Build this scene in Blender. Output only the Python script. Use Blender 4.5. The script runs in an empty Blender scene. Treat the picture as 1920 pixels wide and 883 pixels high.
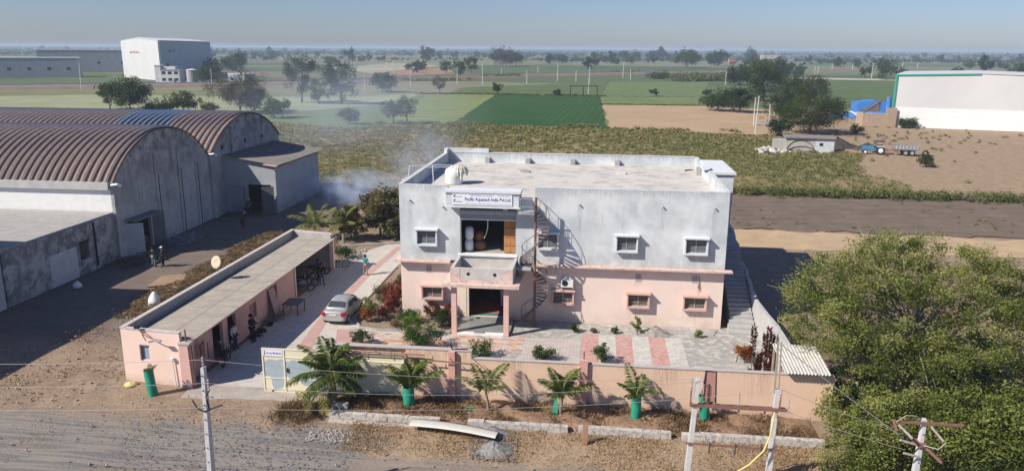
import bpy, math, random
import numpy as np
from mathutils import Vector, Matrix
random.seed(7); rng = np.random.default_rng(7)
sc = bpy.context.scene; col = sc.collection
R = math.radians
# ------------------------------------------------------------------ camera, light, sky
def cam_setup():
    cd = bpy.data.cameras.new('camera'); co = bpy.data.objects.new('camera', cd); col.objects.link(co)
    cd.sensor_fit = 'HORIZONTAL'; cd.sensor_width = 36.0; cd.lens = 1431.05/1920*36.0
    cd.clip_start = 0.1; cd.clip_end = 30000
    p, r, yaw = 0.240027, 0.0062, 0.1088
    fw = Vector((0, math.cos(p), -math.sin(p))); up = Vector((0, math.sin(p), math.cos(p))); rt = Vector((1, 0, 0))
    X = rt*math.cos(r)+up*math.sin(r); Y = up*math.cos(r)-rt*math.sin(r); Z = -fw
    m = Matrix((X, Y, Z)).transposed(); m = Matrix.Rotation(yaw, 3, 'Z') @ m
    co.matrix_world = Matrix.Translation((12.955, -48.99, 18.0)) @ m.to_4x4()
    sc.camera = co
cam_setup()
SUN_AZ, SUN_EL = 33.2, 40.0        # direction the shadows fall (from +x towards +y), elevation
world = bpy.data.worlds.new('World'); sc.world = world; world.use_nodes = True
wn = world.node_tree; wn.nodes.clear()
sky = wn.nodes.new('ShaderNodeTexSky'); sky.sky_type = 'NISHITA'; sky.sun_disc = False
sky.sun_elevation = R(SUN_EL); sky.sun_rotation = R(236.8); sky.air_density = 1.0; sky.dust_density = 0.4; sky.ozone_density = 3.0
bg = wn.nodes.new('ShaderNodeBackground'); bg.inputs[1].default_value = 0.07
wo = wn.nodes.new('ShaderNodeOutputWorld'); tn = wn.nodes.new('ShaderNodeMix'); tn.data_type = 'RGBA'; tn.blend_type = 'MULTIPLY'; tn.inputs[0].default_value = 1.0; tn.inputs[7].default_value = (.72, .80, 1.10, 1); wn.links.new(sky.outputs[0], tn.inputs[6]); wn.links.new(tn.outputs[2], bg.inputs[0]); wn.links.new(bg.outputs[0], wo.inputs[0])
sd = bpy.data.lights.new('sun', 'SUN'); sd.energy = 4.6; sd.angle = R(0.5); sd.color = (1.0, 0.93, 0.83)
so = bpy.data.objects.new('sun', sd); col.objects.link(so)
dl = Vector((math.cos(R(SUN_EL))*math.cos(R(SUN_AZ)), math.cos(R(SUN_EL))*math.sin(R(SUN_AZ)), -math.sin(R(SUN_EL))))
so.rotation_euler = dl.to_track_quat('-Z', 'Y').to_euler(); so.location = (-30, -30, 60)
sc.view_settings.view_transform = 'Standard'; sc.view_settings.look = 'None'
sc.view_settings.exposure = 0.42; sc.view_settings.gamma = 1.0; sc.view_settings.use_curve_mapping = False
sc.cycles.volume_bounces = 2; sc.cycles.max_bounces = 5; sc.cycles.diffuse_bounces = 2; sc.cycles.glossy_bounces = 2
sc.cycles.transparent_max_bounces = 8; sc.cycles.volume_step_rate = 1.0; sc.cycles.volume_max_steps = 64

# ------------------------------------------------------------------ materials
MATS = {}
def newmat(name):
    m = bpy.data.materials.new(name); m.use_nodes = True; nt = m.node_tree; nt.nodes.clear()
    out = nt.nodes.new('ShaderNodeOutputMaterial'); return m, nt, out
def N(nt, t, **kw):
    n = nt.nodes.new(t)
    for k, v in kw.items():
        if k.startswith('i_'):
            key = k[2:]; key = int(key) if key.isdigit() else key.replace('_', ' ')
            n.inputs[key].default_value = v
        else: setattr(n, k, v)
    return n
def c4(c): return (c[0], c[1], c[2], 1.0)
def wpos(nt): return N(nt, 'ShaderNodeNewGeometry').outputs['Position']
def noise(nt, vec, scale, detail=4, rough=.6, dist=0.0):
    n = N(nt, 'ShaderNodeTexNoise'); n.inputs['Scale'].default_value = scale; n.inputs['Detail'].default_value = detail
    n.inputs['Roughness'].default_value = rough; n.inputs['Distortion'].default_value = dist
    nt.links.new(vec, n.inputs['Vector']); return n.outputs['Fac']
def ramp(nt, fac, stops, interp='LINEAR'):
    r = N(nt, 'ShaderNodeValToRGB'); e = r.color_ramp.elements; r.color_ramp.interpolation = interp
    while len(e) > 1: e.remove(e[-1])
    e[0].position = stops[0][0]; s = stops[0][1]; e[0].color = c4(s) if not isinstance(s, (int, float)) else (s, s, s, 1)
    for p, s in stops[1:]:
        x = e.new(p); x.color = c4(s) if not isinstance(s, (int, float)) else (s, s, s, 1)
    nt.links.new(fac, r.inputs[0]); return r.outputs[0]
def mix(nt, fac, a, b, mode='MIX'):
    m = N(nt, 'ShaderNodeMix', data_type='RGBA', blend_type=mode)
    for s, v in ((m.inputs[0], fac), (m.inputs[6], a), (m.inputs[7], b)):
        if isinstance(v, (int, float)): s.default_value = v
        elif isinstance(v, tuple): s.default_value = c4(v)
        else: nt.links.new(v, s)
    return m.outputs[2]
def mth(nt, op, a, b=None, c=None, clamp=False):
    m = N(nt, 'ShaderNodeMath', operation=op, use_clamp=clamp)
    for i, v in enumerate((a, b, c)):
        if v is None: continue
        if isinstance(v, (int, float)): m.inputs[i].default_value = v
        else: nt.links.new(v, m.inputs[i])
    return m.outputs[0]
def bsdf(nt, out, colr, rough=.85, metal=0.0, bump=None, bstr=.3, bdist=.02, spec=.3, alpha=None):
    b = N(nt, 'ShaderNodeBsdfPrincipled')
    if isinstance(colr, tuple): b.inputs['Base Color'].default_value = c4(colr)
    else: nt.links.new(colr, b.inputs['Base Color'])
    if isinstance(rough, (int, float)): b.inputs['Roughness'].default_value = rough
    else: nt.links.new(rough, b.inputs['Roughness'])
    b.inputs['Metallic'].default_value = metal; b.inputs['Specular IOR Level'].default_value = spec
    if bump is not None:
        bp = N(nt, 'ShaderNodeBump'); bp.inputs['Strength'].default_value = bstr; bp.inputs['Distance'].default_value = bdist
        nt.links.new(bump, bp.inputs['Height']); nt.links.new(bp.outputs[0], b.inputs['Normal'])
    nt.links.new(b.outputs[0], out.inputs[0]); return b
def mat(name, c1, c2=None, s=2.0, rough=.85, metal=0.0, bump=0.0, bs=30, spec=.3, lo=.35, hi=.65, c3=None, s3=14, f3=.3):
    """plain surface: two colours in cloudy patches plus finer specks"""
    if name in MATS: return MATS[name]
    m, nt, out = newmat(name); p = wpos(nt)
    if c2 is None: c2 = tuple(x*.82 for x in c1)
    f = ramp(nt, noise(nt, p, s, 5, .65), [(lo, 0.0), (hi, 1.0)])
    cc = mix(nt, f, c1, c2)
    if c3 is not None:
        g = ramp(nt, noise(nt, p, s3, 3, .7), [(1-f3-.12, 0.0), (1-f3+.06, 1.0)])
        cc = mix(nt, g, cc, c3)
    h = noise(nt, p, bs, 3, .6) if bump else None
    bsdf(nt, out, cc, rough, metal, h, bump, .02, spec); MATS[name] = m; return m
def wall_mat(name, c1, c2, cs, z0=None, z1=None, streak=.5, spots=()):
    """painted render with rain streaks, patches and a dirty splash zone"""
    m, nt, out = newmat(name); p = wpos(nt)
    f = ramp(nt, noise(nt, p, .55, 5, .6, .4), [(.36, 0.0), (.62, 1.0)]); cc = mix(nt, f, c1, c2)
    mp = N(nt, 'ShaderNodeMapping'); mp.inputs['Scale'].default_value = (2.3, 2.3, .22); nt.links.new(p, mp.inputs[0])
    st = ramp(nt, noise(nt, mp.outputs[0], 1.6, 5, .65), [(.56, 0.0), (.78, streak)]); cc = mix(nt, st, cc, cs)
    fine = ramp(nt, noise(nt, p, 9, 4, .7), [(.62, 0.0), (.75, streak*.6)]); cc = mix(nt, fine, cc, cs)
    if z0 is not None:
        sx = N(nt, 'ShaderNodeSeparateXYZ'); nt.links.new(p, sx.inputs[0])
        for (za, zb, cd) in z0:
            mr = N(nt, 'ShaderNodeMapRange'); mr.inputs[1].default_value = za; mr.inputs[2].default_value = zb
            nt.links.new(sx.outputs[2], mr.inputs[0])
            k = mth(nt, 'MULTIPLY', mr.outputs[0], ramp(nt, noise(nt, p, 1.1, 5, .7), [(.38, 0.1), (.6, 1.0)]))
            cc = mix(nt, k, cc, cd)
    if spots:      # run-off stains below spouts and sills: (x, half width, top z, length)
        sx = N(nt, 'ShaderNodeSeparateXYZ'); nt.links.new(p, sx.inputs[0]); nz = noise(nt, mp.outputs[0], 5, 4, .7); tot = None
        for (x, hw, zt, ln) in spots:
            a = mth(nt, 'SUBTRACT', 1.0, mth(nt, 'DIVIDE', mth(nt, 'ABSOLUTE', mth(nt, 'SUBTRACT', sx.outputs[0], x)), hw), clamp=True)
            d = mth(nt, 'DIVIDE', mth(nt, 'SUBTRACT', zt, sx.outputs[2]), ln)
            k = mth(nt, 'MULTIPLY', mth(nt, 'GREATER_THAN', d, 0.0), mth(nt, 'SUBTRACT', 1.0, d, clamp=True))
            k = mth(nt, 'MULTIPLY', mth(nt, 'MULTIPLY', k, mth(nt, 'POWER', a, .4)), ramp(nt, nz, [(.40, 0.0), (.62, 1.0)]))
            tot = k if tot is None else mth(nt, 'MAXIMUM', tot, k)
        cc = mix(nt, mth(nt, 'MULTIPLY', tot, .75), cc, tuple(v*.55 for v in cs))
    bsdf(nt, out, cc, .9, 0, noise(nt, p, 22, 4, .6), .25, .02, .2); MATS[name] = m; return m
def leaf_mat(name, stops, trans=.35):
    if name in MATS: return MATS[name]
    m, nt, out = newmat(name); a = N(nt, 'ShaderNodeAttribute', attribute_name='tint')
    cc = ramp(nt, a.outputs['Fac'], stops)
    d = N(nt, 'ShaderNodeBsdfDiffuse'); t = N(nt, 'ShaderNodeBsdfTranslucent'); mx = N(nt, 'ShaderNodeMixShader'); mx.inputs[0].default_value = trans
    nt.links.new(cc, d.inputs[0]); nt.links.new(mix(nt, .35, cc, (.16, .20, .03), 'MIX'), t.inputs[0])
    nt.links.new(d.outputs[0], mx.inputs[1]); nt.links.new(t.outputs[0], mx.inputs[2]); nt.links.new(mx.outputs[0], out.inputs[0])
    MATS[name] = m; return m

# ------------------------------------------------------------------ mesh building
def tag(o, label=None, cat=None, group=None, kind=None):
    if label: o['label'] = label
    if cat: o['category'] = cat
    if group: o['group'] = group
    if kind: o['kind'] = kind
    return o
def thing(name, label, cat, loc=(0, 0, 0), rz=0.0, group=None):
    o = bpy.data.objects.new(name, None); col.objects.link(o); o.location = loc; o.rotation_euler = (0, 0, rz)
    o.empty_display_size = .2
    return tag(o, label, cat, group)
def origin_of(o):
    v = Vector((0, 0, 0))
    while o is not None: v += o.location; o = o.parent
    return v
class MB:
    """collects solids in world coordinates (or local ones when L=True) and links them as one mesh"""
    def __init__(s, L=False): s.v = []; s.f = []; s.L = L
    def add(s, vs, fs):
        n = len(s.v); s.v.extend([tuple(a) for a in vs]); s.f.extend([tuple(i+n for i in f) for f in fs]); return s
    def box(s, x0, x1, y0, y1, z0, z1):
        if x1 < x0: x0, x1 = x1, x0
        if y1 < y0: y0, y1 = y1, y0
        if z1 < z0: z0, z1 = z1, z0
        return s.add([(x0,y0,z0),(x1,y0,z0),(x1,y1,z0),(x0,y1,z0),(x0,y0,z1),(x1,y0,z1),(x1,y1,z1),(x0,y1,z1)],
                     [(0,3,2,1),(4,5,6,7),(0,1,5,4),(1,2,6,5),(2,3,7,6),(3,0,4,7)])
    def obox(s, c, sz, rot=(0, 0, 0)):
        from mathutils import Euler
        e = Euler(rot).to_matrix(); vs = []
        for z in (-1, 1):
            for x, y in ((-1, -1), (1, -1), (1, 1), (-1, 1)):
                vs.append(Vector(c)+e @ Vector((x*sz[0]/2, y*sz[1]/2, z*sz[2]/2)))
        return s.add(vs, [(0,3,2,1),(4,5,6,7),(0,1,5,4),(1,2,6,5),(2,3,7,6),(3,0,4,7)])
    def bar(s, a, b, w, h=None):
        a = Vector(a); b = Vector(b); d = (b-a); L = d.length
        if L < 1e-6: return s
        d /= L; h = h or w
        up = Vector((0, 0, 1)) if abs(d.z) < .95 else Vector((0, 1, 0))
        x = d.cross(up).normalized()*w/2; y = x.cross(d).normalized()*h/2
        vs = [p+q for p in (a, b) for q in (-x-y, x-y, x+y, -x+y)]
        return s.add(vs, [(0,3,2,1),(4,5,6,7),(0,1,5,4),(1,2,6,5),(2,3,7,6),(3,0,4,7)])
    def tube(s, pts, r, n=6, cap=True):
        pts = [Vector(p) for p in pts]; rs = r if isinstance(r, (list, tuple)) else [r]*len(pts)
        base = len(s.v); prevx = None; vs = []
        for i, p in enumerate(pts):
            d = (pts[min(i+1, len(pts)-1)]-pts[max(i-1, 0)])
            d = d.normalized() if d.length > 1e-9 else Vector((0, 0, 1))
            if prevx is None:
                a = Vector((0, 0, 1)) if abs(d.z) < .9 else Vector((1, 0, 0)); x = d.cross(a).normalized()
            else:
                x = (prevx-d*prevx.dot(d)); x = x.normalized() if x.length > 1e-6 else d.cross(Vector((1, 0, .3))).normalized()
            prevx = x; y = d.cross(x)
            for k in range(n):
                t = 2*math.pi*k/n; vs.append(p+(x*math.cos(t)+y*math.sin(t))*rs[i])
        fs = []
        for i in range(len(pts)-1):
            for k in range(n):
                a = i*n+k; b = i*n+(k+1) % n; fs.append((a, b, b+n, a+n))
        if cap: fs.append(tuple(range(n-1, -1, -1))); fs.append(tuple((len(pts)-1)*n+k for k in range(n)))
        return s.add(vs, fs)
    def cyl(s, c, r, h, n=16, r2=None):
        c = Vector(c); return s.tube([c, c+Vector((0, 0, h))], [r, r if r2 is None else r2], n)
    def lathe(s, c, prof, n=16):
        c = Vector(c); vs = []; fs = []
        for (r, z) in prof:
            for k in range(n):
                t = 2*math.pi*k/n; vs.append(c+Vector((r*math.cos(t), r*math.sin(t), z)))
        for i in range(len(prof)-1):
            for k in range(n):
                a = i*n+k; b = i*n+(k+1) % n; fs.append((a, b, b+n, a+n))
        fs.append(tuple(range(n-1, -1, -1))); fs.append(tuple((len(prof)-1)*n+k for k in range(n)))
        return s.add(vs, fs)
    def prism(s, poly, a0, a1, axis='z'):
        """poly of 2-D points extruded along an axis: z -> (x,y), y -> (x,z), x -> (y,z)"""
        def P(p, t):
            return {'z': (p[0], p[1], t), 'y': (p[0], t, p[1]), 'x': (t, p[0], p[1])}[axis]
        n = len(poly); vs = [P(p, a0) for p in poly]+[P(p, a1) for p in poly]
        fs = [tuple(range(n-1, -1, -1)), tuple(range(n, 2*n))]+[(i, (i+1) % n, (i+1) % n+n, i+n) for i in range(n)]
        return s.add(vs, fs)
    def wallx(s, x0, x1, y0, y1, z0, z1, holes=()):
        """wall lying along x with rectangular holes (hx0,hx1,hz0,hz1), sorted and not overlapping in x"""
        x = x0
        for (a, b, c, d) in sorted(holes):
            if a > x: s.box(x, a, y0, y1, z0, z1)
            if c > z0: s.box(a, b, y0, y1, z0, c)
            if d < z1: s.box(a, b, y0, y1, d, z1)
            x = b
        if x < x1: s.box(x, x1, y0, y1, z0, z1)
        return s
    def wally(s, y0, y1, x0, x1, z0, z1, holes=()):
        y = y0
        for (a, b, c, d) in sorted(holes):
            if a > y: s.box(x0, x1, y, a, z0, z1)
            if c > z0: s.box(x0, x1, a, b, z0, c)
            if d < z1: s.box(x0, x1, a, b, d, z1)
            y = b
        if y < y1: s.box(x0, x1, y, y1, z0, z1)
        return s
    def build(s, name, m, parent=None, smooth=False, fixn=True):
        v = [Vector(a) for a in s.v]
        if parent is not None: off = Vector((0, 0, 0)) if s.L else origin_of(parent)
        elif s.L: off = Vector((0, 0, 0))
        else:
            xs = [a.x for a in v]; ys = [a.y for a in v]; off = Vector(((min(xs)+max(xs))/2, (min(ys)+max(ys))/2, min(a.z for a in v)))
        me = bpy.data.meshes.new(name); me.from_pydata([a-off for a in v], [], s.f)
        if fixn:
            import bmesh
            b = bmesh.new(); b.from_mesh(me); bmesh.ops.recalc_face_normals(b, faces=b.faces); b.to_mesh(me); b.free()
        if smooth:
            for p in me.polygons: p.use_smooth = True
        me.materials.append(m); o = bpy.data.objects.new(name, me); col.objects.link(o)
        if parent is not None: o.parent = parent
        elif not s.L: o.location = off
        return o
def kids(o): return [c for c in bpy.data.objects if c.parent == o]
def copy_tree(o, parent=None):
    c = o.copy(); col.objects.link(c)
    if parent is not None: c.parent = parent
    for ch in o['_k'] if False else KIDS.get(o.name, []): copy_tree(ch, c)
    return c
KIDS = {}
def index_kids():
    KIDS.clear()
    for o in bpy.data.objects:
        if o.parent: KIDS.setdefault(o.parent.name, []).append(o)

def leafmesh(name, P, size, tint, m, parent=None, off=(0, 0, 0), aspect=.55, up=0.0, loc=None, dirs=None, nb=.9):
    """many small leaf-sized rhombs; P (n,3) centres, size (n,), tint (n,)"""
    n = len(P); P = np.asarray(P, float)-np.asarray(off, float)
    if dirs is None:
        nr_ = rng.normal(size=(n, 3)); nr_[:, 2] = np.abs(nr_[:, 2])+nb; nr_ /= np.linalg.norm(nr_, axis=1)[:, None]
        a = rng.normal(size=(n, 3)); a -= nr_*(a*nr_).sum(1)[:, None]; a /= np.linalg.norm(a, axis=1)[:, None]+1e-9; b = np.cross(nr_, a)
    else:
        a = np.asarray(dirs, float); a = a/(np.linalg.norm(a, axis=1)[:, None]+1e-9)
        b = rng.normal(size=(n, 3)); b -= a*(a*b).sum(1)[:, None]; b /= np.linalg.norm(b, axis=1)[:, None]+1e-9
    s = np.asarray(size)[:, None]/2
    V = np.empty((n, 4, 3)); V[:, 0] = P-a*s; V[:, 1] = P+b*s*aspect; V[:, 2] = P+a*s; V[:, 3] = P-b*s*aspect
    me = bpy.data.meshes.new(name); me.vertices.add(4*n); me.vertices.foreach_set('co', V.reshape(-1).astype(np.float32))
    me.loops.add(4*n); me.loops.foreach_set('vertex_index', np.arange(4*n, dtype=np.int32))
    me.polygons.add(n); me.polygons.foreach_set('loop_start', np.arange(0, 4*n, 4, dtype=np.int32)); me.polygons.foreach_set('loop_total', np.full(n, 4, dtype=np.int32))
    me.update(calc_edges=True)
    at = me.attributes.new('tint', 'FLOAT', 'POINT'); at.data.foreach_set('value', np.repeat(np.clip(tint, 0, 1), 4).astype(np.float32))
    me.materials.append(m); o = bpy.data.objects.new(name, me); col.objects.link(o)
    if parent is not None: o.parent = parent
    elif loc is not None: o.location = loc
    return o
def cloud(centers, radii, per, size, jit=.35, flat=.85, tb=.5, tv=.35, shell=.55):
    """leaf positions around clump centres; returns P, size, tint"""
    centers = np.asarray(centers, float); radii = np.asarray(radii, float); k = len(centers)
    idx = np.repeat(np.arange(k), per); n = len(idx)
    d = rng.normal(size=(n, 3)); d /= np.linalg.norm(d, axis=1)[:, None]
    r = radii[idx]*(shell+(1-shell)*rng.random(n)**.7)*(1+.25*rng.normal(size=n).clip(-1, 1))
    P = centers[idx]+d*r[:, None]*np.array([1, 1, flat])
    ct = tb+tv*rng.normal(size=k)*.6
    t = ct[idx]+.16*rng.normal(size=n)
    return P, size*(1+jit*rng.normal(size=n)).clip(.4, 2), t
# ------------------------------------------------------------------ the setting: ground, fields, tracks
def ground_material():
    m, nt, out = newmat('ground'); p = wpos(nt); sx = N(nt, 'ShaderNodeSeparateXYZ'); nt.links.new(p, sx.inputs[0])
    X, Y = sx.outputs[0], sx.outputs[1]
    nb = noise(nt, p, .16, 5, .6, .5); nm = noise(nt, p, .9, 6, .65); nf = noise(nt, p, 7, 4, .7); ng = noise(nt, p, 26, 2, .7)
    def sm(v, a, b, pert=0.0, src=None):
        v = mth(nt, 'ADD', v, mth(nt, 'MULTIPLY', mth(nt, 'SUBTRACT', src if src is not None else nm, .5), pert)) if pert else v
        r = N(nt, 'ShaderNodeMapRange', interpolation_type='SMOOTHSTEP'); r.inputs[1].default_value = a; r.inputs[2].default_value = b
        nt.links.new(v, r.inputs[0]); return r.outputs[0]
    soil = mix(nt, ramp(nt, nm, [(.35, 0.0), (.65, 1.0)]), (.26, .185, .13), (.37, .275, .19))
    soil = mix(nt, ramp(nt, nf, [(.5, 0.0), (.62, .8)]), soil, (.17, .115, .075))
    soil = mix(nt, ramp(nt, ng, [(.66, 0.0), (.72, .8)]), soil, (.5, .44, .36))
    # distant farmland: patchwork of pale, green and bare plots
    mp = N(nt, 'ShaderNodeMapping'); mp.inputs['Scale'].default_value = (.0045, .0075, 1); mp.inputs['Rotation'].default_value = (0, 0, .35); nt.links.new(p, mp.inputs[0])
    vo = N(nt, 'ShaderNodeTexVoronoi', distance='CHEBYCHEV'); vo.inputs['Scale'].default_value = 1.0; nt.links.new(mp.outputs[0], vo.inputs['Vector'])
    sp = N(nt, 'ShaderNodeSeparateColor'); nt.links.new(vo.outputs['Color'], sp.inputs[0])
    farm = ramp(nt, sp.outputs[0], [(0, (.09, .13, .055)), (.2, (.15, .18, .085)), (.36, (.07, .11, .045)), (.5, (.19, .20, .10)), (.64, (.19, .15, .10)), (.78, (.12, .15, .07)), (.9, (.22, .21, .13))], 'CONSTANT')
    farm = mix(nt, ramp(nt, noise(nt, p, .05, 5, .6), [(.4, 0.0), (.7, .5)]), farm, (.11, .13, .06))
    ff = mth(nt, 'MAXIMUM', sm(Y, 100, 150), sm(mth(nt, 'ABSOLUTE', X), 130, 180))
    cc = mix(nt, ff, soil, farm)
    # brown open land round the tractor
    dry = mix(nt, ramp(nt, nm, [(.4, 0.0), (.6, 1.0)]), (.37, .27, .175), (.28, .205, .13))
    mk = mth(nt, 'MULTIPLY', sm(X, 47, 55, 12, nb), mth(nt, 'MULTIPLY', mth(nt, 'SUBTRACT', 1.0, sm(Y, 190, 215, 20, nb)), sm(Y, 48, 60, 10, nb)))
    cc = mix(nt, mk, cc, dry)
    # gravel in front of the wall, and a fainter wheel track further right
    grav = mix(nt, ramp(nt, ng, [(.35, 0.0), (.65, 1.0)]), (.125, .12, .115), (.25, .235, .215))
    grav = mix(nt, ramp(nt, nm, [(.52, 0.0), (.68, .55)]), grav, (.30, .215, .15))
    d1 = sm(Y, -15.6, -17.2, 3.0); d2 = mth(nt, 'SUBTRACT', 1.0, sm(X, 1.5, 4.5, 5.0))
    bot = mth(nt, 'SUBTRACT', 1.0, mth(nt, 'MULTIPLY', sm(Y, -20.3, -22.0, 3.0), sm(nb, .40, .56)))
    mp2 = N(nt, 'ShaderNodeMapping'); mp2.inputs['Scale'].default_value = (.09, 1.5, 1); mp2.inputs['Rotation'].default_value = (0, 0, .05); nt.links.new(p, mp2.inputs[0])
    rut = ramp(nt, noise(nt, mp2.outputs[0], 1.1, 4, .6, .3), [(.44, 0.0), (.50, .55), (.54, .55), (.62, 0.0)]); grav = mix(nt, rut, grav, (.33, .29, .245))
    g1 = mth(nt, 'MULTIPLY', mth(nt, 'MULTIPLY', d1, d2), bot)
    g2 = mth(nt, 'MULTIPLY', mth(nt, 'MULTIPLY', sm(Y, -21.2, -20.0, 2.2), mth(nt, 'SUBTRACT', 1.0, sm(Y, -18.8, -17.9, 1.8))), .7)
    cc = mix(nt, mth(nt, 'MAXIMUM', g1, g2), cc, grav)
    # dry grass gold on the verge
    gold = mth(nt, 'MULTIPLY', mth(nt, 'MULTIPLY', sm(X, 1.0, 5.0, 4.0), sm(Y, -15.0, -16.2, 1.5)), mth(nt, 'MULTIPLY', sm(nf, .42, .56), .75))
    gold = mth(nt, 'MULTIPLY', gold, mth(nt, 'SUBTRACT', 1.0, g2))
    cc = mix(nt, gold, cc, (.45, .33, .20))
    # factory yard on the left: packed dark earth
    yd = mth(nt, 'MULTIPLY', mth(nt, 'SUBTRACT', 1.0, sm(X, -15.5, -13.5, 2.5)), mth(nt, 'MULTIPLY', sm(Y, -9, -5, 4.0), mth(nt, 'SUBTRACT', 1.0, sm(Y, 44, 50, 4.0))))
    cc = mix(nt, mth(nt, 'MULTIPLY', yd, .8), cc, mix(nt, ramp(nt, nm, [(.4, 0.0), (.62, 1.0)]), (.19, .155, .13), (.13, .11, .095)))
    bsdf(nt, out, cc, .95, 0, mth(nt, 'ADD', mth(nt, 'MULTIPLY', nf, 1.0), mth(nt, 'MULTIPLY', ng, .5)), .8, .05, .15)
    return m
def make_ground():
    def axis(lo, hi, c0, c1, step):
        a = list(np.arange(c0, c1+.01, step)); g = step; x = c1
        while x < hi: g *= 1.25; x += g; a.append(min(x, hi))
        g = step; x = c0; b = []
        while x > lo: g *= 1.25; x -= g; b.append(max(x, lo))
        return np.array(sorted(set(b+a)))
    xs = axis(-9000, 9000, -40, 44, .8); ys = axis(-3000, 12000, -32, 40, .8)
    X, Y = np.meshgrid(xs, ys); Z = np.zeros_like(X)
    rough = np.zeros_like(X)
    def blob(cx, cy, rx, ry, h):
        nonlocal Z; Z = Z+h*np.exp(-((X-cx)/rx)**2-((Y-cy)/ry)**2)
    Z += .05*np.sin(X*.9+Y*.4)*np.sin(Y*.7-X*.3)*((Y < -16)|(X < -14)|(Y > 24))
    Z -= .06*((Y < -16)|(X < -14)|(Y > 24))
    nx, ny = len(xs), len(ys)
    V = np.stack([X, Y, Z], -1).reshape(-1, 3)
    i = np.arange((ny-1)*(nx-1)); r = i//(nx-1); c = i % (nx-1); a = r*nx+c
    F = np.stack([a, a+1, a+1+nx, a+nx], 1)
    me = bpy.data.meshes.new('ground'); me.from_pydata(V.tolist(), [], F.tolist())
    for p in me.polygons: p.use_smooth = True
    me.materials.append(ground_material()); o = bpy.data.objects.new('ground', me); col.objects.link(o); tag(o, kind='structure')
make_ground()
def sheet(name, poly, z, m, kind='structure'):
    me = bpy.data.meshes.new(name); cx = sum(p[0] for p in poly)/len(poly); cy = sum(p[1] for p in poly)/len(poly)
    me.from_pydata([(p[0]-cx, p[1]-cy, 0) for p in poly], [], [tuple(range(len(poly)))])
    if me.polygons[0].normal.z < 0: me.flip_normals()
    me.materials.append(m); o = bpy.data.objects.new(name, me); o.location = (cx, cy, z); col.objects.link(o)
    return tag(o, kind=kind)
def field_mat(name, c1, c2, c3, ang=0.0, period=0.0, rowc=(.05, .05, .02), width=.35, s=.06, lines=1.0):
    m, nt, out = newmat(name); p = wpos(nt)
    cc = mix(nt, ramp(nt, noise(nt, p, s, 5, .6), [(.35, 0.0), (.65, 1.0)]), c1, c2)
    cc = mix(nt, ramp(nt, noise(nt, p, .9, 4, .7), [(.5, 0.0), (.72, .7)]), cc, c3); cc = mix(nt, ramp(nt, noise(nt, p, .035, 4, .7, .8), [(.52, 0.0), (.66, .55)]), cc, tuple(.5*(a+b)+d for a, b, d in zip(c3, c1, (.035, .012, .0))))
    if period:
        mp = N(nt, 'ShaderNodeMapping'); mp.inputs['Rotation'].default_value = (0, 0, ang); nt.links.new(p, mp.inputs[0])
        sx = N(nt, 'ShaderNodeSeparateXYZ'); nt.links.new(mp.outputs[0], sx.inputs[0])
        v = mth(nt, 'ADD', sx.outputs[0], mth(nt, 'MULTIPLY', noise(nt, p, .25, 3), period*.25))
        v = mth(nt, 'FRACT', mth(nt, 'DIVIDE', v, period))
        v = mth(nt, 'ABSOLUTE', mth(nt, 'SUBTRACT', v, .5))
        k = ramp(nt, v, [(0, lines), (width*.5, lines*.8), (width, 0.0)])
        k = mth(nt, 'MULTIPLY', k, ramp(nt, noise(nt, p, .7, 3, .6), [(.35, .35), (.6, 1.0)]))
        cc = mix(nt, k, cc, rowc)
    bsdf(nt, out, cc, .95, 0, noise(nt, p, 4, 3, .7), .5, .1, .1); return m
def jag(poly, amp, step):
    out = []
    for i in range(len(poly)):
        a = Vector(poly[i]); b = Vector(poly[(i+1) % len(poly)]); n = max(1, int((b-a).length/step))
        for k in range(n):
            q = a.lerp(b, k/n); out.append((q.x+random.uniform(-amp, amp), q.y+random.uniform(-amp, amp)))
    return out
Z1 = .05
sheet('field', jag([(-178, 225), (-105, 227), (-72, 238), (-57, 258), (-56, 225), (-62, 190), (-72, 157), (-94, 150), (-190, 140), (-230, 190)], .6, 8), Z1, field_mat('crop_pale', (.25, .28, .15), (.33, .34, .21), (.20, .24, .12)))
sheet('field', jag([(-70, 158), (-60, 197), (-54, 252), (-36.8, 134.4), (-45.5, 121), (-64, 118), (-76, 130)], .4, 6), Z1+.02, field_mat('crop_soft', (.13, .17, .075), (.165, .205, .09), (.11, .145, .06), R(14), 5.2, (.10, .17, .05), .18, lines=.6))
sheet('field', jag([(-54.3, 253), (-27.4, 258.1), (-21.8, 136), (-38, 134.4)], .5, 6), Z1+.04, field_mat('crop_striped', (.18, .215, .075), (.22, .26, .095), (.15, .185, .06), R(62), 8.6, (.09, .14, .035), .16, lines=.85))
sheet('field', jag([(-27.2, 258.1), (13.9, 256.3), (15.3, 130.0), (-22.0, 135.0)], .35, 5), Z1+.06, field_mat('crop_deep', (.033, .082, .026), (.048, .108, .034), (.027, .064, .02), R(3), 1.9, (.018, .075, .012), .30))
sheet('field', jag([(-48, 258.5), (-49, 312.0), (18.6, 392.9), (14.3, 257), (-27.6, 259)], .7, 8), Z1+.04, field_mat('crop_mid', (.09, .13, .055), (.12, .16, .065), (.08, .11, .045)))
sheet('field', jag([(18.9, 392.9), (75.6, 400.4), (54, 257.8), (14.8, 256.3)], .7, 8), Z1+.06, field_mat('crop_furrow', (.13, .18, .075), (.165, .215, .09), (.11, .15, .06), R(-9), 4.4, (.04, .085, .025), .12))
sheet('field', [(14.8, 254.4), (53.4, 256.1), (45.8, 210.3), (15.4, 211.6)], Z1+.08, field_mat('crop_furrow_near', (.145, .19, .075), (.18, .225, .09), (.12, .155, .06), R(24), 4.6, (.06, .10, .03), .12))
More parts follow.
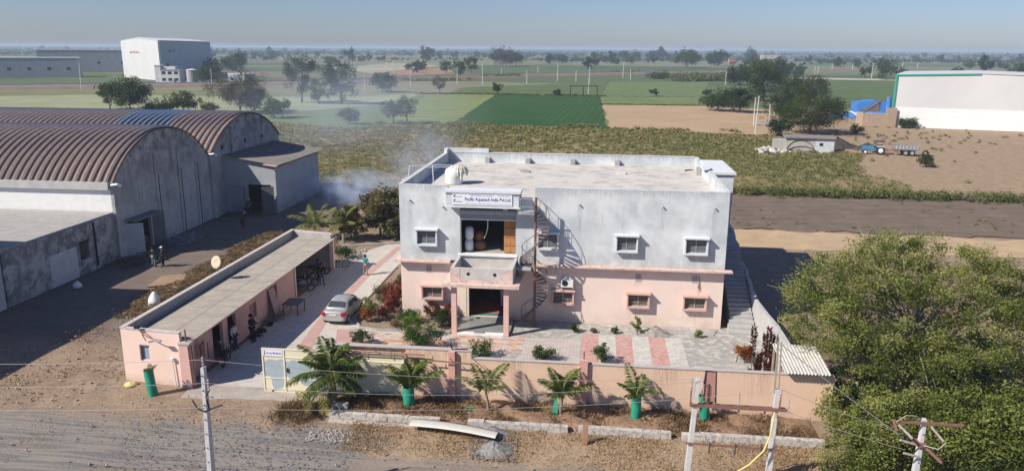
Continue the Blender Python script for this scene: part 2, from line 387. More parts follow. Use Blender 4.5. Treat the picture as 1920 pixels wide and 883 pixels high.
sheet('field', jag([(15.0, 209.1), (50, 208.2), (68, 194.0), (56.1, 120.5), (15.8, 128.4)], .5, 7), Z1+.05, field_mat('bare_earth', (.38, .275, .165), (.46, .335, .205), (.29, .205, .125), R(20), 2.4, (.40, .26, .15), .3, lines=.5))
sheet('field', jag([(118, 430), (140, 462), (230, 472), (320, 430), (122.1, 238.0), (88.3, 236)], .8, 12), Z1+.03, field_mat('crop_right', (.085, .13, .05), (.11, .155, .06), (.07, .105, .04)))
sheet('field', [(-132, 446), (-88, 502.5), (-131.8, 683.0), (-148.2, 566.7)], Z1+.03, field_mat('far_earth', (.30, .17, .11), (.36, .22, .14), (.2, .18, .09)))
sheet('field', [(-144.4, 485.9), (-152.4, 772.5), (-231.4, 871.9), (-227.5, 634.1)], Z1+.03, field_mat('far_fallow', (.30, .29, .19), (.36, .34, .22), (.24, .26, .15)))
sheet('track', [(144.9, 494.8), (420, 440), (420, 428), (130, 466)], Z1+.06, mat('track_dust', (.52, .47, .38), (.44, .38, .30), .1))
sheet('track', [(-185, 560), (-110, 790), (-116, 792), (-195, 563)], Z1+.06, MATS['track_dust'])
# ploughed dark strip and sand strip behind the right end of the plot
sheet('ploughed_strip', jag([(23.5, 30.5), (26, 50.3), (60, 50.0), (130, 46.0), (120, 26), (60, 29)], .8, 1.6), -.028+.06, field_mat('ploughed', (.155, .12, .09), (.21, .165, .125), (.12, .095, .07), R(80), 2.3, (.11, .085, .06), .4, s=.35, lines=.3))
sheet('sand_strip', jag([(22.5, 22.0), (23.5, 30.2), (60, 28.6), (120, 25.6), (110, 18), (60, 21.5)], .6, 1.3), .02, mat('sand', (.50, .365, .22), (.40, .285, .17), .5, .95, bump=.5, bs=9))
# scrub: rough low growth over the land behind the building
SCRUB = [(-160, 60), (-140, 128), (-66, 131), (-45, 121), (-22, 134), (15, 129), (50, 121), (56, 99), (60, 92), (53, 70), (56, 60), (52, 49.5), (26, 50.2), (21, 50), (-21, 46), (-48, 58), (-80, 60)]
sheet('scrub_ground', jag(SCRUB, .7, 3), .035, field_mat('scrub_soil', (.24, .19, .10), (.30, .22, .12), (.15, .15, .065), s=.12))
def inpoly(P, poly):
    x, y = P[:, 0], P[:, 1]; ins = np.zeros(len(P), bool); n = len(poly)
    for i in range(n):
        x1, y1 = poly[i]; x2, y2 = poly[(i+1) % n]
        if y1 == y2: continue
        c = ((y1 > y) != (y2 > y)) & (x < (x2-x1)*(y-y1)/(y2-y1)+x1); ins ^= c
    return ins
def fbm(P, s, seed=0):
    r = np.random.default_rng(seed); v = np.zeros(len(P)); a = 1.0
    for o in range(4):
        for k in range(3):
            th = r.uniform(0, 6.28); f = s*(1.9**o)*r.uniform(.8, 1.3)
            v += a*np.sin(P[:, 0]*math.cos(th)*f+P[:, 1]*math.sin(th)*f+r.uniform(0, 6.28))/3
        a *= .6
    return v
scrub_leaf = leaf_mat('scrub_leaf', [(0, (.10, .12, .04)), (.3, (.17, .195, .060)), (.55, (.25, .235, .09)), (.75, (.34, .245, .13)), (1, (.44, .32, .18))], .3)
def make_scrub():
    n = 21000; P = np.stack([rng.uniform(-125, 60, n), 46+92*rng.random(n)**1.2], 1); P = P[inpoly(P, SCRUB)]
    d = fbm(P, .12, 3); keep = rng.random(len(P)) < np.clip(.72+.25*d, .3, 1); P = P[keep]; d = d[keep]
    k = len(P); h = .22+.16*rng.random(k)+.10*np.clip(d, 0, 1); c = np.column_stack([P, h*.7])
    brown = fbm(P, .09, 11)
    per = 22; L, s, t = cloud(c, .45+.55*rng.random(k), per, .30, flat=.32, tb=0, tv=0, shell=.1)
    L[:, 2] = np.abs(L[:, 2])+.03
    hh = np.clip(L[:, 2]/.8, 0, 1)
    t = np.repeat(.50+.20*brown+.06*rng.normal(size=k), per)+.08*rng.normal(size=len(L))
    s = s*np.repeat(np.clip(P[:, 1]/85, .75, 1.5), per)
    o = leafmesh('scrub', L, s, t, scrub_leaf, up=.6); tag(o, kind='stuff')
    # taller darker weeds along the near edge of the scrub
    n = 460; x = rng.uniform(18, 75, n); y = 50.6-.02*(x-18)+rng.normal(size=n)*.8; c = np.column_stack([x, y, .35+.35*rng.random(n)])
    L, s, t = cloud(c, .5+.5*rng.random(n), 60, .22, flat=.8, tb=.22, tv=.12, shell=.2); L[:, 2] = np.abs(L[:, 2])
    tag(leafmesh('scrub_edge_weeds', L, s, t, scrub_leaf, up=.4), kind='stuff')
make_scrub()
# low dry bushes on the brown land at the right and along field edges
def low_bushes(name, pts, hr, per, size, tb, tv=.15):
    k = len(pts); pts = np.asarray(pts, float); c = np.column_stack([pts[:, 0], pts[:, 1], .3*hr*np.ones(k)])
    L, s, t = cloud(c, hr*(.5+.6*rng.random(k)), per, size, flat=.6, tb=tb, tv=tv, shell=.2); L[:, 2] = np.abs(L[:, 2])
    return tag(leafmesh(name, L, s, t, scrub_leaf), kind='stuff')
n = 900; P = np.column_stack([rng.uniform(56, 130, n), rng.uniform(56, 200, n)]); P = P[rng.random(n) < np.clip(.35+.6*fbm(P, .08, 5), 0, 1)]
low_bushes('dry_scrub', P, .6, 40, .26, .48)
n = 900; P = np.column_stack([rng.uniform(25, 120, n), rng.uniform(29.5, 49.5, n)]); P = P[rng.random(n) < np.clip(.12+.5*fbm(P, .2, 6), .02, 1)]
low_bushes('field_weeds', P, .35, 26, .16, .40)
n = 700; x = rng.uniform(-60, 16, n); P = np.column_stack([x, 257.5+rng.normal(size=n)*.9+(x > -27)*0]); low_bushes('field_edge_growth', P[::3], .8, 30, .5, .2)
x = rng.uniform(-40, 50, 500); P = np.column_stack([x, np.where(x < 15, 134, 128)+rng.normal(size=500)*1.3-.02*x]); low_bushes('field_edge_growth', P[fbm(P, .3, 8) > 0], .9, 40, .35, .35, .3)
x = rng.uniform(14, 46, 160); P = np.column_stack([x, 210+rng.normal(size=160)*.7]); low_bushes('field_edge_growth', P, .6, 24, .4, .3)
# hedge of thorn bushes between the fields, further off
x = rng.uniform(58, 122, 420); P = np.column_stack([x, 425+rng.normal(size=420)*7+.4*(x-58)]); low_bushes('thorn_hedge', P, 5.2, 80, 1.1, .16)
x = rng.uniform(-60, 45, 300); P = np.column_stack([x, 440+rng.normal(size=300)*5+1.1*(x+60)]); P = P[fbm(P, .06, 8) > -.1]; low_bushes('thorn_hedge', P, 3.0, 50, .9, .24)
x = rng.uniform(-180, -60, 260); P = np.column_stack([x, 330+.55*(x+180)+rng.normal(size=260)*5]); low_bushes('bank_growth', P, 2.4, 40, .8, .5, .3)
# railway bank and track
def strip(name, pts, w, z0, z1, m, topw=None):
    b = MB(); topw = topw or w
    for a, c in zip(pts[:-1], pts[1:]):
        a = Vector((a[0], a[1], 0)); c = Vector((c[0], c[1], 0)); d = (c-a).normalized(); nrm = Vector((-d.y, d.x, 0))
        vs = [a-nrm*w/2, a+nrm*w/2, c+nrm*w/2, c-nrm*w/2]; ts = [a-nrm*topw/2, a+nrm*topw/2, c+nrm*topw/2, c-nrm*topw/2]
        b.add([(v.x, v.y, z0) for v in vs]+[(v.x, v.y, z1) for v in ts], [(0,3,2,1),(4,5,6,7),(0,1,5,4),(1,2,6,5),(2,3,7,6),(3,0,4,7)])
    return tag(b.build(name, m), kind='structure')
RW = [(-560, 80), (-300, 220), (-210, 275), (-120, 335), (-95, 400), (-31, 480), (90, 590), (170, 640), (430, 745), (900, 860)]
strip('railway_bank', RW, 30, -.5, .9, mat('bank', (.17, .12, .085), (.24, .16, .11), .12, c3=(.10, .10, .06), s3=.8), 20)
strip('railway_ballast', RW, 9, .9, 1.5, mat('ballast', (.16, .155, .15), (.22, .21, .20), .2), 6)
for off in (-.8, .8):
    strip('railway_rail', [(x+off, y) for x, y in RW], .3, 1.5, 1.75, mat('rail', (.30, .26, .24), (.22, .18, .16), .5, .5))
# ------------------------------------------------------------------ haze
def make_haze():
    m, nt, out = newmat('haze'); v = N(nt, 'ShaderNodeVolumePrincipled')
    v.inputs['Color'].default_value = (.60, .72, .90, 1); v.inputs['Density'].default_value = HAZE; v.inputs['Anisotropy'].default_value = .0
    nt.links.new(v.outputs[0], out.inputs['Volume'])
    b = MB(); b.box(-9100, 9100, -3100, 12100, -1.2, 27); o = b.build('haze', m); tag(o, 'pale blue haze over the far fields', None, None, 'stuff')
HAZE = .00028
make_haze()
def smoke(name, c, r, dens, scale, lo, hi, label, colr=(.70, .82, 1.0)):
    m, nt, out = newmat(name); tc = N(nt, 'ShaderNodeTexCoord').outputs['Object']
    g = N(nt, 'ShaderNodeTexGradient', gradient_type='SPHERICAL'); mp = N(nt, 'ShaderNodeMapping'); mp.inputs['Scale'].default_value = (1/r[0], 1/r[1], 1/r[2])
    nt.links.new(tc, mp.inputs[0]); nt.links.new(mp.outputs[0], g.inputs[0])
    f = noise(nt, tc, scale, 4, .6, .8); f = ramp(nt, f, [(lo, 0.0), (hi, 1.0)])
    d = mth(nt, 'MULTIPLY', mth(nt, 'MULTIPLY', f, mth(nt, 'POWER', g.outputs[1], 1.2)), dens)
    v = N(nt, 'ShaderNodeVolumePrincipled'); v.inputs['Color'].default_value = c4(colr); nt.links.new(d, v.inputs['Density'])
    nt.links.new(v.outputs[0], out.inputs['Volume'])
    b = MB(L=True); 
    prof = []
    for i in range(9):
        a = math.pi*(i+.0)/8; prof.append((max(.01, math.sin(a)), -math.cos(a)))
    b.lathe((0, 0, 0), prof, 16); b.v = [(x*r[0], y*r[1], z*r[2]) for x, y, z in b.v]
    o = b.build(name, m); o.location = c; tag(o, label, None, None, 'stuff'); return o
smoke('smoke', (-15.5, 38, 1.6), (8.5, 6.5, 2.8), .8, .35, .44, .70, 'thick pale smoke from the rubbish fire behind the shed')
smoke('smoke', (-8.5, 45, 4.0), (6.5, 8, 5.0), .28, .28, .44, .70, 'bluish smoke rising beside the left edge of the main building')
smoke('smoke', (-30, 84, 6.0), (27, 40, 9), .026, .12, .36, .66, 'thin smoke drifting over the scrub behind the fire')
smoke('smoke', (-62, 165, 8.0), (44, 50, 12), .006, .05, .30, .60, 'faint blue smoke veil around the tall dark trees')
# ------------------------------------------------------------------ main building
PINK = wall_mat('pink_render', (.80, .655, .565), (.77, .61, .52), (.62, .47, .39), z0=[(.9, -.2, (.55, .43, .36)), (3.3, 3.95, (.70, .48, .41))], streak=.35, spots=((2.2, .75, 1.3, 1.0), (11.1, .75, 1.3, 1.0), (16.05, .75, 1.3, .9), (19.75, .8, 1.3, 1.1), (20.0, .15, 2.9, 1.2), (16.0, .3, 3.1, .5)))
GREY = wall_mat('grey_render', (.68, .70, .70), (.49, .525, .53), (.36, .385, .39), z0=[(5.2, 3.9, (.42, .43, .42))], streak=.5, spots=((.75, .16, 8.1, 2.4), (12.05, .18, 8.1, 2.8), (17.4, .14, 8.1, 2.2), (20.7, .16, 8.1, 2.6), (1.86, .75, 5.05, .9), (15.16, .8, 5.05, .9), (19.6, .8, 5.05, .95), (6.0, 30, 9.2, .55)))
TRIM = mat('pink_trim', (.66, .43, .38), (.58, .37, .32), 3, c3=(.45, .30, .26), s3=9)
SLAB = mat('weathered_slab', (.72, .55, .47), (.60, .44, .38), 1.5, c3=(.30, .24, .21), s3=5, f3=.35)
WGREY = mat('window_surround_grey', (.68, .70, .71), (.60, .63, .64), 2)
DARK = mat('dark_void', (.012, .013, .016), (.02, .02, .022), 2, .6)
STEEL = mat('painted_steel', (.42, .44, .46), (.33, .35, .37), 3, .45)
RUST = mat('rusty_steel', (.26, .13, .09), (.17, .09, .07), 5, .75)
WHITE = mat('white_paint', (.80, .80, .78), (.72, .72, .70), 2, .6)
CONC = mat('bare_concrete', (.42, .40, .37), (.33, .32, .30), 1.2, .9, bump=.3, c3=(.20, .19, .18), s3=6)
ROOF = mat('roof_screed', (.60, .565, .505), (.53, .50, .45), .45, .9, c3=(.40, .37, .33), s3=.9, f3=.38)
SLAT = mat('louvre_slat', (.42, .45, .46), (.34, .37, .38), 4, .4)
SLATB = mat('louvre_slat_beige', (.50, .45, .36), (.42, .38, .30), 4, .5)
glass_m, _nt, _o = newmat('window_glass'); bsdf(_nt, _o, (.03, .035, .04), .08, 0, spec=.6)
W, D = 21.55, 16.5
B = thing('factory_building', 'two storey factory office with pink lower floor and pale grey upper floor and flat roof', 'building', (W/2, 0, 0))
def P_(name, mb, m, parent=None, label=None, smooth=False):
    o = mb.build(name, m, parent if parent is not None else B, smooth)
    if label: o['label'] = label
    return o
# lower storey
b = MB(); b.wallx(0, W, 0, .25, 0, 3.9, [(4.55, 7.35, .15, 3.15)]); b.wally(.25, D-.25, 0, .25, 0, 3.9); b.wally(.25, D-.25, W-.25, W, 0, 3.9); b.box(0, W, D-.25, D, 0, 3.9)
P_('lower_wall', b, PINK)
# upper storey and parapet
b = MB(); b.wallx(0, 3.3, 0, .25, 4.1, 9.2); b.wallx(3.3, 8.2, 0, .25, 4.1, 8.9, [(4.1, 7.9, 4.6, 7.95)]); b.wallx(8.2, 9.1, 0, .25, 4.1, 8.42); b.wallx(9.1, W, 0, .25, 4.1, 9.2)
b.wally(.25, D-.25, 0, .25, 4.1, 9.2); b.wally(.25, 8.5, W-.25, W, 4.1, 9.2); b.wally(8.5, 15, W-.25, W, 4.1, 9.0); b.wally(15, D-.25, W-.25, W, 4.1, 9.2)
b.box(0, W, D-.25, D, 4.1, 9.2)
b.box(.002, 3.75, D-.26, D+.01, 9.2, 9.58); b.box(.002, .26, D-1.1, D-.26, 9.2, 9.58)
P_('upper_wall', b, GREY)
b = MB(); b.box(.25, W-.25, .25, D-.25, 8.1, 8.4); P_('roof', b, ROOF)
b = MB(); b.box(.25, W-.25, .25, D-.25, 3.95, 4.55); P_('upper_floor', b, CONC)
b = MB(); b.box(.25, W-.25, .25, D-.25, 0, .15); P_('lower_floor', b, mat('dark_tile_floor', (.10, .105, .10), (.14, .145, .14), 2, .35))
# parapet cap lines
b = MB(); b.box(-.03, .28, 0, D, 9.203, 9.25); b.box(W-.28, W+.03, 0, 8.4, 9.203, 9.25); b.box(.28, W-.28, D-.28, D+.03, 9.203, 9.25)
P_('parapet_cap', b, mat('cap_grey', (.60, .62, .61), (.50, .52, .52), 1.5))
# little upstand blocks inside the parapet
for (x, y) in ((3.7, 16.1), (7.2, 16.1), (11.05, 16.1), (14.8, 16.1)):
    b = MB(); b.box(x-.2, x+.2, y-.35, y+.15, 8.4, 8.85); P_('upstand_block', b, CONC)
b = MB(); b.box(20.9, 21.3, 11.6, 12.2, 8.4, 9.0); P_('upstand_block', b, CONC)
# projecting belt slab between the storeys
b = MB(); b.box(-.3, 3.45, -.5, -.002, 3.98, 4.09); P_('belt_slab', b, SLAB)
b = MB(); b.box(9.0, 22.0, -.5, -.002, 3.98, 4.09); P_('belt_slab', b, SLAB)
b = MB(); b.box(-.3, -.002, 0, D, 3.98, 4.09); P_('belt_slab', b, SLAB)
def window(x0, x1, z0, z1, pinkish, w=.10, dep=.34, curtains=False):
    x0 -= .07; x1 += .07; z1 += .03
    m = TRIM if pinkish else WGREY; sl = SLATB if pinkish else SLAT
    b = MB(); b.box(x0-w-.06, x1+w+.06, -dep-.12, -.002, z1, z1+.11)          # hood
    b.box(x0-w, x0, -dep, -.002, z0-.13, z1-.002); b.box(x1, x1+w, -dep, -.002, z0-.13, z1-.002); b.box(x0, x1, -dep, -.002, z0-.13, z0)
    win = P_('window', b, m)
    g = MB(); g.box(x0, x1, -.03, -.003, z0, z1-.002); P_('pane', g, glass_m, win)
    s = MB(); k = int((z1-z0)/.085)
    for i in range(k):
        z = z0+(i+.5)*(z1-z0)/k
        s.obox(((x0+x1)/2, -.10, z), (x1-x0-.03, .075, .016), (R(-38), 0, 0))
    P_('louvres', s, sl, win)
    f = MB(); xm = (x0+x1)/2; f.box(xm-.025, xm+.025, -.16, -.145, z0, z1-.002); f.box(x0, x0+.04, -.16, -.145, z0, z1-.002); f.box(x1-.04, x1, -.16, -.145, z0, z1-.002); f.box(x0+.001, x1-.001, -.144, -.13, z1-.05, z1-.003); f.box(x0+.001, x1-.001, -.144, -.13, z0+.001, z0+.04)
    P_('window_frame', f, STEEL if not pinkish else SLATB, win)
    return win
for a in ((1.30, 2.42, 5.22, 6.15, 0), (9.45, 10.55, 5.22, 6.15, 0), (14.6, 15.72, 5.22, 6.15, 0), (19.03, 20.2, 5.2, 6.12, 0),
          (1.60, 2.78, 1.45, 2.22, 1), (10.5, 11.66, 1.45, 2.25, 1), (15.48, 16.65, 1.43, 2.25, 1), (19.15, 20.35, 1.42, 2.2, 1)):
    window(*a)
for x, z in ((1.94, 3.43), (16.03, 3.36), (19.68, 3.40)):
    b = MB(); b.box(x-.2, x+.2, -.03, -.002, z-.24, z-.19); b.box(x-.2, x+.2, -.03, -.002, z+.19, z+.24); b.box(x-.2, x-.15, -.03, -.002, z-.19, z+.19); b.box(x+.15, x+.2, -.03, -.002, z-.19, z+.19)
    v = P_('vent', b, TRIM)
    g = MB(); g.box(x-.15, x+.15, -.012, -.003, z-.19, z+.19); P_('vent_grille', g, mat('vent_grey', (.38, .40, .42), (.28, .30, .33), 6), v)
# rain spouts poking out of the upper wall
for x in (.75, 12.05, 17.4, 20.7, 3.0):
    z = 8.15 if x != 3.0 else 7.75
    b = MB(); b.tube([(x, .1, z), (x, -.14, z-.02)], .05, 8); P_('rain_spout', b, mat('spout', (.30, .31, .31), (.2, .2, .2), 8))
# sign canopy over the upper opening
b = MB(); b.box(3.35, 8.15, -.9, -.002, 8.02, 8.9); P_('sign_canopy', b, GREY)
b = MB(); b.box(3.25, 8.25, -1.0, .25, 8.902, 9.05); b.box(3.27, 8.22, -.98, -.003, 7.93, 8.018); P_('canopy_slab', b, WGREY)
b = MB(); b.box(3.80, 7.70, -.955, -.905, 8.12, 8.86); SG = P_('sign_board', b, mat('sign_white', (.80, .82, .86), (.77, .80, .84), 2, .5), None, 'white signboard lettered in dark blue')
def lettering(txt, x, z, w, h, y, m, parent, face='front', font_extrude=.004, name='lettering', align='LEFT'):
    cu = bpy.data.curves.new('t', 'FONT'); cu.body = txt; cu.size = 1; cu.extrude = .0; cu.resolution_u = 2; cu.offset = 0.012
    t = bpy.data.objects.new('t', cu); col.objects.link(t); bpy.context.view_layer.update()
    me = bpy.data.meshes.new_from_object(t.evaluated_get(bpy.context.evaluated_depsgraph_get())); bpy.data.objects.remove(t); bpy.data.curves.remove(cu)
    xs = [v.co.x for v in me.vertices]; ys = [v.co.y for v in me.vertices]
    x0, x1, y0, y1 = min(xs), max(xs), min(ys), max(ys); off = origin_of(parent)
    for v in me.vertices:
        a = (v.co.x-x0)/(x1-x0)*w; c = (v.co.y-y0)/(y1-y0)*h
        if face == 'front': p = Vector((x+a, y, z+c))
        elif face == 'dir': p = Vector(x)+Vector(y)*a+Vector((0, 0, 1))*c
        v.co = p-off
    me.materials.clear(); me.materials.append(m); me.name = name
    o = bpy.data.objects.new(name, me); col.objects.link(o); o.parent = parent; return o
NAVY = mat('letter_navy', (.03, .03, .12), (.04, .04, .15), 4, .5); TEAL = mat('letter_teal', (.05, .32, .36), (.06, .34, .4), 4, .5)
REDL = mat('letter_red', (.60, .10, .08), (.5, .09, .08), 4, .5); BLUEL = mat('letter_blue', (.12, .38, .66), (.14, .4, .7), 4, .5); GREYL = mat('letter_grey', (.25, .26, .30), (.3, .3, .34), 4, .5)
lettering('Pacific Aquatech India Pvt.Ltd.', 4.62, 8.32, 3.02, .30, -.962, NAVY, SG)
lettering('THE OCEAN OF PURITY', 4.92, 8.70, 1.60, .10, -.962, BLUEL, SG)
lettering('ISO 9001:2015', 6.80, 8.71, .75, .08, -.962, GREYL, SG)
lettering('Mfg. of water purification systems, membranes and parts', 4.66, 8.18, 2.95, .065, -.962, GREYL, SG)
def crescent(x, z, r, m2, txt, tm):
    b = MB(); n = 14; vs = []
    for i in range(n+1):
        a = R(35)+R(215)*i/n; vs.append((x+r*math.cos(a), -.962, z+r*math.sin(a)))
    for i in range(n+1):
        a = R(35)+R(215)*i/n; rr = r*(1-.5*math.sin(math.pi*i/n)); vs.append((x+.015+rr*math.cos(a), -.962, z-.01+rr*math.sin(a)))
    b.add(vs, [(i, i+1, n+2+i, n+1+i) for i in range(n)]); P_('logo_mark', b, NAVY, SG)
    lettering(txt, x-.02, z-.09, .50, .09, -.963, tm, SG)
crescent(3.97, 8.69, .10, TEAL, 'pacific', TEAL); crescent(3.97, 8.38, .10, REDL, 'membrane', REDL)
# upper opening: shutter, frame, room behind
b = MB(); b.box(4.1, 7.9, .20, .24, 7.52, 7.56); b.box(7.0, 7.28, .02, .20, 7.57, 7.949); P_('lintel', b, WGREY)
b = MB(); b.tube([(4.12, .10, 7.45), (7.88, .10, 7.45)], .16, 12); b.box(4.12, 7.88, .10, .14, 6.98, 7.35)
SH = P_('rolling_shutter', b, mat('shutter_grey', (.36, .40, .42), (.30, .33, .35), 3, .45))
b = MB()
for i in range(6): b.box(4.12, 7.88, .075, .098, 7.0+i*.07, 7.045+i*.07)
P_('shutter_slats', b, MATS['shutter_grey'], SH)
b = MB(); b.box(4.12, 7.88, .06, .14, 6.90, 6.97); P_('shutter_rail', b, WHITE, SH)
b = MB(); b.box(4.1, 4.17, .02, .18, 4.6, 7.4); b.box(7.83, 7.9, .02, .18, 4.6, 7.4); P_('shutter_guide', b, STEEL, SH)
b = MB(); b.tube([(5.95, .2, 6.9), (5.9, .5, 6.3), (5.75, .9, 5.8), (5.6, .95, 5.45)], .025, 6); P_('shutter_cord', b, WHITE, SH)
b = MB(); b.box(.6, 12.0, 9.0, 9.1, 4.55, 8.1); b.box(.6, .7, .3, 9.0, 4.55, 8.1); b.box(11.9, 12.0, .3, 9.0, 4.55, 8.1); P_('inner_wall', b, mat('inner_wall_grey', (.30, .31, .31), (.24, .25, .25), 1))
b = MB(); b.box(4.12, 7.88, .02, .26, 4.55, 4.602); b.box(4.0, 8.0, -.28, .02, 4.50, 4.598); P_('door_sill', b, WHITE)
# rooms: ground floor hall
b = MB(); b.box(2.6, 2.7, .3, 7, .15, 3.9); b.box(10.2, 10.3, .3, 7, .15, 3.9); b.box(2.7, 10.2, 7.0, 7.1, .15, 3.9); P_('inner_wall', b, mat('hall_wall', (.20, .17, .13), (.17, .14, .11), 1))
b = MB(); b.box(6.0, 7.05, 3.9, 4.0, 1.2, 3.3); P_('inner_panel', b, mat('yellow_panel', (.55, .44, .22), (.5, .4, .2), 1))
b = MB(); b.box(4.4, 8.6, .8, 3.4, .152, .17); P_('hall_carpet', b, mat('red_carpet', (.42, .12, .10), (.36, .10, .09), 2))
b = MB(); b.box(4.6, 7.3, .3, .78, .152, .168); P_('door_mat', b, mat('green_mat', (.05, .22, .16), (.04, .18, .13), 3))
b = MB(); b.box(4.55, 4.66, -.02, .30, .15, 3.15); b.box(4.20, 4.50, -.04, -.002, .15, 3.15); P_('door_frame', b, mat('cream_frame', (.78, .70, .56), (.72, .64, .5), 2))
# porch
b = MB(); b.box(4.05, 7.8, -2.85, -.002, 0, .16); P_('porch_floor', b, mat('porch_tile', (.22, .23, .215), (.27, .28, .265), 1.5, .3))
b = MB(); b.box(4.38, 7.42, -3.15, -2.852, 0, .14); st = P_('porch_step', b, mat('white_marble', (.82, .82, .82), (.75, .75, .76), 1, .3))
b = MB(); b.box(5.5, 6.2, -3.11, -2.86, .142, .155); P_('foot_mat', b, mat('foot_mat', (.25, .24, .25), (.2, .2, .2), 6), st)
for x in (4.05, 7.43):
    b = MB(); b.box(x, x+.33, -3.16, -2.84 if False else -2.853, 0, 3.29); P_('porch_column', b, TRIM if False else mat('pink_column', (.72, .48, .41), (.66, .43, .37), 2))
b = MB(); b.box(3.5, 8.45, -3.5, -.502, 3.3, 3.5); b.box(3.5, 8.45, -.502, -.002, 3.3, 3.5); PS = P_('porch_slab', b, SLAB)
b = MB(); b.box(4.0, 8.0, -3.05, -.003, 3.502, 3.62); b.box(4.0, 8.0, -3.05, -2.85, 3.62, 4.45); b.box(4.0, 4.2, -2.85, -.003, 3.62, 4.45); b.box(7.8, 8.0, -2.85, -.003, 3.62, 4.45); b.box(4.2, 7.8, -.15, -.003, 3.62, 4.5)
BAL = P_('balcony', b, mat('balcony_weathered', (.60, .56, .52), (.48, .46, .43), 1.3, c3=(.30, .285, .27), s3=5, f3=.3))
b = MB(); b.box(4.0, 4.6, -3.07, -3.053, 3.52, 4.40); b.box(7.35, 8.0, -3.07, -3.053, 3.52, 4.40); b.box(4.6, 7.35, -3.07, -3.053, 3.52, 3.72); P_('balcony_paint', b, SLAB, BAL)
for x in (5.15, 6.85):
    b = MB(); b.tube([(x, -3.0, 4.08), (x, -3.062, 4.08)], .11, 12); P_('drain_hole', b, DARK, BAL)
b = MB(); b.box(8.1, 8.2, -.9, -.002, 3.6, 4.6); P_('wall_fin', b, GREY)
# stair tower on the right side
b = MB(); b.wally(8.5, 15, W+.002, W+.2, 4.0, 9.0); b.wally(8.7, 14.8, 23.0, 23.2, 2.0, 9.0); b.wallx(W+.2, 23.2, 8.5, 8.7, 6.6, 9.0); b.box(W+.2, 23.2, 14.8, 15, 2.0, 9.0)
TW = P_('stair_tower', b, GREY)
b = MB(); b.box(W+.002, 23.35, 8.35, 15.15, 9.002, 9.16); b.box(W-.6, W-.01, 9.2, 10.3, 9.26, 9.45); P_('tower_roof', b, WGREY, TW)
# outside stair running up the right wall
b = MB(); n = 22
for i in range(n):
    y = -.5+i*.36; z = (i+1)*.185; fl = max(0, 3-i)*.18
    b.box(22.25-fl*.6, 23.72, y-fl, y+.36, z-.26 if i > 2 else 0, z)
b.box(21.56, 23.72, 7.42, 12.0, 3.85, 4.07)
P_('outside_stair', b, mat('stair_concrete', (.45, .44, .42), (.36, .355, .34), 1.3, c3=(.25, .24, .23), s3=7))
b = MB(); b.prism([(7.6, .1), (7.6, 3.7), (.3, .2), (.3, .05)], 22.27, 22.37, 'x'); P_('stair_stringer', b, CONC)
# air conditioner on its shelf
AC = thing('air_conditioner', 'white split air conditioner unit on the ledge above a lower window', 'air conditioner', (11.3, -.3, 2.62))
b = MB(); b.box(10.95, 11.75, -.42, -.10, 2.62, 3.18); P_('casing', b, WHITE, AC)
b = MB(); b.tube([(11.2, -.422, 2.9), (11.2, -.44, 2.9)], .2, 18); P_('fan_grille', b, DARK, AC)
b = MB(); b.tube([(10.95, -.3, 2.75), (10.7, -.2, 2.8), (10.6, -.05, 3.4), (10.6, -.03, 3.8)], .025, 6); P_('pipe', b, WHITE, AC)
b = MB(); b.box(10.9, 11.0, -.45, -.05, 2.55, 2.615); b.box(11.7, 11.8, -.45, -.05, 2.55, 2.615); P_('bracket', b, STEEL, AC)
# cable hanging by the rightmost lower window
b = MB(); b.tube([(19.95, -.03, 3.6), (20.0, -.04, 3.2), (19.9, -.05, 2.85), (20.02, -.06, 2.65), (20.05, -.04, 2.9), (19.97, -.03, 3.1)], .018, 5); P_('hanging_cable', b, DARK)
# spiral stair
SP = thing('spiral_staircase', 'rusty steel spiral staircase in front of the main building', 'staircase', (9.25, -1.1, 0))
cx, cy = 9.25, -1.1
SRAIL = mat('stair_rail', (.15, .13, .125), (.11, .09, .085), 4, .6)
b = MB(); b.tube([(cx, cy, 0), (cx, cy, 8.75)], .085, 10); P_('centre_pole', b, RUST, SP)
nst = 40; z0 = .25; z1 = 7.75; turns = 1.80; a0 = R(165)
hand = []; tops = []
for i in range(nst):
    a = a0+turns*2*math.pi*i/(nst-1); z = z0+(z1-z0)*i/(nst-1)
    ca, sa = math.cos(a), math.sin(a); da = R(9.5)
    def q(r, t, zz): return (cx+r*math.cos(a+t), cy+r*math.sin(a+t), zz)
    b = MB(); vs = [q(.09, -da*2, z), q(.88, -da, z), q(.88, da, z), q(.09, da*2, z)]; vs += [(x, y, zz+.035) for x, y, zz in vs]
    b.add(vs, [(0,3,2,1),(4,5,6,7),(0,1,5,4),(1,2,6,5),(2,3,7,6),(3,0,4,7)]); P_('tread', b, mat('tread_steel', (.28, .25, .24), (.22, .16, .14), 4, .7), SP)
    hand.append(q(.88, 0, z+.85)); tops.append((q(.88, 0, z), q(.88, 0, z+.85)))
b = MB(); b.tube(hand, .022, 6); P_('handrail', b, SRAIL, SP)
b = MB(); b.tube([(x, y, z-.8) for x, y, z in hand], .028, 6); P_('stringer', b, SRAIL, SP)
for i in range(0, nst, 2):
    b = MB(); b.tube(list(tops[i]), .014, 5); P_('baluster', b, SRAIL, SP)
b = MB(); b.box(8.15, 9.2, -1.55, -.3, 7.72, 7.78); P_('landing', b, STEEL, SP); b = MB(); b.box(8.0, 9.0, -1.5, -.5, 3.98, 4.03); P_('landing', b, STEEL, SP)
for i in range(9):
    x = 8.2+i*.105; b = MB(); b.box(x-.012, x+.012, -1.54, -1.516, 7.78, 8.72); P_('landing_baluster', b, STEEL, SP)
b = MB(); b.box(8.15, 9.15, -1.55, -1.5, 8.72, 8.76); b.box(8.15, 8.19, -1.5, -.3, 8.72, 8.76); b.box(8.15, 9.15, -1.55, -1.5, 8.20, 8.23); P_('landing_rail', b, STEEL, SP)
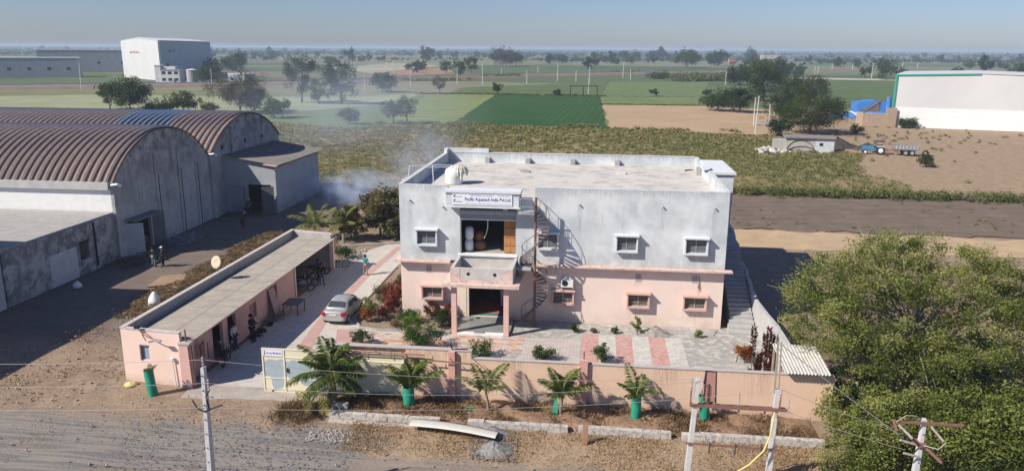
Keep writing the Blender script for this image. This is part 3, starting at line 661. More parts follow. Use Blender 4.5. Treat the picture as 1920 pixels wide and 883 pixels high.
# roof things
TK = thing('water_tank', 'white plastic water tank draped with cloth at the left end of the roof', 'water tank', (2.75, 5.2, 8.4))
b = MB(); b.lathe((2.75, 5.2, 8.4), [(.62, 0), (.66, .1), (.64, .45), (.66, .5), (.64, .9), (.55, 1.1), (.25, 1.22), (.2, 1.3)], 20); P_('tank_body', b, WHITE, TK, smooth=True)
vs = []; fs = []; n = 40
for j, (r, z) in enumerate(((.05, 1.33), (.3, 1.27), (.58, 1.12), (.70, .85), (.72, .5))):
    for k in range(n):
        t = 2*math.pi*k/n; w = .05*math.sin(k*2.4+j)*j/3; drop = (.18*math.sin(k*1.1)+.12*math.sin(k*.37)) if j == 4 else 0
        vs.append((3.05+(r+w)*math.cos(t), 5.35+(r+w)*math.sin(t), 8.5+z+drop+.02*random.random()))
for j in range(4):
    for k in range(n): fs.append((j*n+k, j*n+(k+1) % n, (j+1)*n+(k+1) % n, (j+1)*n+k))
b = MB(); b.add(vs, fs); P_('cloth_cover', b, mat('dirty_cloth', (.62, .59, .50), (.48, .46, .38), 4, c3=(.75, .74, .7), s3=9), TK)
PP = thing('roof_water_pipe', 'white plastic water pipe bridging the left parapet of the roof', 'pipe', (1.0, 4.0, 8.4))
b = MB(); b.tube([(-.45, 2.6, 9.0), (-.1, 3.2, 9.28), (-.1, 3.4, 9.9), (1.9, 4.6, 9.85), (2.9, 5.1, 9.75)], .03, 6); b.tube([(.6, 4.2, 9.7), (2.7, 5.3, 9.62)], .025, 6); P_('pipe_run', b, WHITE, PP)
b = MB(); b.tube([(1.9, 2.2, 8.4), (1.85, 2.2, 10.15)], .035, 6); P_('upright_pipe', b, WHITE, PP)
for (x, y, l) in ((7.4, 11.2, 'weathered flat block lying on the left half of the roof'), (15.0, 11.5, 'pale flat block lying on the right half of the roof')):
    b = MB(); b.box(x-.35, x+.35, y-.2, y+.2, 8.4, 8.58); tag(b.build('roof_block', CONC if x < 10 else mat('pale_block', (.66, .62, .56), (.6, .56, .5), 3)), l, 'block')
b = MB(); b.bar((20.2, 13.6, 8.43), (20.7, 14.3, 8.47), .05); b.bar((20.3, 14.2, 8.43), (20.9, 13.9, 8.5), .05); tag(b.build('loose_rods', DARK), 'dark loose rods lying in the far right corner of the roof', 'rods')
b = MB(); b.prism([(6.3, -2.6), (6.95, -2.6), (6.95, -2.2), (6.3, -2.2)], 3.622, 4.3); tag(b.build('carton', mat('stained_carton', (.62, .52, .38), (.5, .42, .3), 3)), 'stained beige box standing on the balcony over the porch', 'box')
# goods inside the upper room
CB = mat('carton_brown', (.50, .24, .09), (.42, .19, .07), 3)
TP = mat('carton_tape', (.18, .09, .05), (.15, .08, .05), 3)
rows = ['bottom', 'second', 'third', 'topmost']; cols_ = ['left', 'middle', 'right']
for i in range(3):
    for j in range(4):
        x = 7.02+i*.46; z = 4.602+j*.60; c = thing('carton', f'brown carton, {rows[j]} of the {cols_[i]} column stacked inside the upper shutter opening', 'carton', (x+.22, .65, z), 0, 'cartons stacked behind the upper opening')
        b = MB(); b.box(x, x+.44, .42, .92, z+.002, z+.59); P_('carton_body', b, CB, c)
        b = MB(); b.box(x+.06, x+.38, .412, .418, z+.47, z+.52); P_('tape', b, TP, c)
for i, (x, z, l) in enumerate(((4.28, 4.602, 'white lower sack pile inside the left edge of the upper opening'), (4.30, 5.45, 'white upper sack on the pile inside the left edge of the upper opening'))):
    b = MB(); b.lathe((x+.30, .75, z), [(.24, 0), (.30, .12), (.31, .5), (.27, .78), (.12, .84)], 12); tag(b.build('sack', WHITE, smooth=True), l, 'sack')
for i, (x, y, z, r, l) in enumerate(((5.25, 1.3, 4.602, .42, 'reddish brown bundle on the floor inside the upper opening'), (5.15, 1.5, 5.2, .34, 'brown bundle on top of the reddish one inside the upper opening'))):
    b = MB(); b.lathe((x, y, z), [(r*.8, 0), (r, .1), (r*1.05, .35), (r*.8, .55), (r*.3, .62)], 14); tag(b.build('bundle', mat('bundle_brown', (.28, .12, .08), (.2, .09, .07), 5), smooth=True), l, 'bundle')
DK = thing('reception_desk', 'white desk inside the ground floor entrance hall', 'desk', (7.2, 2.8, .15))
b = MB(); b.box(6.55, 7.9, 2.4, 3.0, .17, 1.25); P_('desk_body', b, mat('desk_white', (.70, .70, .74), (.64, .64, .68), 2, .4), DK); b = MB(); b.box(6.5, 7.95, 2.35, 3.05, 1.252, 1.3); P_('desk_top', b, WHITE, DK)
# slippers in the porch
for (x, y, a, l) in ((4.95, -.75, .3, 'left dark pair of slippers on the porch floor'), (5.35, -.35, -.2, 'dark pair of slippers near the entrance threshold')):
    t = thing('slippers', l, 'slippers', (x, y, .162), a, 'slippers on the porch')
    for s in (-.06, .06):
        b = MB(L=True); b.lathe((0, 0, 0), [(.045, 0), (.05, .02), (.045, .03)], 10); b.v = [(vx+s, vy*2.6, vz) for vx, vy, vz in b.v]; sl = P_('slipper', b, DARK, t)
        b = MB(L=True); b.tube([(s-.045, -.03, .02), (s, -.05, .07), (s+.045, -.03, .02)], .012, 5); P_('strap', b, DARK, sl)
# ------------------------------------------------------------------ compound wall and gate
WALLP = wall_mat('compound_pink', (.76, .55, .40), (.71, .50, .36), (.55, .40, .30), z0=[(.7, -.1, (.48, .36, .27))], streak=.35, spots=((10, 40, 2.8, .8), (9.3, .5, 2.4, 1.8), (16.8, .7, 2.4, 1.6), (21.5, .6, 2.4, 1.9)))
CAP = mat('wall_cap', (.50, .45, .41), (.42, .38, .35), 2)
CW = thing('compound_wall', 'long pink front boundary wall facing the road', 'wall', (12, -12.4, 0))
b = MB(); b.box(3.42, 6.9, -12.55, -12.35, 0, 2.78); b.box(6.9, 12.5, -12.55, -12.35, 0, 2.38); b.box(12.9, 25.0, -12.55, -12.35, 0, 2.38); b.box(-.4, 3.42, -12.40, -12.25, 0, 2.78); P_('wall', b, WALLP, CW)
b = MB(); b.box(-.42, 6.92, -12.58, -12.22, 2.782, 2.83); b.box(6.94, 12.48, -12.58, -12.32, 2.382, 2.43); b.box(12.92, 25.0, -12.58, -12.32, 2.382, 2.43); P_('wall_cap', b, CAP, CW)
PC = mat('pink_pilaster', (.68, .38, .32), (.60, .33, .28), 2)
b = MB(); b.box(5.72, 6.06, -12.75, -12.552, 0, 2.79); P_('pilaster', b, PC, CW)
b = MB(); b.box(12.5, 12.9, -12.72, -12.3, 0, 2.66); P_('pilaster', b, PC, CW)
b = MB(); b.tube([(12.7, -12.5, 2.66), (12.7, -12.5, 3.05)], .03, 6); b.tube([(5.9, -12.5, 2.8), (5.8, -12.5, 3.15)], .035, 6); b.tube([(5.9, -12.5, 2.85), (6.7, -12.45, 2.9)], .03, 6); P_('rebar_stub', b, DARK, CW)
SW = thing('side_wall', 'pale grey side boundary wall stepping up beside the outside stair', 'wall', (24.0, 2, 0))
prof = [(-12.3, 0), (-12.3, 2.2), (-5.0, 2.25), (-2.7, 2.05), (.7, 1.85), (1.1, 1.95), (1.5, 1.9), (1.9, 2.05), (2.5, 2.1), (3.1, 2.35), (3.7, 2.45), (4.5, 2.5), (4.6, 2.75), (5.7, 2.8), (8.9, 3.0), (8.95, 3.6), (10.1, 3.65), (10.4, 3.9), (11.2, 4.2), (15.2, 4.25), (15.2, 0)]
b = MB(); b.prism(prof, 23.80, 24.02, 'x'); P_('wall', b, mat('side_wall_grey', (.52, .51, .49), (.43, .425, .41), .9, c3=(.30, .29, .28), s3=3), SW)
G_ = thing('sliding_gate', 'cream sheet metal sliding gate with grey primer patches', 'gate', (-.5, -12.62, 0))
CREAM = mat('gate_cream', (.80, .73, .54), (.76, .69, .50), 1.5, .5)
def gatemat():
    m, nt, out = newmat('gate_sheet'); p = wpos(nt); sx = N(nt, 'ShaderNodeSeparateXYZ'); nt.links.new(p, sx.inputs[0]); X, Z = sx.outputs[0], sx.outputs[2]
    nz = noise(nt, p, 2.6, 5, .6); nz2 = noise(nt, p, 1.2, 3, .5)
    def patch(cx, cz, rx, rz, w=.5):
        dx = mth(nt, 'DIVIDE', mth(nt, 'SUBTRACT', X, cx), rx); dz = mth(nt, 'DIVIDE', mth(nt, 'SUBTRACT', Z, cz), rz)
        d = mth(nt, 'POWER', mth(nt, 'ADD', mth(nt, 'POWER', mth(nt, 'ABSOLUTE', dx), 3.0), mth(nt, 'POWER', mth(nt, 'ABSOLUTE', dz), 3.0)), .333)
        return mth(nt, 'LESS_THAN', mth(nt, 'ADD', d, mth(nt, 'MULTIPLY', mth(nt, 'SUBTRACT', nz, .5), w*2)), 1.0)
    f = mth(nt, 'MAXIMUM', patch(-3.75, 1.35, .62, .52), patch(-3.6, .75, .36, .62))
    f = mth(nt, 'MAXIMUM', f, patch(-2.45, 1.3, .8, .55)); f = mth(nt, 'MAXIMUM', f, patch(-1.85, .95, .55, .5)); 
    f2 = patch(-.75, .8, .95, .85, .15)
    c = mix(nt, f, mix(nt, nz2, (.80, .73, .52), (.75, .67, .47)), mix(nt, nz, (.30, .37, .40), (.45, .53, .56)))
    c = mix(nt, f2, c, (.36, .40, .42)); bsdf(nt, out, c, .5); return m
GM = gatemat()
b = MB(); b.box(-4.32, -3.22, -12.66, -12.62, .08, 2.0); b.box(-3.14, 3.3, -12.66, -12.62, .08, 2.38); P_('gate_leaf', b, GM, G_)
b = MB()
for (x0, x1, z0, z1) in ((-4.4, -4.32, .05, 2.42), (-3.22, -3.14, .05, 2.42), (3.3, 3.36, .05, 2.42), (-4.4, 3.36, 2.42, 2.47), (-4.32, -3.22, .76, .79), (-3.14, 3.3, .76, .79), (-3.14, 3.3, 1.98, 2.01), (-4.4, 3.36, .0, .045)): b.box(x0, x1, -12.69, -12.6, z0, z1)
P_('gate_frame', b, CREAM, G_)
b = MB(); b.box(-4.30, -3.24, -12.70, -12.665, 2.04, 2.40); gs = P_('name_board', b, mat('board_white', (.80, .80, .88), (.76, .76, .84), 2, .4), G_, 'white name board with violet lettering')
VIO = mat('letter_violet', (.10, .07, .28), (.12, .09, .33), 3, .5)
lettering('Farmey Membrane', -4.12, 2.12, .84, .17, -12.703, VIO, gs)
b = MB(); b.box(-4.24, -4.19, -12.704, -12.702, 2.08, 2.36); P_('logo_mark', b, VIO, gs)
b = MB(); b.box(-3.05, -2.97, -12.72, -12.695, 1.15, 1.42); P_('gate_handle', b, DARK, G_)
for x in (-3.9, -1.6, 2.4):
    b = MB(); b.tube([(x, -12.58, .03), (x, -12.70, .03)], .06, 10); P_('gate_wheel', b, DARK, G_)
TR = thing('pipe_trellis', 'rusty pipe framework fixed along the wall top over the gate', 'pipe frame', (2.5, -12.7, 0))
b = MB()
for z in (2.42, 2.58): b.tube([(-.3, -12.76, z), (4.5, -12.76, z-.02)], .03, 6)
for x in (-.1, 1.3, 2.7): b.tube([(x, -12.76, 2.28), (x, -12.76, 2.9)], .022, 5); b.tube([(x+.2, -12.76, 2.85), (x+.85, -12.76, 2.5)], .022, 5)
b.tube([(4.75, -12.9, 2.35), (6.95, -12.9, 2.25)], .035, 6); b.tube([(4.95, -12.95, 2.62), (4.95, -12.95, 2.35)], .025, 5); b.tube([(5.85, -12.95, 2.55), (6.05, -12.95, 2.3)], .025, 5); b.tube([(7.0, -12.9, 2.6), (7.7, -13.0, 2.0)], .022, 5)
P_('pipe_run', b, RUST, TR)
# driveway, yard, tiles
YARD = mat('yard_concrete', (.36, .345, .315), (.29, .28, .26), .6, .9, c3=(.52, .49, .44), s3=2.2, f3=.42, bump=.3, bs=18)
sheet('yard_paving', [(-.9, -12.24), (23.8, -12.3), (23.8, .4), (21.6, .4), (21.5, -.01), (7.85, -.01), (7.85, -3.15), (-.2, -3.0), (-.9, -5)], .008, YARD)
DRV = mat('driveway_concrete', (.56, .51, .45), (.49, .445, .39), .5, .9, c3=(.33, .31, .28), s3=2.2, f3=.35, bump=.2, bs=16)
sheet('driveway', [(-8.55, -12.4), (-.9, -12.4), (-.9, -6.2), (-.9, -2.9), (-2.2, -2.7), (-3.1, -1.2), (-3.45, 3), (-3.5, 12), (-2.6, 17.3), (.2, 18.2), (.2, 20.2), (-5.5, 20.4), (-7.3, 17), (-8.2, 13), (-8.6, 9.5)], .012, DRV)
REDT = None
def tilemat(name, colors, sx, sy, mortar=(.30, .27, .24), sel='cell'):
    m, nt, out = newmat(name); p = wpos(nt)
    br = N(nt, 'ShaderNodeTexBrick'); br.offset = .5; br.inputs['Scale'].default_value = 1.0
    br.inputs['Brick Width'].default_value = sx; br.inputs['Row Height'].default_value = sy; br.inputs['Mortar Size'].default_value = .012
    br.inputs['Color1'].default_value = (0, 0, 0, 1); br.inputs['Color2'].default_value = (1, 1, 1, 1); br.inputs['Mortar'].default_value = (.5, .5, .5, 1)
    nt.links.new(p, br.inputs['Vector'])
    k = len(colors); c = ramp(nt, br.outputs['Color'], [(i/k, cc) for i, cc in enumerate(colors)], 'CONSTANT')
    c = mix(nt, ramp(nt, noise(nt, p, 1.3, 5, .65), [(.42, 0.0), (.7, .45)]), c, (.48, .43, .38))
    c = mix(nt, br.outputs['Fac'], c, mortar); bsdf(nt, out, c, .75); return m
sheet('tiled_path', jag([(-2.4, -6.15), (9.3, -5.7), (9.3, -3.2), (-.9, -3.2), (-2.3, -3.3)], .02, 3), .016, tilemat('checker_tiles', [(.58, .50, .44), (.62, .33, .20), (.50, .47, .43), (.64, .42, .28), (.28, .27, .26), (.60, .54, .47), (.66, .30, .18)], .42, .21))
sheet('tiled_path', jag([(8.9, -6.6), (12.4, -6.75), (12.4, -3.0), (8.9, -3.2)], .05, 2), .018, tilemat('faded_tiles', [(.52, .47, .42), (.46, .42, .38), (.55, .48, .42), (.50, .42, .37)], .42, .21))
TR_R = tilemat('red_pavers', [(.50, .22, .19), (.44, .18, .16), (.55, .28, .24), (.38, .16, .14)], .20, .11, (.58, .44, .38)); TR_W = tilemat('white_pavers', [(.62, .60, .55), (.55, .53, .48), (.68, .66, .61), (.50, .48, .43)], .20, .11, (.36, .34, .31))
for i in range(6):
    x = 12.48+i*1.05; sheet('paver_strip', [(x, -7.0), (x+1.05, -7.0), (x+1.05, -2.05), (x, -2.05)], .020, TR_R if i % 2 == 0 else TR_W)
RP = mat('red_path', (.50, .32, .28), (.44, .28, .24), 1.2, c3=(.45, .36, .3), s3=5)
sheet('red_path', [(-4.35, -12.3), (-3.2, -12.3), (-4.75, -1.9), (-5.0, 9), (-4.6, 18.3), (-5.2, 18.3), (-5.6, 9), (-5.45, -1.9)], .020, RP)
sheet('red_path', [(-2.5, -6.9), (-.6, -7.0), (-.6, -5.9), (-2.6, -3.2), (-3.6, -3.2)], .024, RP)
sheet('gate_apron', jag([(-8.5, -14.1), (3.2, -13.3), (3.2, -12.42), (-8.5, -12.42)], .12, .6), .006, mat('apron', (.42, .37, .32), (.34, .29, .25), 1, c3=(.25, .2, .16), s3=4))
# wet or stained concrete patches, gravel heap by the wall of the building
def heap(name, c, rx, ry, h, m, label, cat, n=26, rough=.15):
    vs = []; fs = []
    for j in range(9):
        r = j/8
        for k in range(n):
            t = 2*math.pi*k/n; rr = r*(1+rough*math.sin(k*1.7+1)*.6+rough*random.uniform(-.5, .5)*(j > 1))
            vs.append((c[0]+rx*rr*math.cos(t), c[1]+ry*rr*math.sin(t), c[2]+h*max(0, (1-r)**1.15)*(1+.12*random.uniform(-1, 1))+(.0 if j < 8 else -.03)))
    for j in range(8):
        for k in range(n): fs.append((j*n+k, j*n+(k+1) % n, (j+1)*n+(k+1) % n, (j+1)*n+k))
    b = MB(); b.add(vs, fs); o = b.build(name, m, None, False); return tag(o, label, cat)
GRV = mat('gravel_stone', (.30, .29, .28), (.20, .195, .19), 9, .95, bump=1, bs=40, c3=(.42, .40, .38), s3=22)
heap('gravel_heap', (17.2, -1.45, .012), 1.15, .75, .55, mat('sand_heap', (.33, .30, .27), (.25, .23, .21), 6, bump=.8), 'low grey sand heap against the pink wall of the main building', 'sand heap')
heap('gravel_heap', (8.4, -15.9, .0), 1.0, .62, .42, GRV, 'grey gravel heap half covered by the fallen sheet, upper part by the kerb', 'gravel heap')
heap('gravel_heap', (8.75, -17.35, .0), .85, .85, .38, GRV, 'grey gravel heap on the verge just below the fallen sheet', 'gravel heap')
def stones(name, x0, x1, y0, y1, n, s, m, z=.0, kind='stuff'):
    b = MB()
    for _ in range(n):
        x = random.uniform(x0, x1); y = random.uniform(y0, y1); r = s*random.uniform(.4, 1.3)
        b.obox((x, y, z+r*.25), (r, r*random.uniform(.6, 1), r*.6), (random.uniform(-.6, .6), random.uniform(-.6, .6), random.uniform(0, 3)))
    return tag(b.build(name, m, fixn=False), kind=kind)
stones('gravel', 7.6, 9.8, -18.3, -15.3, 900, .055, GRV); stones('gravel', -9, 2.5, -21, -15, 1500, .05, GRV)
stones('gravel', -.3, 2.0, -17.6, -16.4, 500, .05, mat('pale_gravel', (.48, .45, .42), (.38, .36, .34), 9))
stones('rubble', -15, 24, -22, -13.2, 230, .085, mat('rubble_stone', (.45, .36, .29), (.34, .27, .22), 5, c3=(.6, .55, .5), s3=8))
stones('rubble', -21, -12.8, -16, -1, 260, .10, MATS['rubble_stone'])
stones('rubble', -8.7, -7.4, 10.8, 16.5, 120, .20, mat('kerb_rubble', (.42, .39, .35), (.3, .27, .24), 5))
# planting bed along the wall and the low kerb
SOIL = mat('bed_soil', (.24, .15, .095), (.33, .21, .13), 1.3, .97, c3=(.14, .09, .06), s3=6, f3=.4, bump=.9, bs=14)
def bed():
    xs = np.linspace(-.4, 24.0, 180); ys = np.linspace(-15.1, -12.55, 26); vs = []; fs = []
    for y in ys:
        for x in xs:
            e = min(1, (y+15.1)/.3, (-12.55-y)/.25)*min(1, (x+.4)/.5, (24-x)/.5)
            vs.append((x, y, .02+.20*max(0, e)*(1+.45*math.sin(x*2.1+y)*math.sin(x*.63+2*y))+.045*random.random()))
    nx = len(xs)
    for j in range(len(ys)-1):
        for i in range(nx-1): fs.append((j*nx+i, j*nx+i+1, (j+1)*nx+i+1, (j+1)*nx+i))
    b = MB(); b.add(vs, fs); tag(b.build('soil_bed', SOIL, None, True), kind='structure')
bed()
KM = mat('kerb_block', (.58, .54, .48), (.48, .44, .39), 2, .9, c3=(.28, .25, .22), s3=5, f3=.42, bump=.5, bs=18)
def kerb(x0, x1, label, y=-15.25, h=.34, w=.3):
    t = thing('low_kerb_wall', label, 'kerb', ((x0+x1)/2, y, 0)); x = x0
    while x < x1-.1:
        L = min(random.uniform(.7, 1.1), x1-x); b = MB(); b.obox((x+L/2, y+random.uniform(-.02, .02), h/2+random.uniform(-.03, .02)), (L-.012, w, h), (random.uniform(-.02, .02), random.uniform(-.015, .015), random.uniform(-.015, .015))); P_('kerb_block', b, KM, t); x += L
kerb(.15, 5.85, 'whitewashed low kerb wall left of the gap behind the fallen sheet'); kerb(7.15, 12.05, 'whitewashed low kerb wall between the gap and the brown stake'); kerb(12.55, 16.95, 'low block kerb between the brown stake and the paired poles'); kerb(17.45, 24.0, 'low block kerb below the paired poles, running to the big tree')
kerb(.1, .9, 'short stub of rough kerb at the foot of the large palm', -14.6, .5)
b = MB(); b.box(.2, 5.8, -15.75, -15.45, 0, .05); tag(b.build('kerb_footing', mat('footing', (.52, .46, .40), (.40, .34, .29), 2)), 'crumbling concrete footing strip in front of the left kerb', 'footing')
b = MB(); pts = []
n = 14; vs = []
for i in range(n+1):
    t = i/n; x = 4.45+4.3*t; y = -15.75-.75*t; z = .34+.10*math.sin(t*3.1)-.02*t
    for k in (-1, -.33, .33, 1): vs.append((x+.05*k, y+.38*k*(1-.15*t), z+.03*(k*k)-.05*(k > 0)*0-.12*(k < 0)*0+(.02 if abs(k) < 1 else -.05)))
b.add(vs+[(x, y, z-.02) for x, y, z in vs], [(i*4+k, i*4+k+1, i*4+k+5, i*4+k+4) for i in range(n) for k in range(3)]+[(len(vs)+i*4+k, len(vs)+i*4+k+4, len(vs)+i*4+k+5, len(vs)+i*4+k+1) for i in range(n) for k in range(3)]+[(i*4, i*4+4, len(vs)+i*4+4, len(vs)+i*4) for i in range(n)]+[(i*4+3, len(vs)+i*4+3, len(vs)+i*4+7, i*4+7) for i in range(n)])
tag(b.build('fallen_sheet', mat('sheet_pale', (.60, .58, .52), (.54, .52, .46), 1.5, .7), None, True), 'long pale cement sheet fallen across the kerb and the gravel heap', 'sheet')
b = MB(); b.obox((12.88, -16.3, .45), (.26, .1, 1.0), (-.12, .05, .1)); tag(b.build('stake', mat('stake_brown', (.40, .24, .15), (.34, .2, .12), 4)), 'brown stone stake leaning against the kerb', 'stake')
# ------------------------------------------------------------------ small tin-roofed corner shed (right) and its posts
CS = thing('corner_lean_to', 'small lean-to with a pale corrugated roof at the right end of the wall', 'shed', (23.4, -11.4, 0))
def corrugated(x0, x1, y0, y1, z00, z10, z01, z11, pitch, amp, axis='y', th=.012, seg=4, m=None, parent=None, name='corrugated_roof'):
    """sheet between four corner heights; ridges run along `axis`"""
    b = MB(); vs = []; n = max(2, int(((x1-x0) if axis == 'y' else (y1-y0))/pitch*seg)); k = 2
    for i in range(n+1):
        t = i/n; wv = amp*math.sin(2*math.pi*i/seg)
        for j in range(k):
            s_ = j/(k-1)
            if axis == 'y': x = x0+(x1-x0)*t; y = y0+(y1-y0)*s_; u_, v_ = t, s_
            else: y = y0+(y1-y0)*t; x = x0+(x1-x0)*s_; u_, v_ = s_, t
            z = z00*(1-u_)*(1-v_)+z10*u_*(1-v_)+z01*(1-u_)*v_+z11*u_*v_+wv
            vs.append((x, y, z))
    m2 = len(vs); fs = [(i*2, i*2+1, i*2+3, i*2+2) for i in range(n)]+[(m2+i*2, m2+i*2+2, m2+i*2+3, m2+i*2+1) for i in range(n)]+[(0, m2, m2+1, 1), (2*n, 2*n+1, m2+2*n+1, m2+2*n)]
    fs += [(2*i, 2*i+2, m2+2*i+2, m2+2*i) for i in range(n)]+[(2*i+1, m2+2*i+1, m2+2*i+3, 2*i+3) for i in range(n)]
    b.add(vs+[(x, y, z-th) for x, y, z in vs], fs); return P_(name, b, m, parent)
corrugated(22.55, 24.75, -12.95, -9.9, 2.62, 2.62, 2.95, 2.95, .16, .035, 'y', m=mat('roof_sheet_pale', (.56, .54, .49), (.46, .44, .40), 1.8, .6, c3=(.38, .36, .32), s3=4), parent=CS)
b = MB()
for x, y, z in ((22.65, -10.0, 2.85), (22.65, -12.2, 2.6), (24.6, -10.0, 2.85)): b.box(x-.05, x+.05, y-.05, y+.05, 0, z)
P_('post', b, mat('post_wood', (.42, .34, .25), (.34, .27, .2), 4), CS)
# ------------------------------------------------------------------ long shed on the left
SHED = thing('long_shed', 'long single storey pink shed with a cement sheet roof beside the driveway', 'shed', (-10.6, -1.5, 0))
# plan corners: FL(-12.55,-12.3) FR(-8.9,-12.7) BR(-8.45,10.6) BL(-12.3,11.6)
fl, fr, br_, bl = (-12.55, -12.3), (-8.95, -12.7), (-8.55, 10.4), (-12.35, 11.2)
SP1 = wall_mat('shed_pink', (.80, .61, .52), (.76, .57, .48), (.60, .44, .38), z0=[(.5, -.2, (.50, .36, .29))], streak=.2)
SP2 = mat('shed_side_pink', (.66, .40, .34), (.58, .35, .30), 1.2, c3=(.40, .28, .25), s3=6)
def wallseg(b, a, c, t, z0, z1):
    a = Vector((a[0], a[1])); c = Vector((c[0], c[1])); d = (c-a).normalized(); n = Vector((-d.y, d.x))*t
    b.prism([(a.x, a.y), (c.x, c.y), (c.x+n.x, c.y+n.y), (a.x+n.x, a.y+n.y)], z0, z1)
b = MB(); wallseg(b, fl, fr, .2, 0, 1.35); 
def lerp2(a, c, t): return (a[0]+(c[0]-a[0])*t, a[1]+(c[1]-a[1])*t)
wallseg(b, fl, lerp2(fl, fr, .31), .2, 1.35, 2.2); wallseg(b, lerp2(fl, fr, .46), fr, .2, 1.35, 2.2); wallseg(b, fl, fr, .2, 2.2, 3.05); P_('front_wall', b, SP1, SHED)
b = MB(); wallseg(b, bl, (fl[0], fl[1]+.2), .2, 0, 3.05); wallseg(b, br_, bl, .2, 0, 2.98); P_('back_wall', b, mat('shed_grey', (.46, .44, .42), (.38, .36, .34), 1, c3=(.25, .24, .23), s3=4), SHED)
b = MB(); w_ = .28
wallseg(b, (bl[0]+.03, bl[1]), (fl[0]-.04, fl[1]-.03), .28, 3.052, 3.13); wallseg(b, (fl[0]+.25, fl[1]-.06), (fr[0], fr[1]-.02), .26, 3.052, 3.11); wallseg(b, (br_[0]+.1, br_[1]+.02), (bl[0]+.3, bl[1]+.02), .26, 2.982, 3.10); P_('parapet_cap', b, mat('shed_cap', (.60, .54, .49), (.48, .43, .39), 2, c3=(.3, .28, .26), s3=6), SHED)
# right wall with door openings, open bay at the far end
b = MB(); xr = lambda y: -8.95+(y+12.7)/23.1*.4
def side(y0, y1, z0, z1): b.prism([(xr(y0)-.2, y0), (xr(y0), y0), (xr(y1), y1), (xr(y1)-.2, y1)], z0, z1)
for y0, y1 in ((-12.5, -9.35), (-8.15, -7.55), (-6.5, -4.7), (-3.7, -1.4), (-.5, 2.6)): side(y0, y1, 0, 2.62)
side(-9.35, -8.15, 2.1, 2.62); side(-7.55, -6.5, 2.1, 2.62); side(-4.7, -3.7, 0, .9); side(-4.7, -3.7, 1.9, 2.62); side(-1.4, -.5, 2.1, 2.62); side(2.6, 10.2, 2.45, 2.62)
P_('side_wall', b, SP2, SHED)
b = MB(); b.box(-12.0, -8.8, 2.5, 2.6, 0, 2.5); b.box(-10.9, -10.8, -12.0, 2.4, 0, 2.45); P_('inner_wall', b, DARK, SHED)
b = MB(); b.box(-9.1, -8.95, -4.72, -3.68, .9, 1.9); P_('window', b, mat('shed_shutter', (.40, .24, .21), (.34, .2, .18), 3), SHED)
b = MB(); b.prism([(-8.72, 10.15), (-8.40, 10.15), (-8.40, 10.45), (-8.72, 10.45)], 0, 2.6); P_('bay_pillar', b, SP1, SHED); b = MB(); b.box(-8.9, -8.6, 2.45, 2.62, 0, 2.45); P_('bay_pillar', b, SP1, SHED)
sheetm, nt, out = newmat('cement_sheet'); p = wpos(nt)
cc = mix(nt, ramp(nt, noise(nt, p, 1.1, 5, .65), [(.35, 0.0), (.65, 1.0)]), (.36, .32, .275), (.29, .26, .225))
mp = N(nt, 'ShaderNodeMapping'); mp.inputs['Scale'].default_value = (.5, 3, 1); nt.links.new(p, mp.inputs[0]); cc = mix(nt, ramp(nt, noise(nt, mp.outputs[0], .6, 4, .6), [(.5, 0.0), (.62, .5)]), cc, (.25, .22, .19))
sx = N(nt, 'ShaderNodeSeparateXYZ'); nt.links.new(p, sx.inputs[0]); sk = mth(nt, 'ABSOLUTE', mth(nt, 'SUBTRACT', sx.outputs[0], -9.95)); cc = mix(nt, mth(nt, 'LESS_THAN', sk, .03), cc, (.16, .14, .12))
bsdf(nt, out, cc, .95, 0, noise(nt, p, 20, 3), .3, .02, .1)
corrugated(-11.85, -8.25, -12.35, 10.9, 2.60, 2.66, 2.60, 2.66, .17, .03, 'x', seg=4, m=sheetm, parent=SHED)
b = MB(); b.box(-12.34, -11.7, -12.05, 10.9, 2.2, 2.25); P_('roof_shade_strip', b, mat('shade_dark', (.035, .04, .05), (.05, .055, .065), 2), SHED)  # near-black strip painted in as the shadow between left parapet and roof sheets
ww = thing('x', '', '') if False else None
b = MB(); a = lerp2(fl, fr, .31); c = lerp2(fl, fr, .46); wallseg(b, (a[0]-.02, a[1]+.08), (c[0]+.02, c[1]+.08), .03, 1.35, 2.2); WI = P_('window', b, mat('window_blue_glass', (.22, .30, .36), (.30, .38, .44), 3, .15), SHED)
b = MB(); b.bar((a[0]+.03, a[1]-.02, 1.33), (a[0]+.03, a[1]-.02, 2.22), .07); b.bar((a[0], a[1]-.02, 2.2), (c[0], c[1]-.02, 2.2), .05); P_('window_frame', b, mat('frame_brown', (.28, .2, .2), (.22, .16, .16), 3), WI)
b = MB(); b.tube([(-9.35, -12.75, 0), (-9.45, -12.74, 1.55)], .03, 6); b.obox((-9.45, -12.78, 1.62), (.18, .12, .16)); P_('downpipe', b, WHITE, SHED)
# gate post beside the shed
GP = thing('gate_post', 'pink gate post with steel rails at the corner of the long shed', 'gate post', (-8.6, -12.6, 0))
b = MB(); b.box(-8.94, -8.35, -12.86, -12.45, 0, 2.5); P_('post_body', b, mat('post_pink', (.70, .44, .38), (.64, .40, .34), 2), GP)
b = MB(); b.box(-8.96, -8.3, -12.9, -12.4, 2.502, 2.6); P_('post_cap', b, CAP, GP)
b = MB(); b.tube([(-8.30, -12.9, 0), (-8.38, -12.9, 2.5)], .035, 6); b.tube([(-8.20, -12.75, 0), (-8.28, -12.75, 2.45)], .03, 6); b.tube([(-8.6, -12.65, 2.6), (-8.62, -12.65, 3.3)], .04, 6); P_('rail', b, RUST, GP)
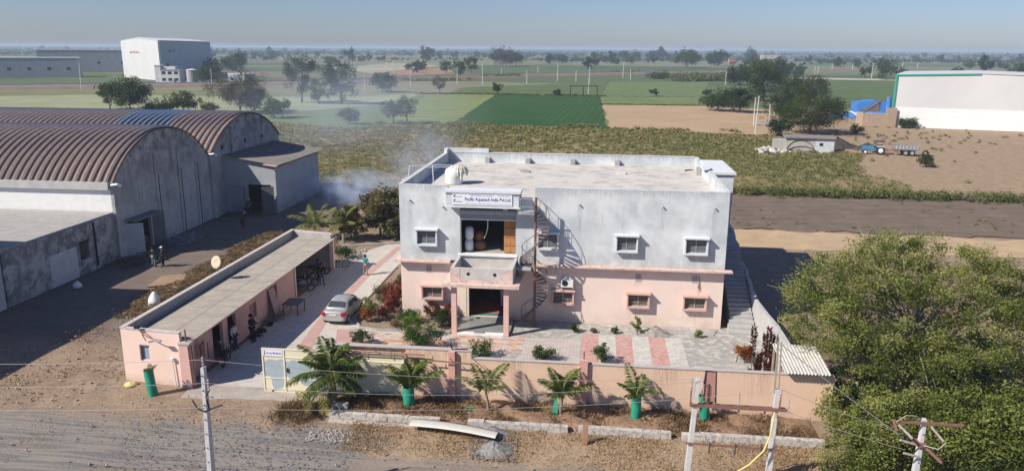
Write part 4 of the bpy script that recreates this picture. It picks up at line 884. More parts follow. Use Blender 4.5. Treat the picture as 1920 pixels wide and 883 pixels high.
# street lamp arm on the front of the shed
LA = thing('wall_lamp', 'rusty lamp arm fixed above the window of the long shed', 'lamp', (-10.8, -12.55, 2.7))
b = MB(); b.tube([(-11.35, -12.6, 3.25), (-10.9, -12.85, 3.0), (-10.45, -13.0, 2.88), (-10.1, -13.05, 2.80)], .03, 6); b.tube([(-10.95, -12.55, 2.5), (-10.95, -12.85, 3.0)], .025, 6); P_('arm', b, RUST, LA)
b = MB(); b.obox((-9.98, -13.06, 2.77), (.42, .16, .09), (0, .15, 0)); P_('lamp_head', b, mat('lamp_grey', (.45, .44, .42), (.38, .37, .35), 3), LA)
b = MB(); b.obox((-11.38, -12.58, 3.28), (.25, .18, .16)); P_('counterweight', b, DARK, LA)
# satellite dish
DI = thing('satellite_dish', 'cream satellite dish on the left parapet of the long shed', 'satellite dish', (-12.4, -1.6, 3.1))
b = MB(L=True); b.lathe((0, 0, 0), [(.02, .0), (.2, .02), (.36, .07), (.44, .11), (.43, .13), (.2, .05), (.02, .03)], 22); o = P_('dish', b, mat('dish_cream', (.62, .52, .38), (.55, .46, .33), 3), DI, smooth=True); o.location = (.15, -.15, .75); o.rotation_euler = (R(75), 0, R(-20))
b = MB(); b.tube([(-12.4, -1.6, 3.1), (-12.38, -1.65, 3.85)], .025, 6); b.tube([(-12.3, -1.75, 3.6), (-11.95, -2.2, 3.6)], .015, 5); P_('mast', b, RUST, DI)
# ------------------------------------------------------------------ barrel-roofed warehouses
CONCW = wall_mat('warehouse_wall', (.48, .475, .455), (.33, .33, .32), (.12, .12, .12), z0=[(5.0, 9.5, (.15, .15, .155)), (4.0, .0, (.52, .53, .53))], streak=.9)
def barrel_mat(name, base, ridge, yaxis=False):
    m, nt, out = newmat(name); p = wpos(nt)
    cc = mix(nt, ramp(nt, noise(nt, p, .7, 5, .65), [(.35, 0.0), (.65, 1.0)]), base[0], base[1])
    cc = mix(nt, ramp(nt, noise(nt, p, 4, 4, .7), [(.52, 0.0), (.7, .7)]), cc, base[2])
    bsdf(nt, out, cc, .7, 0); return m
RUSTR = barrel_mat('rusty_roof', ((.19, .13, .105), (.27, .18, .135), (.33, .18, .11)), None)
BLUER = barrel_mat('dark_roof', ((.035, .055, .085), (.055, .075, .11), (.02, .03, .045)), None)
GREYR = barrel_mat('weathered_roof', ((.22, .17, .145), (.28, .22, .18), (.34, .26, .21)), None)
RIB = mat('roof_rib', (.64, .55, .47), (.54, .43, .35), 2, .6); RIBB = mat('roof_rib_blue', (.50, .56, .62), (.42, .48, .55), 2, .6)
def barrel(parent, x0, x1, yc, half, zs, rise, mater, ribm, pitch=.70, name='barrel_roof'):
    n = 28; Rr = (half*half+rise*rise)/(2*rise); a = math.asin(half/Rr); zc = zs+rise-Rr
    arc = [(yc+Rr*math.sin(-a+2*a*i/n), zc+Rr*math.cos(-a+2*a*i/n)) for i in range(n+1)]
    k = int((x1-x0)/pitch); vs = []; fs = []
    prof = [(0, 0), (.42, 0), (.55, .11), (.70, .13), (.85, .11)]
    xs = []
    for i in range(k+1):
        for (t, h) in prof: xs.append((x0+(i+t)*pitch, h))
    xs = [q for q in xs if q[0] <= x1]+[(x1, 0)]
    for (x, h) in xs:
        for i, (y, z) in enumerate(arc):
            s_ = math.sin(-a+2*a*i/n); c_ = math.cos(-a+2*a*i/n); vs.append((x, y+h*s_, z+h*c_))
    m = n+1
    for i in range(len(xs)-1):
        for j in range(n): fs.append((i*m+j, i*m+j+1, (i+1)*m+j+1, (i+1)*m+j))
    b = MB(); b.add(vs, fs); return P_(name, b, mater, parent, smooth=True), arc
def ribs(parent, x0, x1, yc, half, zs, rise, ribm, pitch=.70):
    n = 28; Rr = (half*half+rise*rise)/(2*rise); a = math.asin(half/Rr); zc = zs+rise-Rr; b = MB(); x = x0+.68*pitch
    while x < x1:
        pts = [(x, yc+(Rr+.15)*math.sin(-a+2*a*i/n), zc+(Rr+.15)*math.cos(-a+2*a*i/n)) for i in range(n+1)]; b.tube(pts, .15, 4); x += pitch
    return P_('roof_rib', b, ribm, parent)
WH1 = thing('barrel_warehouse', 'front warehouse with a rusty barrel roof and open steel doors', 'warehouse', (-40, 19, 0))
WH2 = thing('barrel_warehouse', 'rear warehouse with a barrel roof of rusty and dark blue sheets', 'warehouse', (-45, 37, 0))
def gable(parent, x, yc, half, zs, rise, holes, th=.3):
    n = 28; Rr = (half*half+rise*rise)/(2*rise); a = math.asin(half/Rr); zc = zs+rise-Rr
    b = MB(); b.prism([(yc-half, zs)]+[(yc+Rr*math.sin(-a+2*a*i/n), zc+Rr*math.cos(-a+2*a*i/n)) for i in range(1, n)]+[(yc+half, zs)], x-th, x, 'x')
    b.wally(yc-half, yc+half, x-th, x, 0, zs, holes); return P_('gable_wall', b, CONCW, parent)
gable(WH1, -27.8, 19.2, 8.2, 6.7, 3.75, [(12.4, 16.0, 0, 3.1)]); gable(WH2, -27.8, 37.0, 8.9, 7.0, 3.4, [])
barrel(WH1, -75, -27.78, 19.2, 8.2, 6.72, 3.75, RUSTR, RIB); ribs(WH1, -75, -27.9, 19.2, 8.2, 6.72, 3.75, RIB)
barrel(WH2, -34.6, -27.78, 37, 8.9, 7.02, 3.4, RUSTR, RIB); ribs(WH2, -34.6, -27.9, 37, 8.9, 7.02, 3.4, RIB)
barrel(WH2, -40.8, -34.6, 37, 8.9, 7.02, 3.4, BLUER, RIBB)[0]['label'] = 'dark blue stretch of the barrel roof'; ribs(WH2, -40.8, -34.6, 37, 8.9, 7.02, 3.4, RIBB)
barrel(WH2, -75, -40.8, 37, 8.9, 7.02, 3.4, GREYR, RIB); ribs(WH2, -75, -40.8, 37, 8.9, 7.02, 3.4, RIB)
b = MB(); b.box(-75, -28.1, 11.0, 11.3, 0, 6.6); b.box(-75, -28.1, 27.1, 27.4, 0, 6.6); P_('long_wall', b, WHITE, WH1)
b = MB(); b.box(-75, -28.1, 10.7, 10.998, 6.1, 6.75); P_('gutter_beam', b, mat('gutter_beam', (.50, .50, .48), (.40, .40, .38), 1), WH1)
b = MB(); b.box(-75, -28.1, 28.1, 28.4, 0, 6.9); b.box(-75, -28.1, 45.6, 45.9, 0, 6.9); P_('long_wall', b, CONCW, WH2)
b = MB(); b.box(-28.1, -27.5, 27.42, 28.08, 0, 6.9); P_('valley_pier', b, CONCW, WH1)
for (y, z, w_) in ((10.9, 6.5, WH1), (27.75, 6.85, WH1), (45.8, 7.0, WH2)):
    b = MB(); b.tube([(-27.9, y, z), (-27.3, y, z+.1), (-27.1, y+.15, z-.1)], .11, 7); P_('rain_spout', b, WHITE, w_)
b = MB(); n = 28
for (yc, half, zs, rise, w_) in ((19.2, 8.2, 6.72, 3.75, WH1), (37, 8.9, 7.02, 3.4, WH2)):
    Rr = (half*half+rise*rise)/(2*rise); a = math.asin(half/Rr); zc = zs+rise-Rr; b = MB()
    b.tube([(-27.72, yc+(Rr+.08)*math.sin(-a+2*a*i/n), zc+(Rr+.08)*math.cos(-a+2*a*i/n)) for i in range(n+1)], .07, 5); P_('roof_edge', b, mat('roof_edge_dark', (.10, .085, .08), (.07, .06, .055), 2), w_)
# buttress pilasters / down pipes, portholes
for y in (17.4, 21.4, 24.6):
    b = MB(); b.box(-27.798, -27.68, y-.14, y+.14, 0, 8.4 if y < 24 else 6.6); P_('pilaster', b, CONCW, WH1)
    b = MB(); b.tube([(-27.62, y+.2, 0), (-27.62, y+.2, 6.4)], .035, 5); P_('downpipe', b, DARK, WH1)
for (y, z) in ((30.6, 7.31), (36.3, 7.35), (40.9, 7.4)):
    b = MB(); b.tube([(-27.81, y, z), (-27.77, y, z)], .27, 16); P_('porthole', b, DARK, WH2)
b = MB(); b.box(-27.77, -27.6, 32.6, 32.9, 5.8, 9.3); P_('chimney_pipe', b, CONCW, WH2)
# door of the front warehouse with canopy
b = MB(); b.box(-27.798, -26.7, 11.9, 16.3, 3.12, 3.25); P_('door_canopy', b, mat('canopy_dark', (.22, .21, .20), (.16, .155, .15), 1.5), WH1)
b = MB(); b.obox((-27.2, 12.35, 1.45), (.06, 1.5, 2.9), (0, 0, R(-62))); P_('door_leaf', b, mat('door_palegrey', (.44, .50, .52), (.38, .43, .45), 1), WH1, 'pale grey steel door leaf')
b = MB(); b.obox((-27.65, 16.9, 1.5), (.06, 1.5, 3.0), (0, 0, R(-12))); P_('door_leaf', b, mat('door_darkgrey', (.13, .15, .17), (.10, .115, .13), 1), WH1, 'dark steel door leaf')
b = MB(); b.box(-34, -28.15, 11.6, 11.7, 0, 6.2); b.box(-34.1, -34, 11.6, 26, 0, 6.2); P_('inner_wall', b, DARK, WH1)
NW = thing('side_warehouse', 'plain grey warehouse wall at the far left in front of the stained store', 'warehouse', (-40, -12, 0))
b = MB(); b.box(-55, -27.9, -22, -2.2, 0, 8.0); P_('wall', b, CONCW, NW); b = MB(); b.box(-55.2, -27.8, -22.2, -2.1, 8.002, 8.2); P_('roof', b, CONC, NW)
# lean-to on the left in front of the warehouse
LT = thing('lean_to_store', 'dark stained single storey store joined to the front warehouse', 'store', (-33, 7, 0))
b = MB(); b.wally(-2, 10.4, -28.1, -27.9, 0, 4.05, [(6.0, 7.2, 1.2, 2.6)]); b.box(-45, -28.1, -2, -1.8, 0, 4.05); P_('wall', b, mat('store_wall', (.24, .24, .235), (.15, .15, .15), .9, c3=(.42, .42, .41), s3=1.2, f3=.45), LT)
b = MB(); b.box(-45, -28.0, -2, 10.9, 4.052, 4.18); P_('roof', b, CONC, LT)
b = MB(); b.box(-28.0, -27.86, 6.0, 7.2, 2.6, 2.75); b.box(-27.898, -27.80, 7.85, 8.0, .3, 3.9); P_('pipe_box', b, DARK, LT)
b = MB(); b.box(-27.9, -27.87, 2.5, 5.6, 0, 2.5); P_('whitewashed_panel', b, mat('whitewash', (.55, .56, .56), (.46, .47, .47), 1.5), LT)
# annex with the sloping sheet roof in front of the rear warehouse
AX = thing('warehouse_annex', 'grey annex with a sagging dark sheet roof beside the rear warehouse', 'annex', (-25, 37, 0))
AXW = wall_mat('annex_wall', (.42, .44, .46), (.35, .37, .39), (.20, .205, .21), z0=[(1.2, 0, (.22, .22, .22))], streak=.4)
b = MB(); b.wallx(-27.79, -22.0, 30.8, 31.05, 0, 5.1, [(-25.3, -22.6, 0, 3.2)]); b.wally(31.05, 44.0, -22.25, -22.0, 0, 5.1); b.box(-27.79, -22.0, 43.8, 44.0+.05, 0, 5.1) if False else None
b.prism([(-27.79, 5.1), (-22.0, 5.1), (-22.0, 5.35), (-27.79, 6.35)], 30.8, 31.05, 'y'); P_('wall', b, AXW, AX)
corrugated(-27.75, -21.5, 30.3, 44.6, 6.45, 5.45, 6.45, 5.40, .25, .04, 'x', seg=4, m=mat('annex_sheet', (.22, .20, .18), (.17, .155, .14), 1), parent=AX)
b = MB(); b.obox((-25.55, 30.1, 1.55), (.05, 1.35, 3.1), (0, 0, R(12))); P_('door_leaf', b, mat('annex_door', (.30, .32, .34), (.25, .27, .29), 1), AX)
b = MB(); b.obox((-22.75, 30.2, 1.55), (1.3, .05, 3.1), (0, 0, R(20))); P_('door_leaf', b, mat('annex_door_dark', (.16, .155, .16), (.12, .12, .12), 1), AX)
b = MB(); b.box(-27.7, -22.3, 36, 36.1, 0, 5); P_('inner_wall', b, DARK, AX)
b = MB(); b.box(-27.797, -26.1, 30.6, 30.798, 3.0, 3.25); P_('ledge', b, CONCW, AX)
b = MB(); b.prism([(-21.4, 5.38), (-21.4, 5.46), (-22.9, 5.62), (-22.9, 5.56)], 29.7, 30.3, 'y'); P_('eave_flap', b, mat('eave_pale', (.55, .40, .30), (.48, .35, .27), 2), AX)
# ------------------------------------------------------------------ far buildings
# tall white shed far left: corner at (-199,312), left end (-245,353), right end (-220,401)
BS = thing('tall_white_shed', 'tall white metal shed far behind the rusty barrel roofs', 'industrial shed', (-222, 355, 0))
def clad(name, c1, c2, sc_=1.0, vertical=True):
    m, nt, out = newmat(name); p = wpos(nt); f = noise(nt, p, .12, 3)
    cc = mix(nt, ramp(nt, f, [(.35, 0.0), (.65, 1.0)]), c1, c2)
    w = N(nt, 'ShaderNodeTexWave', wave_type='BANDS', bands_direction='DIAGONAL'); w.inputs['Scale'].default_value = sc_; nt.links.new(p, w.inputs['Vector'])
    bsdf(nt, out, cc, .55, 0, w.outputs['Fac'], .3, .05, .4); return m
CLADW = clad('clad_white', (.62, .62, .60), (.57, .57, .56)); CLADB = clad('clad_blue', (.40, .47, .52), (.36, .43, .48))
cs = lambda p: (12.955+(p[0]-12.955)*1.09, -48.99+(p[1]+48.99)*1.09)
A = cs((-199.5, 311.5)); Bp = cs((-245, 352.5))
# plan: front-left face A->Bp (sunlit white), right face A->Cc (blue grey)
Cc = cs((-219.9, 401.1))
Dd = (Bp[0]+Cc[0]-A[0], Bp[1]+Cc[1]-A[1])
def tri_wall(name, a, c, z0, z1a, z1m, z1c, m, parent, t=.4):
    b = MB(); a = Vector(a); c = Vector(c); d = (c-a).normalized(); n = Vector((-d.y, d.x))*t; mid = (a+c)/2
    def pt(v, z): return (v.x, v.y, z)
    vs = [pt(a, z0), pt(c, z0), pt(c, z1c), pt(mid, z1m), pt(a, z1a)]; vs += [(x+n.x, y+n.y, z) for x, y, z in vs]
    b.add(vs, [(0,1,2,3,4),(9,8,7,6,5),(0,5,6,1),(1,6,7,2),(2,7,8,3),(3,8,9,4),(4,9,5,0)]); return P_(name, b, m, parent)
H1 = 20.7
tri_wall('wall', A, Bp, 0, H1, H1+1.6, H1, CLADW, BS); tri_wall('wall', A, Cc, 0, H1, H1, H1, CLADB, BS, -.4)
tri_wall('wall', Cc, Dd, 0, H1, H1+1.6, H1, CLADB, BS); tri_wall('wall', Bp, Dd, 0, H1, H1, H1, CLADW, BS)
b = MB(); M1 = ((A[0]+Bp[0])/2, (A[1]+Bp[1])/2); M2 = ((Cc[0]+Dd[0])/2, (Cc[1]+Dd[1])/2)
for z_ in (0, .25): pass
vs = [(A[0], A[1], H1+.1), (M1[0], M1[1], H1+1.8), (Bp[0], Bp[1], H1+.1), (Cc[0], Cc[1], H1+.1), (M2[0], M2[1], H1+1.8), (Dd[0], Dd[1], H1+.1)]; vs += [(x, y, z+.3) for x, y, z in vs]
b.add(vs, [(0,1,4,3),(1,2,5,4),(6,9,10,7),(7,10,11,8),(0,3,9,6),(2,8,11,5),(0,6,7,1),(1,7,8,2),(3,4,10,9),(4,5,11,10)]); P_('roof', b, CLADW, BS)
dv = (Vector(Bp)-Vector(A)).normalized(); dr = (Vector(Cc)-Vector(A)).normalized()
nl = Vector((-.665, -.745))
q = Vector(Bp)-dv*13
lettering('મધુર જિન કોટન', (q.x+nl.x*.45-0, q.y+nl.y*.45, 14.6), 1, 1, 1, None, None, None) if False else None
def far_text(txt, base, dirv, nrm, z, w, h, m, parent):
    lettering(txt, (base.x+nrm.x*.5, base.y+nrm.y*.5, z), None, w, h, (dirv.x, dirv.y, 0), m, parent, face='dir')
far_text('મધુર જિન કોટન', Vector(Bp)-dv*16, -dv, nl, 13.6, 18, 1.9, REDL, BS)
nr = Vector((dr.y, -dr.x)); far_text('મધુર કો', Vector(A)+dr*12, dr, nr, 14.6, 13, 2.0, mat('letter_maroon', (.10, .10, .13), (.12, .12, .15), 3), BS)
def house(name, x, y, rz, w, d, h, wallm, roofm, label, cat='house', nwin=3, storeys=1, gable_=False, rooft=.3, door=True):
    t = thing(name, label, cat, (x, y, 0), rz)
    b = MB(L=True); b.box(-w/2, w/2, 0, d, 0, h); P_('wall', b, wallm, t)
    b = MB(L=True)
    if gable_: b.prism([(-w/2-.4, h), (w/2+.4, h), (0, h+w*.16)], -.4, d+.4, 'y')
    else: b.box(-w/2-.2, w/2+.2, -.2, d+.2, h+.002, h+rooft)
    P_('roof', b, roofm, t)
    for s in range(storeys):
        zz = h*(s+.38)/storeys
        for i in range(nwin):
            xx = -w/2+w*(i+.5)/nwin; ww = min(1.0, w/nwin*.3); b = MB(L=True); b.box(xx-ww, xx+ww, -.05, -.003, zz, zz+min(1.5, h/storeys*.42)); P_('window', b, DARK, t)
    if door: b = MB(L=True); b.box(w*.18, w*.18+min(1.1, w*.12), -.06, -.003, .05, min(2.2, h*.6)); P_('door', b, mat('door_brown', (.15, .10, .07), (.12, .08, .06), 3), t)
    return t
HW = mat('house_white', (.68, .67, .63), (.60, .59, .56), .8); HC = mat('house_cream', (.62, .52, .40), (.55, .46, .36), .8); HG = mat('house_grey', (.42, .41, .39), (.34, .33, .32), .8); HB = mat('house_brick', (.48, .22, .13), (.40, .18, .11), 1); HY = mat('house_yellow', (.66, .50, .24), (.6, .45, .22), 1)
th = house('office_block', -199, 318, R(12), 9, 8, 6.5, HW, HG, 'white two storey office block in front of the tall white shed', 'building', 3, 2)
b = MB(L=True); b.box(-7.2, -4.5, .5, 7, 0, 8.6); b.box(-7.4, -4.4, .3, 7.2, 8.602, 8.9); P_('stair_block', b, HW, th)
b = MB(L=True); b.box(-4.498, 2, 2.5, 7, 6.81, 8.2); P_('upper_room', b, HW, th)
b = MB(L=True); b.lathe((-2, 4, 8.2), [(.7, 0), (.7, 1.3), (.2, 1.6)], 12); P_('roof_tank', b, DARK, th)
TK2 = thing('round_tank', 'grey round tank beside the white office block far left', 'tank', (-189, 321, 0)); b = MB(); b.lathe((-189, 321, 0), [(2.6, 0), (2.6, 6.2), (2.4, 6.4)], 20); P_('tank_body', b, HG, TK2); b = MB(); b.lathe((-189, 321, 6.42), [(2.75, 0), (2.75, .25), (.5, .7)], 20); P_('tank_lid', b, HW, TK2)
house('yard_house', -163, 315, R(-20), 11, 7, 5, mat('house_bluegrey', (.36, .40, .46), (.30, .34, .40), 1), HW, 'blue grey house with a pale roof right of the tall white shed', 'building', 2, 1)
house('long_low_shed', -318, 366, R(28), 60, 16, 11, mat('far_shed_wall', (.30, .33, .36), (.26, .28, .31), .3), HW, 'long low grey shed with a pale roof left of the tall white shed', 'industrial shed', 6, 1, door=False)
house('long_low_shed', -330, 470, R(28), 90, 20, 15, MATS['far_shed_wall'], HW, 'long far shed with a thin white roof line behind the low grey shed', 'industrial shed', 6, 1, door=False)
# white factory on the right edge
WF = thing('white_factory', 'large white factory hall with green trim at the right edge', 'industrial building', (100, 160, 0))
f0 = (84.4, 147.4); f1 = (118, 138); f2 = (f0[0]+11.5, f0[1]+26)
f3 = (f1[0]+11.5, f1[1]+26)
tri_wall('wall', f0, f1, 4.6, 12.3, 12.8, 12.3, CLADW, WF, .3); tri_wall('wall', f0, f2, 4.6, 12.3, 12.3, 12.3, CLADW, WF, -.3)
tri_wall('wall', f2, f3, 0, 12.3, 12.8, 12.3, CLADW, WF, .3); tri_wall('wall', f1, f3, 0, 12.3, 12.3, 12.3, CLADW, WF, -.3)
tri_wall('base_wall', (f0[0]-.1, f0[1]-.2), (f1[0], f1[1]-.2), 0, 4.6, 4.6, 4.6, WHITE, WF, .3); tri_wall('base_wall', (f0[0]-.12, f0[1]), f2, 0, 4.6, 4.6, 4.6, WHITE, WF, -.3)
b = MB(); b.bar((f0[0]-.1, f0[1]-.15, 4.6), (f0[0]-.1, f0[1]-.15, 12.5), .4); m_ = ((f0[0]+f1[0])/2, (f0[1]+f1[1])/2); b.bar((f0[0], f0[1]-.15, 12.4), (m_[0], m_[1]-.15, 12.9), .3); P_('green_trim', b, mat('trim_green', (.05, .40, .30), (.05, .36, .27), 2, .5), WF)
b = MB(); m2 = ((f2[0]+f3[0])/2, (f2[1]+f3[1])/2); vs = [(f0[0], f0[1], 12.45), (m_[0], m_[1], 12.95), (f1[0], f1[1], 12.45), (f2[0], f2[1], 12.45), (m2[0], m2[1], 12.95), (f3[0], f3[1], 12.45)]; vs += [(x, y, z+.2) for x, y, z in vs]
b.add(vs, [(0,1,4,3),(1,2,5,4),(6,9,10,7),(7,10,11,8),(0,3,9,6),(2,8,11,5),(0,6,7,1),(1,7,8,2),(3,4,10,9),(4,5,11,10)]); P_('roof', b, CLADW, WF)
# small brick ruin beside it
RU = thing('brick_ruin', 'small roofless brick shed leaning on the white factory', 'ruin', (80.5, 148, 0))
b = MB(); b.box(77.2, 82.6, 146.2, 146.5, 0, 3.3); b.box(77.2, 77.5, 146.5, 151, 0, 3.3); b.box(82.6, 85.0, 146.2, 146.5, 0, 4.6); P_('brick_wall', b, mat('ruin_brick', (.46, .33, .23), (.38, .28, .2), 1.5, c3=(.5, .46, .4), s3=3), RU)
b = MB(); b.prism([(77.5, 3.3), (82.5, 3.3), (82.5, 6.0)], 150.7, 151, 'y'); b.bar((77.3, 146.4, 3.35), (82.6, 150.9, 6.0), .3); P_('sloping_slab', b, mat('ruin_dark', (.20, .17, .15), (.15, .13, .12), 2), RU)
def tarp(name, c, sx_, sy_, h, m, label):
    n = 14; vs = []; fs = []
    for j in range(n+1):
        for i in range(n+1):
            u_, v_ = i/n*2-1, j/n*2-1; e = max(0, 1-max(abs(u_), abs(v_))**3); vs.append((c[0]+u_*sx_, c[1]+v_*sy_, e*h*(.65+.35*math.sin(3*u_+c[0])*math.cos(2.3*v_))+.12*random.random()*e))
    for j in range(n):
        for i in range(n): fs.append((j*(n+1)+i, j*(n+1)+i+1, (j+1)*(n+1)+i+1, (j+1)*(n+1)+i))
    b = MB(); b.add(vs, fs); tag(b.build(name, m, None, True), label, 'tarpaulin')
TB = mat('tarp_blue', (.04, .17, .48), (.07, .25, .60), 1.2, .5)
tarp('tarpaulin', (80.5, 176), 4.5, 4, 1.9, TB, 'bright blue tarpaulin heap nearest the big grove'); tarp('tarpaulin', (92, 181), 3.2, 3, 2.2, TB, 'small dark blue tarpaulin heap before the brick ruin')
tarp('tarpaulin', (86, 178), 3, 3, 2.0, mat('tarp_pale', (.62, .62, .64), (.45, .47, .55), 1.5, .6), 'pale tarpaulin heap between the two blue ones'); tarp('tarpaulin', (75, 174), 2.0, 2, 2.2, mat('tarp_red', (.45, .10, .06), (.38, .14, .08), 2, .6), 'small red tarpaulin heap at the edge of the big grove')
t = thing('blue_tent', 'blue tarpaulin tent against the left edge of the white factory', 'tent', (94, 188, 0)); b = MB(); b.prism([(88.5, 0), (97.5, 0), (97.5, 3.3), (93.5, 4.0), (88.5, 3.2)], 186, 192, 'y'); P_('tent_sheet', b, TB, t); b = MB(); b.tube([(97.0, 185.8, 0), (97.0, 185.8, 5.0)], .7, 10); P_('blue_drum', b, TB, t)
# concrete hut under the big tree, coal-dark heap, tractor, trailer
HU = thing('field_hut', 'low grey concrete hut with a flat slab roof under the spreading tree', 'hut', (51.5, 96, 0))
def rot(px, py, cx_, cy_, a): return (cx_+(px-cx_)*math.cos(a)-(py-cy_)*math.sin(a), cy_+(px-cx_)*math.sin(a)+(py-cy_)*math.cos(a))
ra = R(-8); HU.rotation_euler[2] = ra
def hub(x0, x1, y0, y1, z0, z1, name, m): b = MB(L=True); b.box(x0, x1, y0, y1, z0, z1); return P_(name, b, m, HU)
hub(-3.8, 1.2, -1.3, 2.4, 0, 2.5, 'wall', mat('hut_wall', (.44, .41, .37), (.36, .34, .31), 1, c3=(.55, .47, .36), s3=1.5)); hub(1.2, 4.4, -1.32, 2.4, 0, 2.5, 'whitewashed_wall', mat('hut_pale', (.56, .58, .60), (.48, .50, .52), 1.4))
hub(-4.2, 4.6, -1.7, 2.9, 2.502, 2.72, 'roof', mat('hut_roof', (.20, .185, .17), (.28, .26, .23), 1)); hub(1.9, 2.5, -1.36, -1.325, 1.2, 1.7, 'window', DARK)
hub(-6.0, -3.802, -.6, 2.0, 0, 2.0, 'side_store', MATS['hut_wall'])
b = MB(L=True); b.tube([(-3.6+2.3*(1-math.cos(math.pi*i/14)), -1.36, .2+1.9*math.sin(math.pi*i/14)) for i in range(15)], .05, 5); b.tube([(-3.6+2.6*(1-math.cos(math.pi*i/14)), -1.38, -.2+1.2*math.sin(math.pi*i/14)) for i in range(15)], .05, 5); P_('hose_arch', b, DARK, HU)
heap('earth_heap', (58.8, 103, 0), 4.2, 2.4, 1.9, mat('black_earth', (.045, .04, .035), (.07, .06, .05), 2), 'black earth heap between the concrete hut and the tractor', 'earth heap')
heap('earth_heap', (64, 101.5, 0), 3.4, 1.6, 1.1, MATS['black_earth'], 'lower black earth heap directly behind the tractor', 'earth heap')
stones('white_rubble', 42, 47.5, 91, 98, 60, .7, mat('white_rubble', (.62, .58, .54), (.5, .46, .42), 3))
def wheel(parent, x, y, z, r, w, rimm, name='wheel'):
    b = MB(L=True); b.tube([(x, y-w/2, z), (x, y+w/2, z)], r, 16); t = P_(name, b, mat('tyre', (.025, .025, .025), (.04, .038, .036), 4, .8), parent)
    b = MB(L=True); b.tube([(x, y-w/2-.02, z), (x, y+w/2+.02, z)], r*.55, 12); P_('rim', b, rimm, t); return t
TRB = mat('tractor_blue', (.05, .20, .38), (.07, .26, .45), 2, .5)
T = thing('tractor', 'blue tractor with a dark canopy parked on the dry ground', 'tractor', (62.8, 94.0, 0), R(172))
b = MB(L=True); b.box(.3, 2.2, -.35, .35, .75, 1.35); b.obox((1.25, 0, 1.38), (1.8, .6, .14)); b.box(-1.0, .3, -.3, .3, .6, 1.05); P_('body', b, TRB, T)
for y in (-.85, .85): wheel(T, -.7, y, .75, .75, .35, WHITE)
for y in (-.65, .65): wheel(T, 1.75, y, .42, .42, .22, WHITE)
b = MB(L=True); b.box(-1.3, -.1, -1.05, -.62, 1.35, 1.55); b.box(-1.3, -.1, .62, 1.05, 1.35, 1.55); P_('mudguard', b, mat('mud_pale', (.55, .52, .48), (.45, .42, .38), 3), T)
b = MB(L=True); b.box(-1.4, .4, -.8, .8, 2.25, 2.37); P_('canopy', b, mat('canopy_black', (.08, .08, .085), (.06, .06, .06), 2), T)
b = MB(L=True)
for x in (-1.2, .2):
    for y in (-.7, .7): b.bar((x, y, 1.3), (x, y, 2.25), .05)
b.tube([(1.5, .2, 1.4), (1.5, .2, 2.1)], .04, 6); P_('canopy_frame', b, DARK, T)
b = MB(L=True); b.box(-.9, -.45, -.25, .25, 1.1, 1.25); b.box(-.95, -.88, -.25, .25, 1.25, 1.7); P_('seat', b, DARK, T)
b = MB(L=True); b.tube([(.0, 0, 1.1), (-.2, 0, 1.6)], .03, 6); b.tube([(-.2+.05*math.cos(a_/12*6.283)*0, .2*math.cos(a_/12*6.283), 1.6+.2*math.sin(a_/12*6.283)*.5) for a_ in range(13)], .02, 5); P_('steering_wheel', b, DARK, T)
TL = thing('farm_trailer', 'grey tipping trailer on red chassis behind the tractor', 'trailer', (67.3, 93.2, 0), R(172))
b = MB(L=True); b.box(-2.2, 1.6, -.95, .95, 1.0, 1.08); b.box(-2.2, 1.6, -.99, -.95, 1.0, 1.75); b.box(-2.2, 1.6, .95, .99, 1.0, 1.75); b.box(-2.24, -2.2, -.95, .95, 1.0, 1.75); b.box(1.6, 1.64, -.95, .95, 1.0, 1.75); P_('box_body', b, mat('trailer_grey', (.28, .29, .30), (.2, .2, .21), 2), TL)
b = MB(L=True)
for i in range(7): b.box(-2.15+i*.58, -2.0+i*.58, .992, 1.03, 1.2, 1.75); b.box(-2.15+i*.58, -2.0+i*.58, -1.03, -.992, 1.2, 1.75)
P_('side_stakes', b, mat('stake_white', (.55, .55, .54), (.5, .5, .5), 3), TL)
b = MB(L=True); b.box(-2.0, 1.6, -.4, -.28, .78, .998); b.box(-2.0, 1.6, .28, .4, .78, .998); b.bar((1.6, .3, .85), (3.2, 0, .6), .1); b.bar((1.6, -.3, .85), (3.2, 0, .6), .1); P_('chassis', b, mat('chassis_red', (.42, .06, .04), (.32, .05, .04), 3), TL)
for x in (-.2, -1.25):
    for y in (-.9, .9): wheel(TL, x, y, .5, .5, .26, mat('rim_grey', (.4, .4, .4), (.3, .3, .3), 3))
t = thing('old_wheel', 'old tractor tyre lying right of the trailer', 'tyre', (70.0, 90.6, 0)); b = MB(); b.tube([(70+.55*math.cos(i/16*6.283), 90.6+.3*math.cos(i/16*6.283), .6+.55*math.sin(i/16*6.283)) for i in range(17)], .14, 8); P_('rubber', b, MATS['tyre'], t)
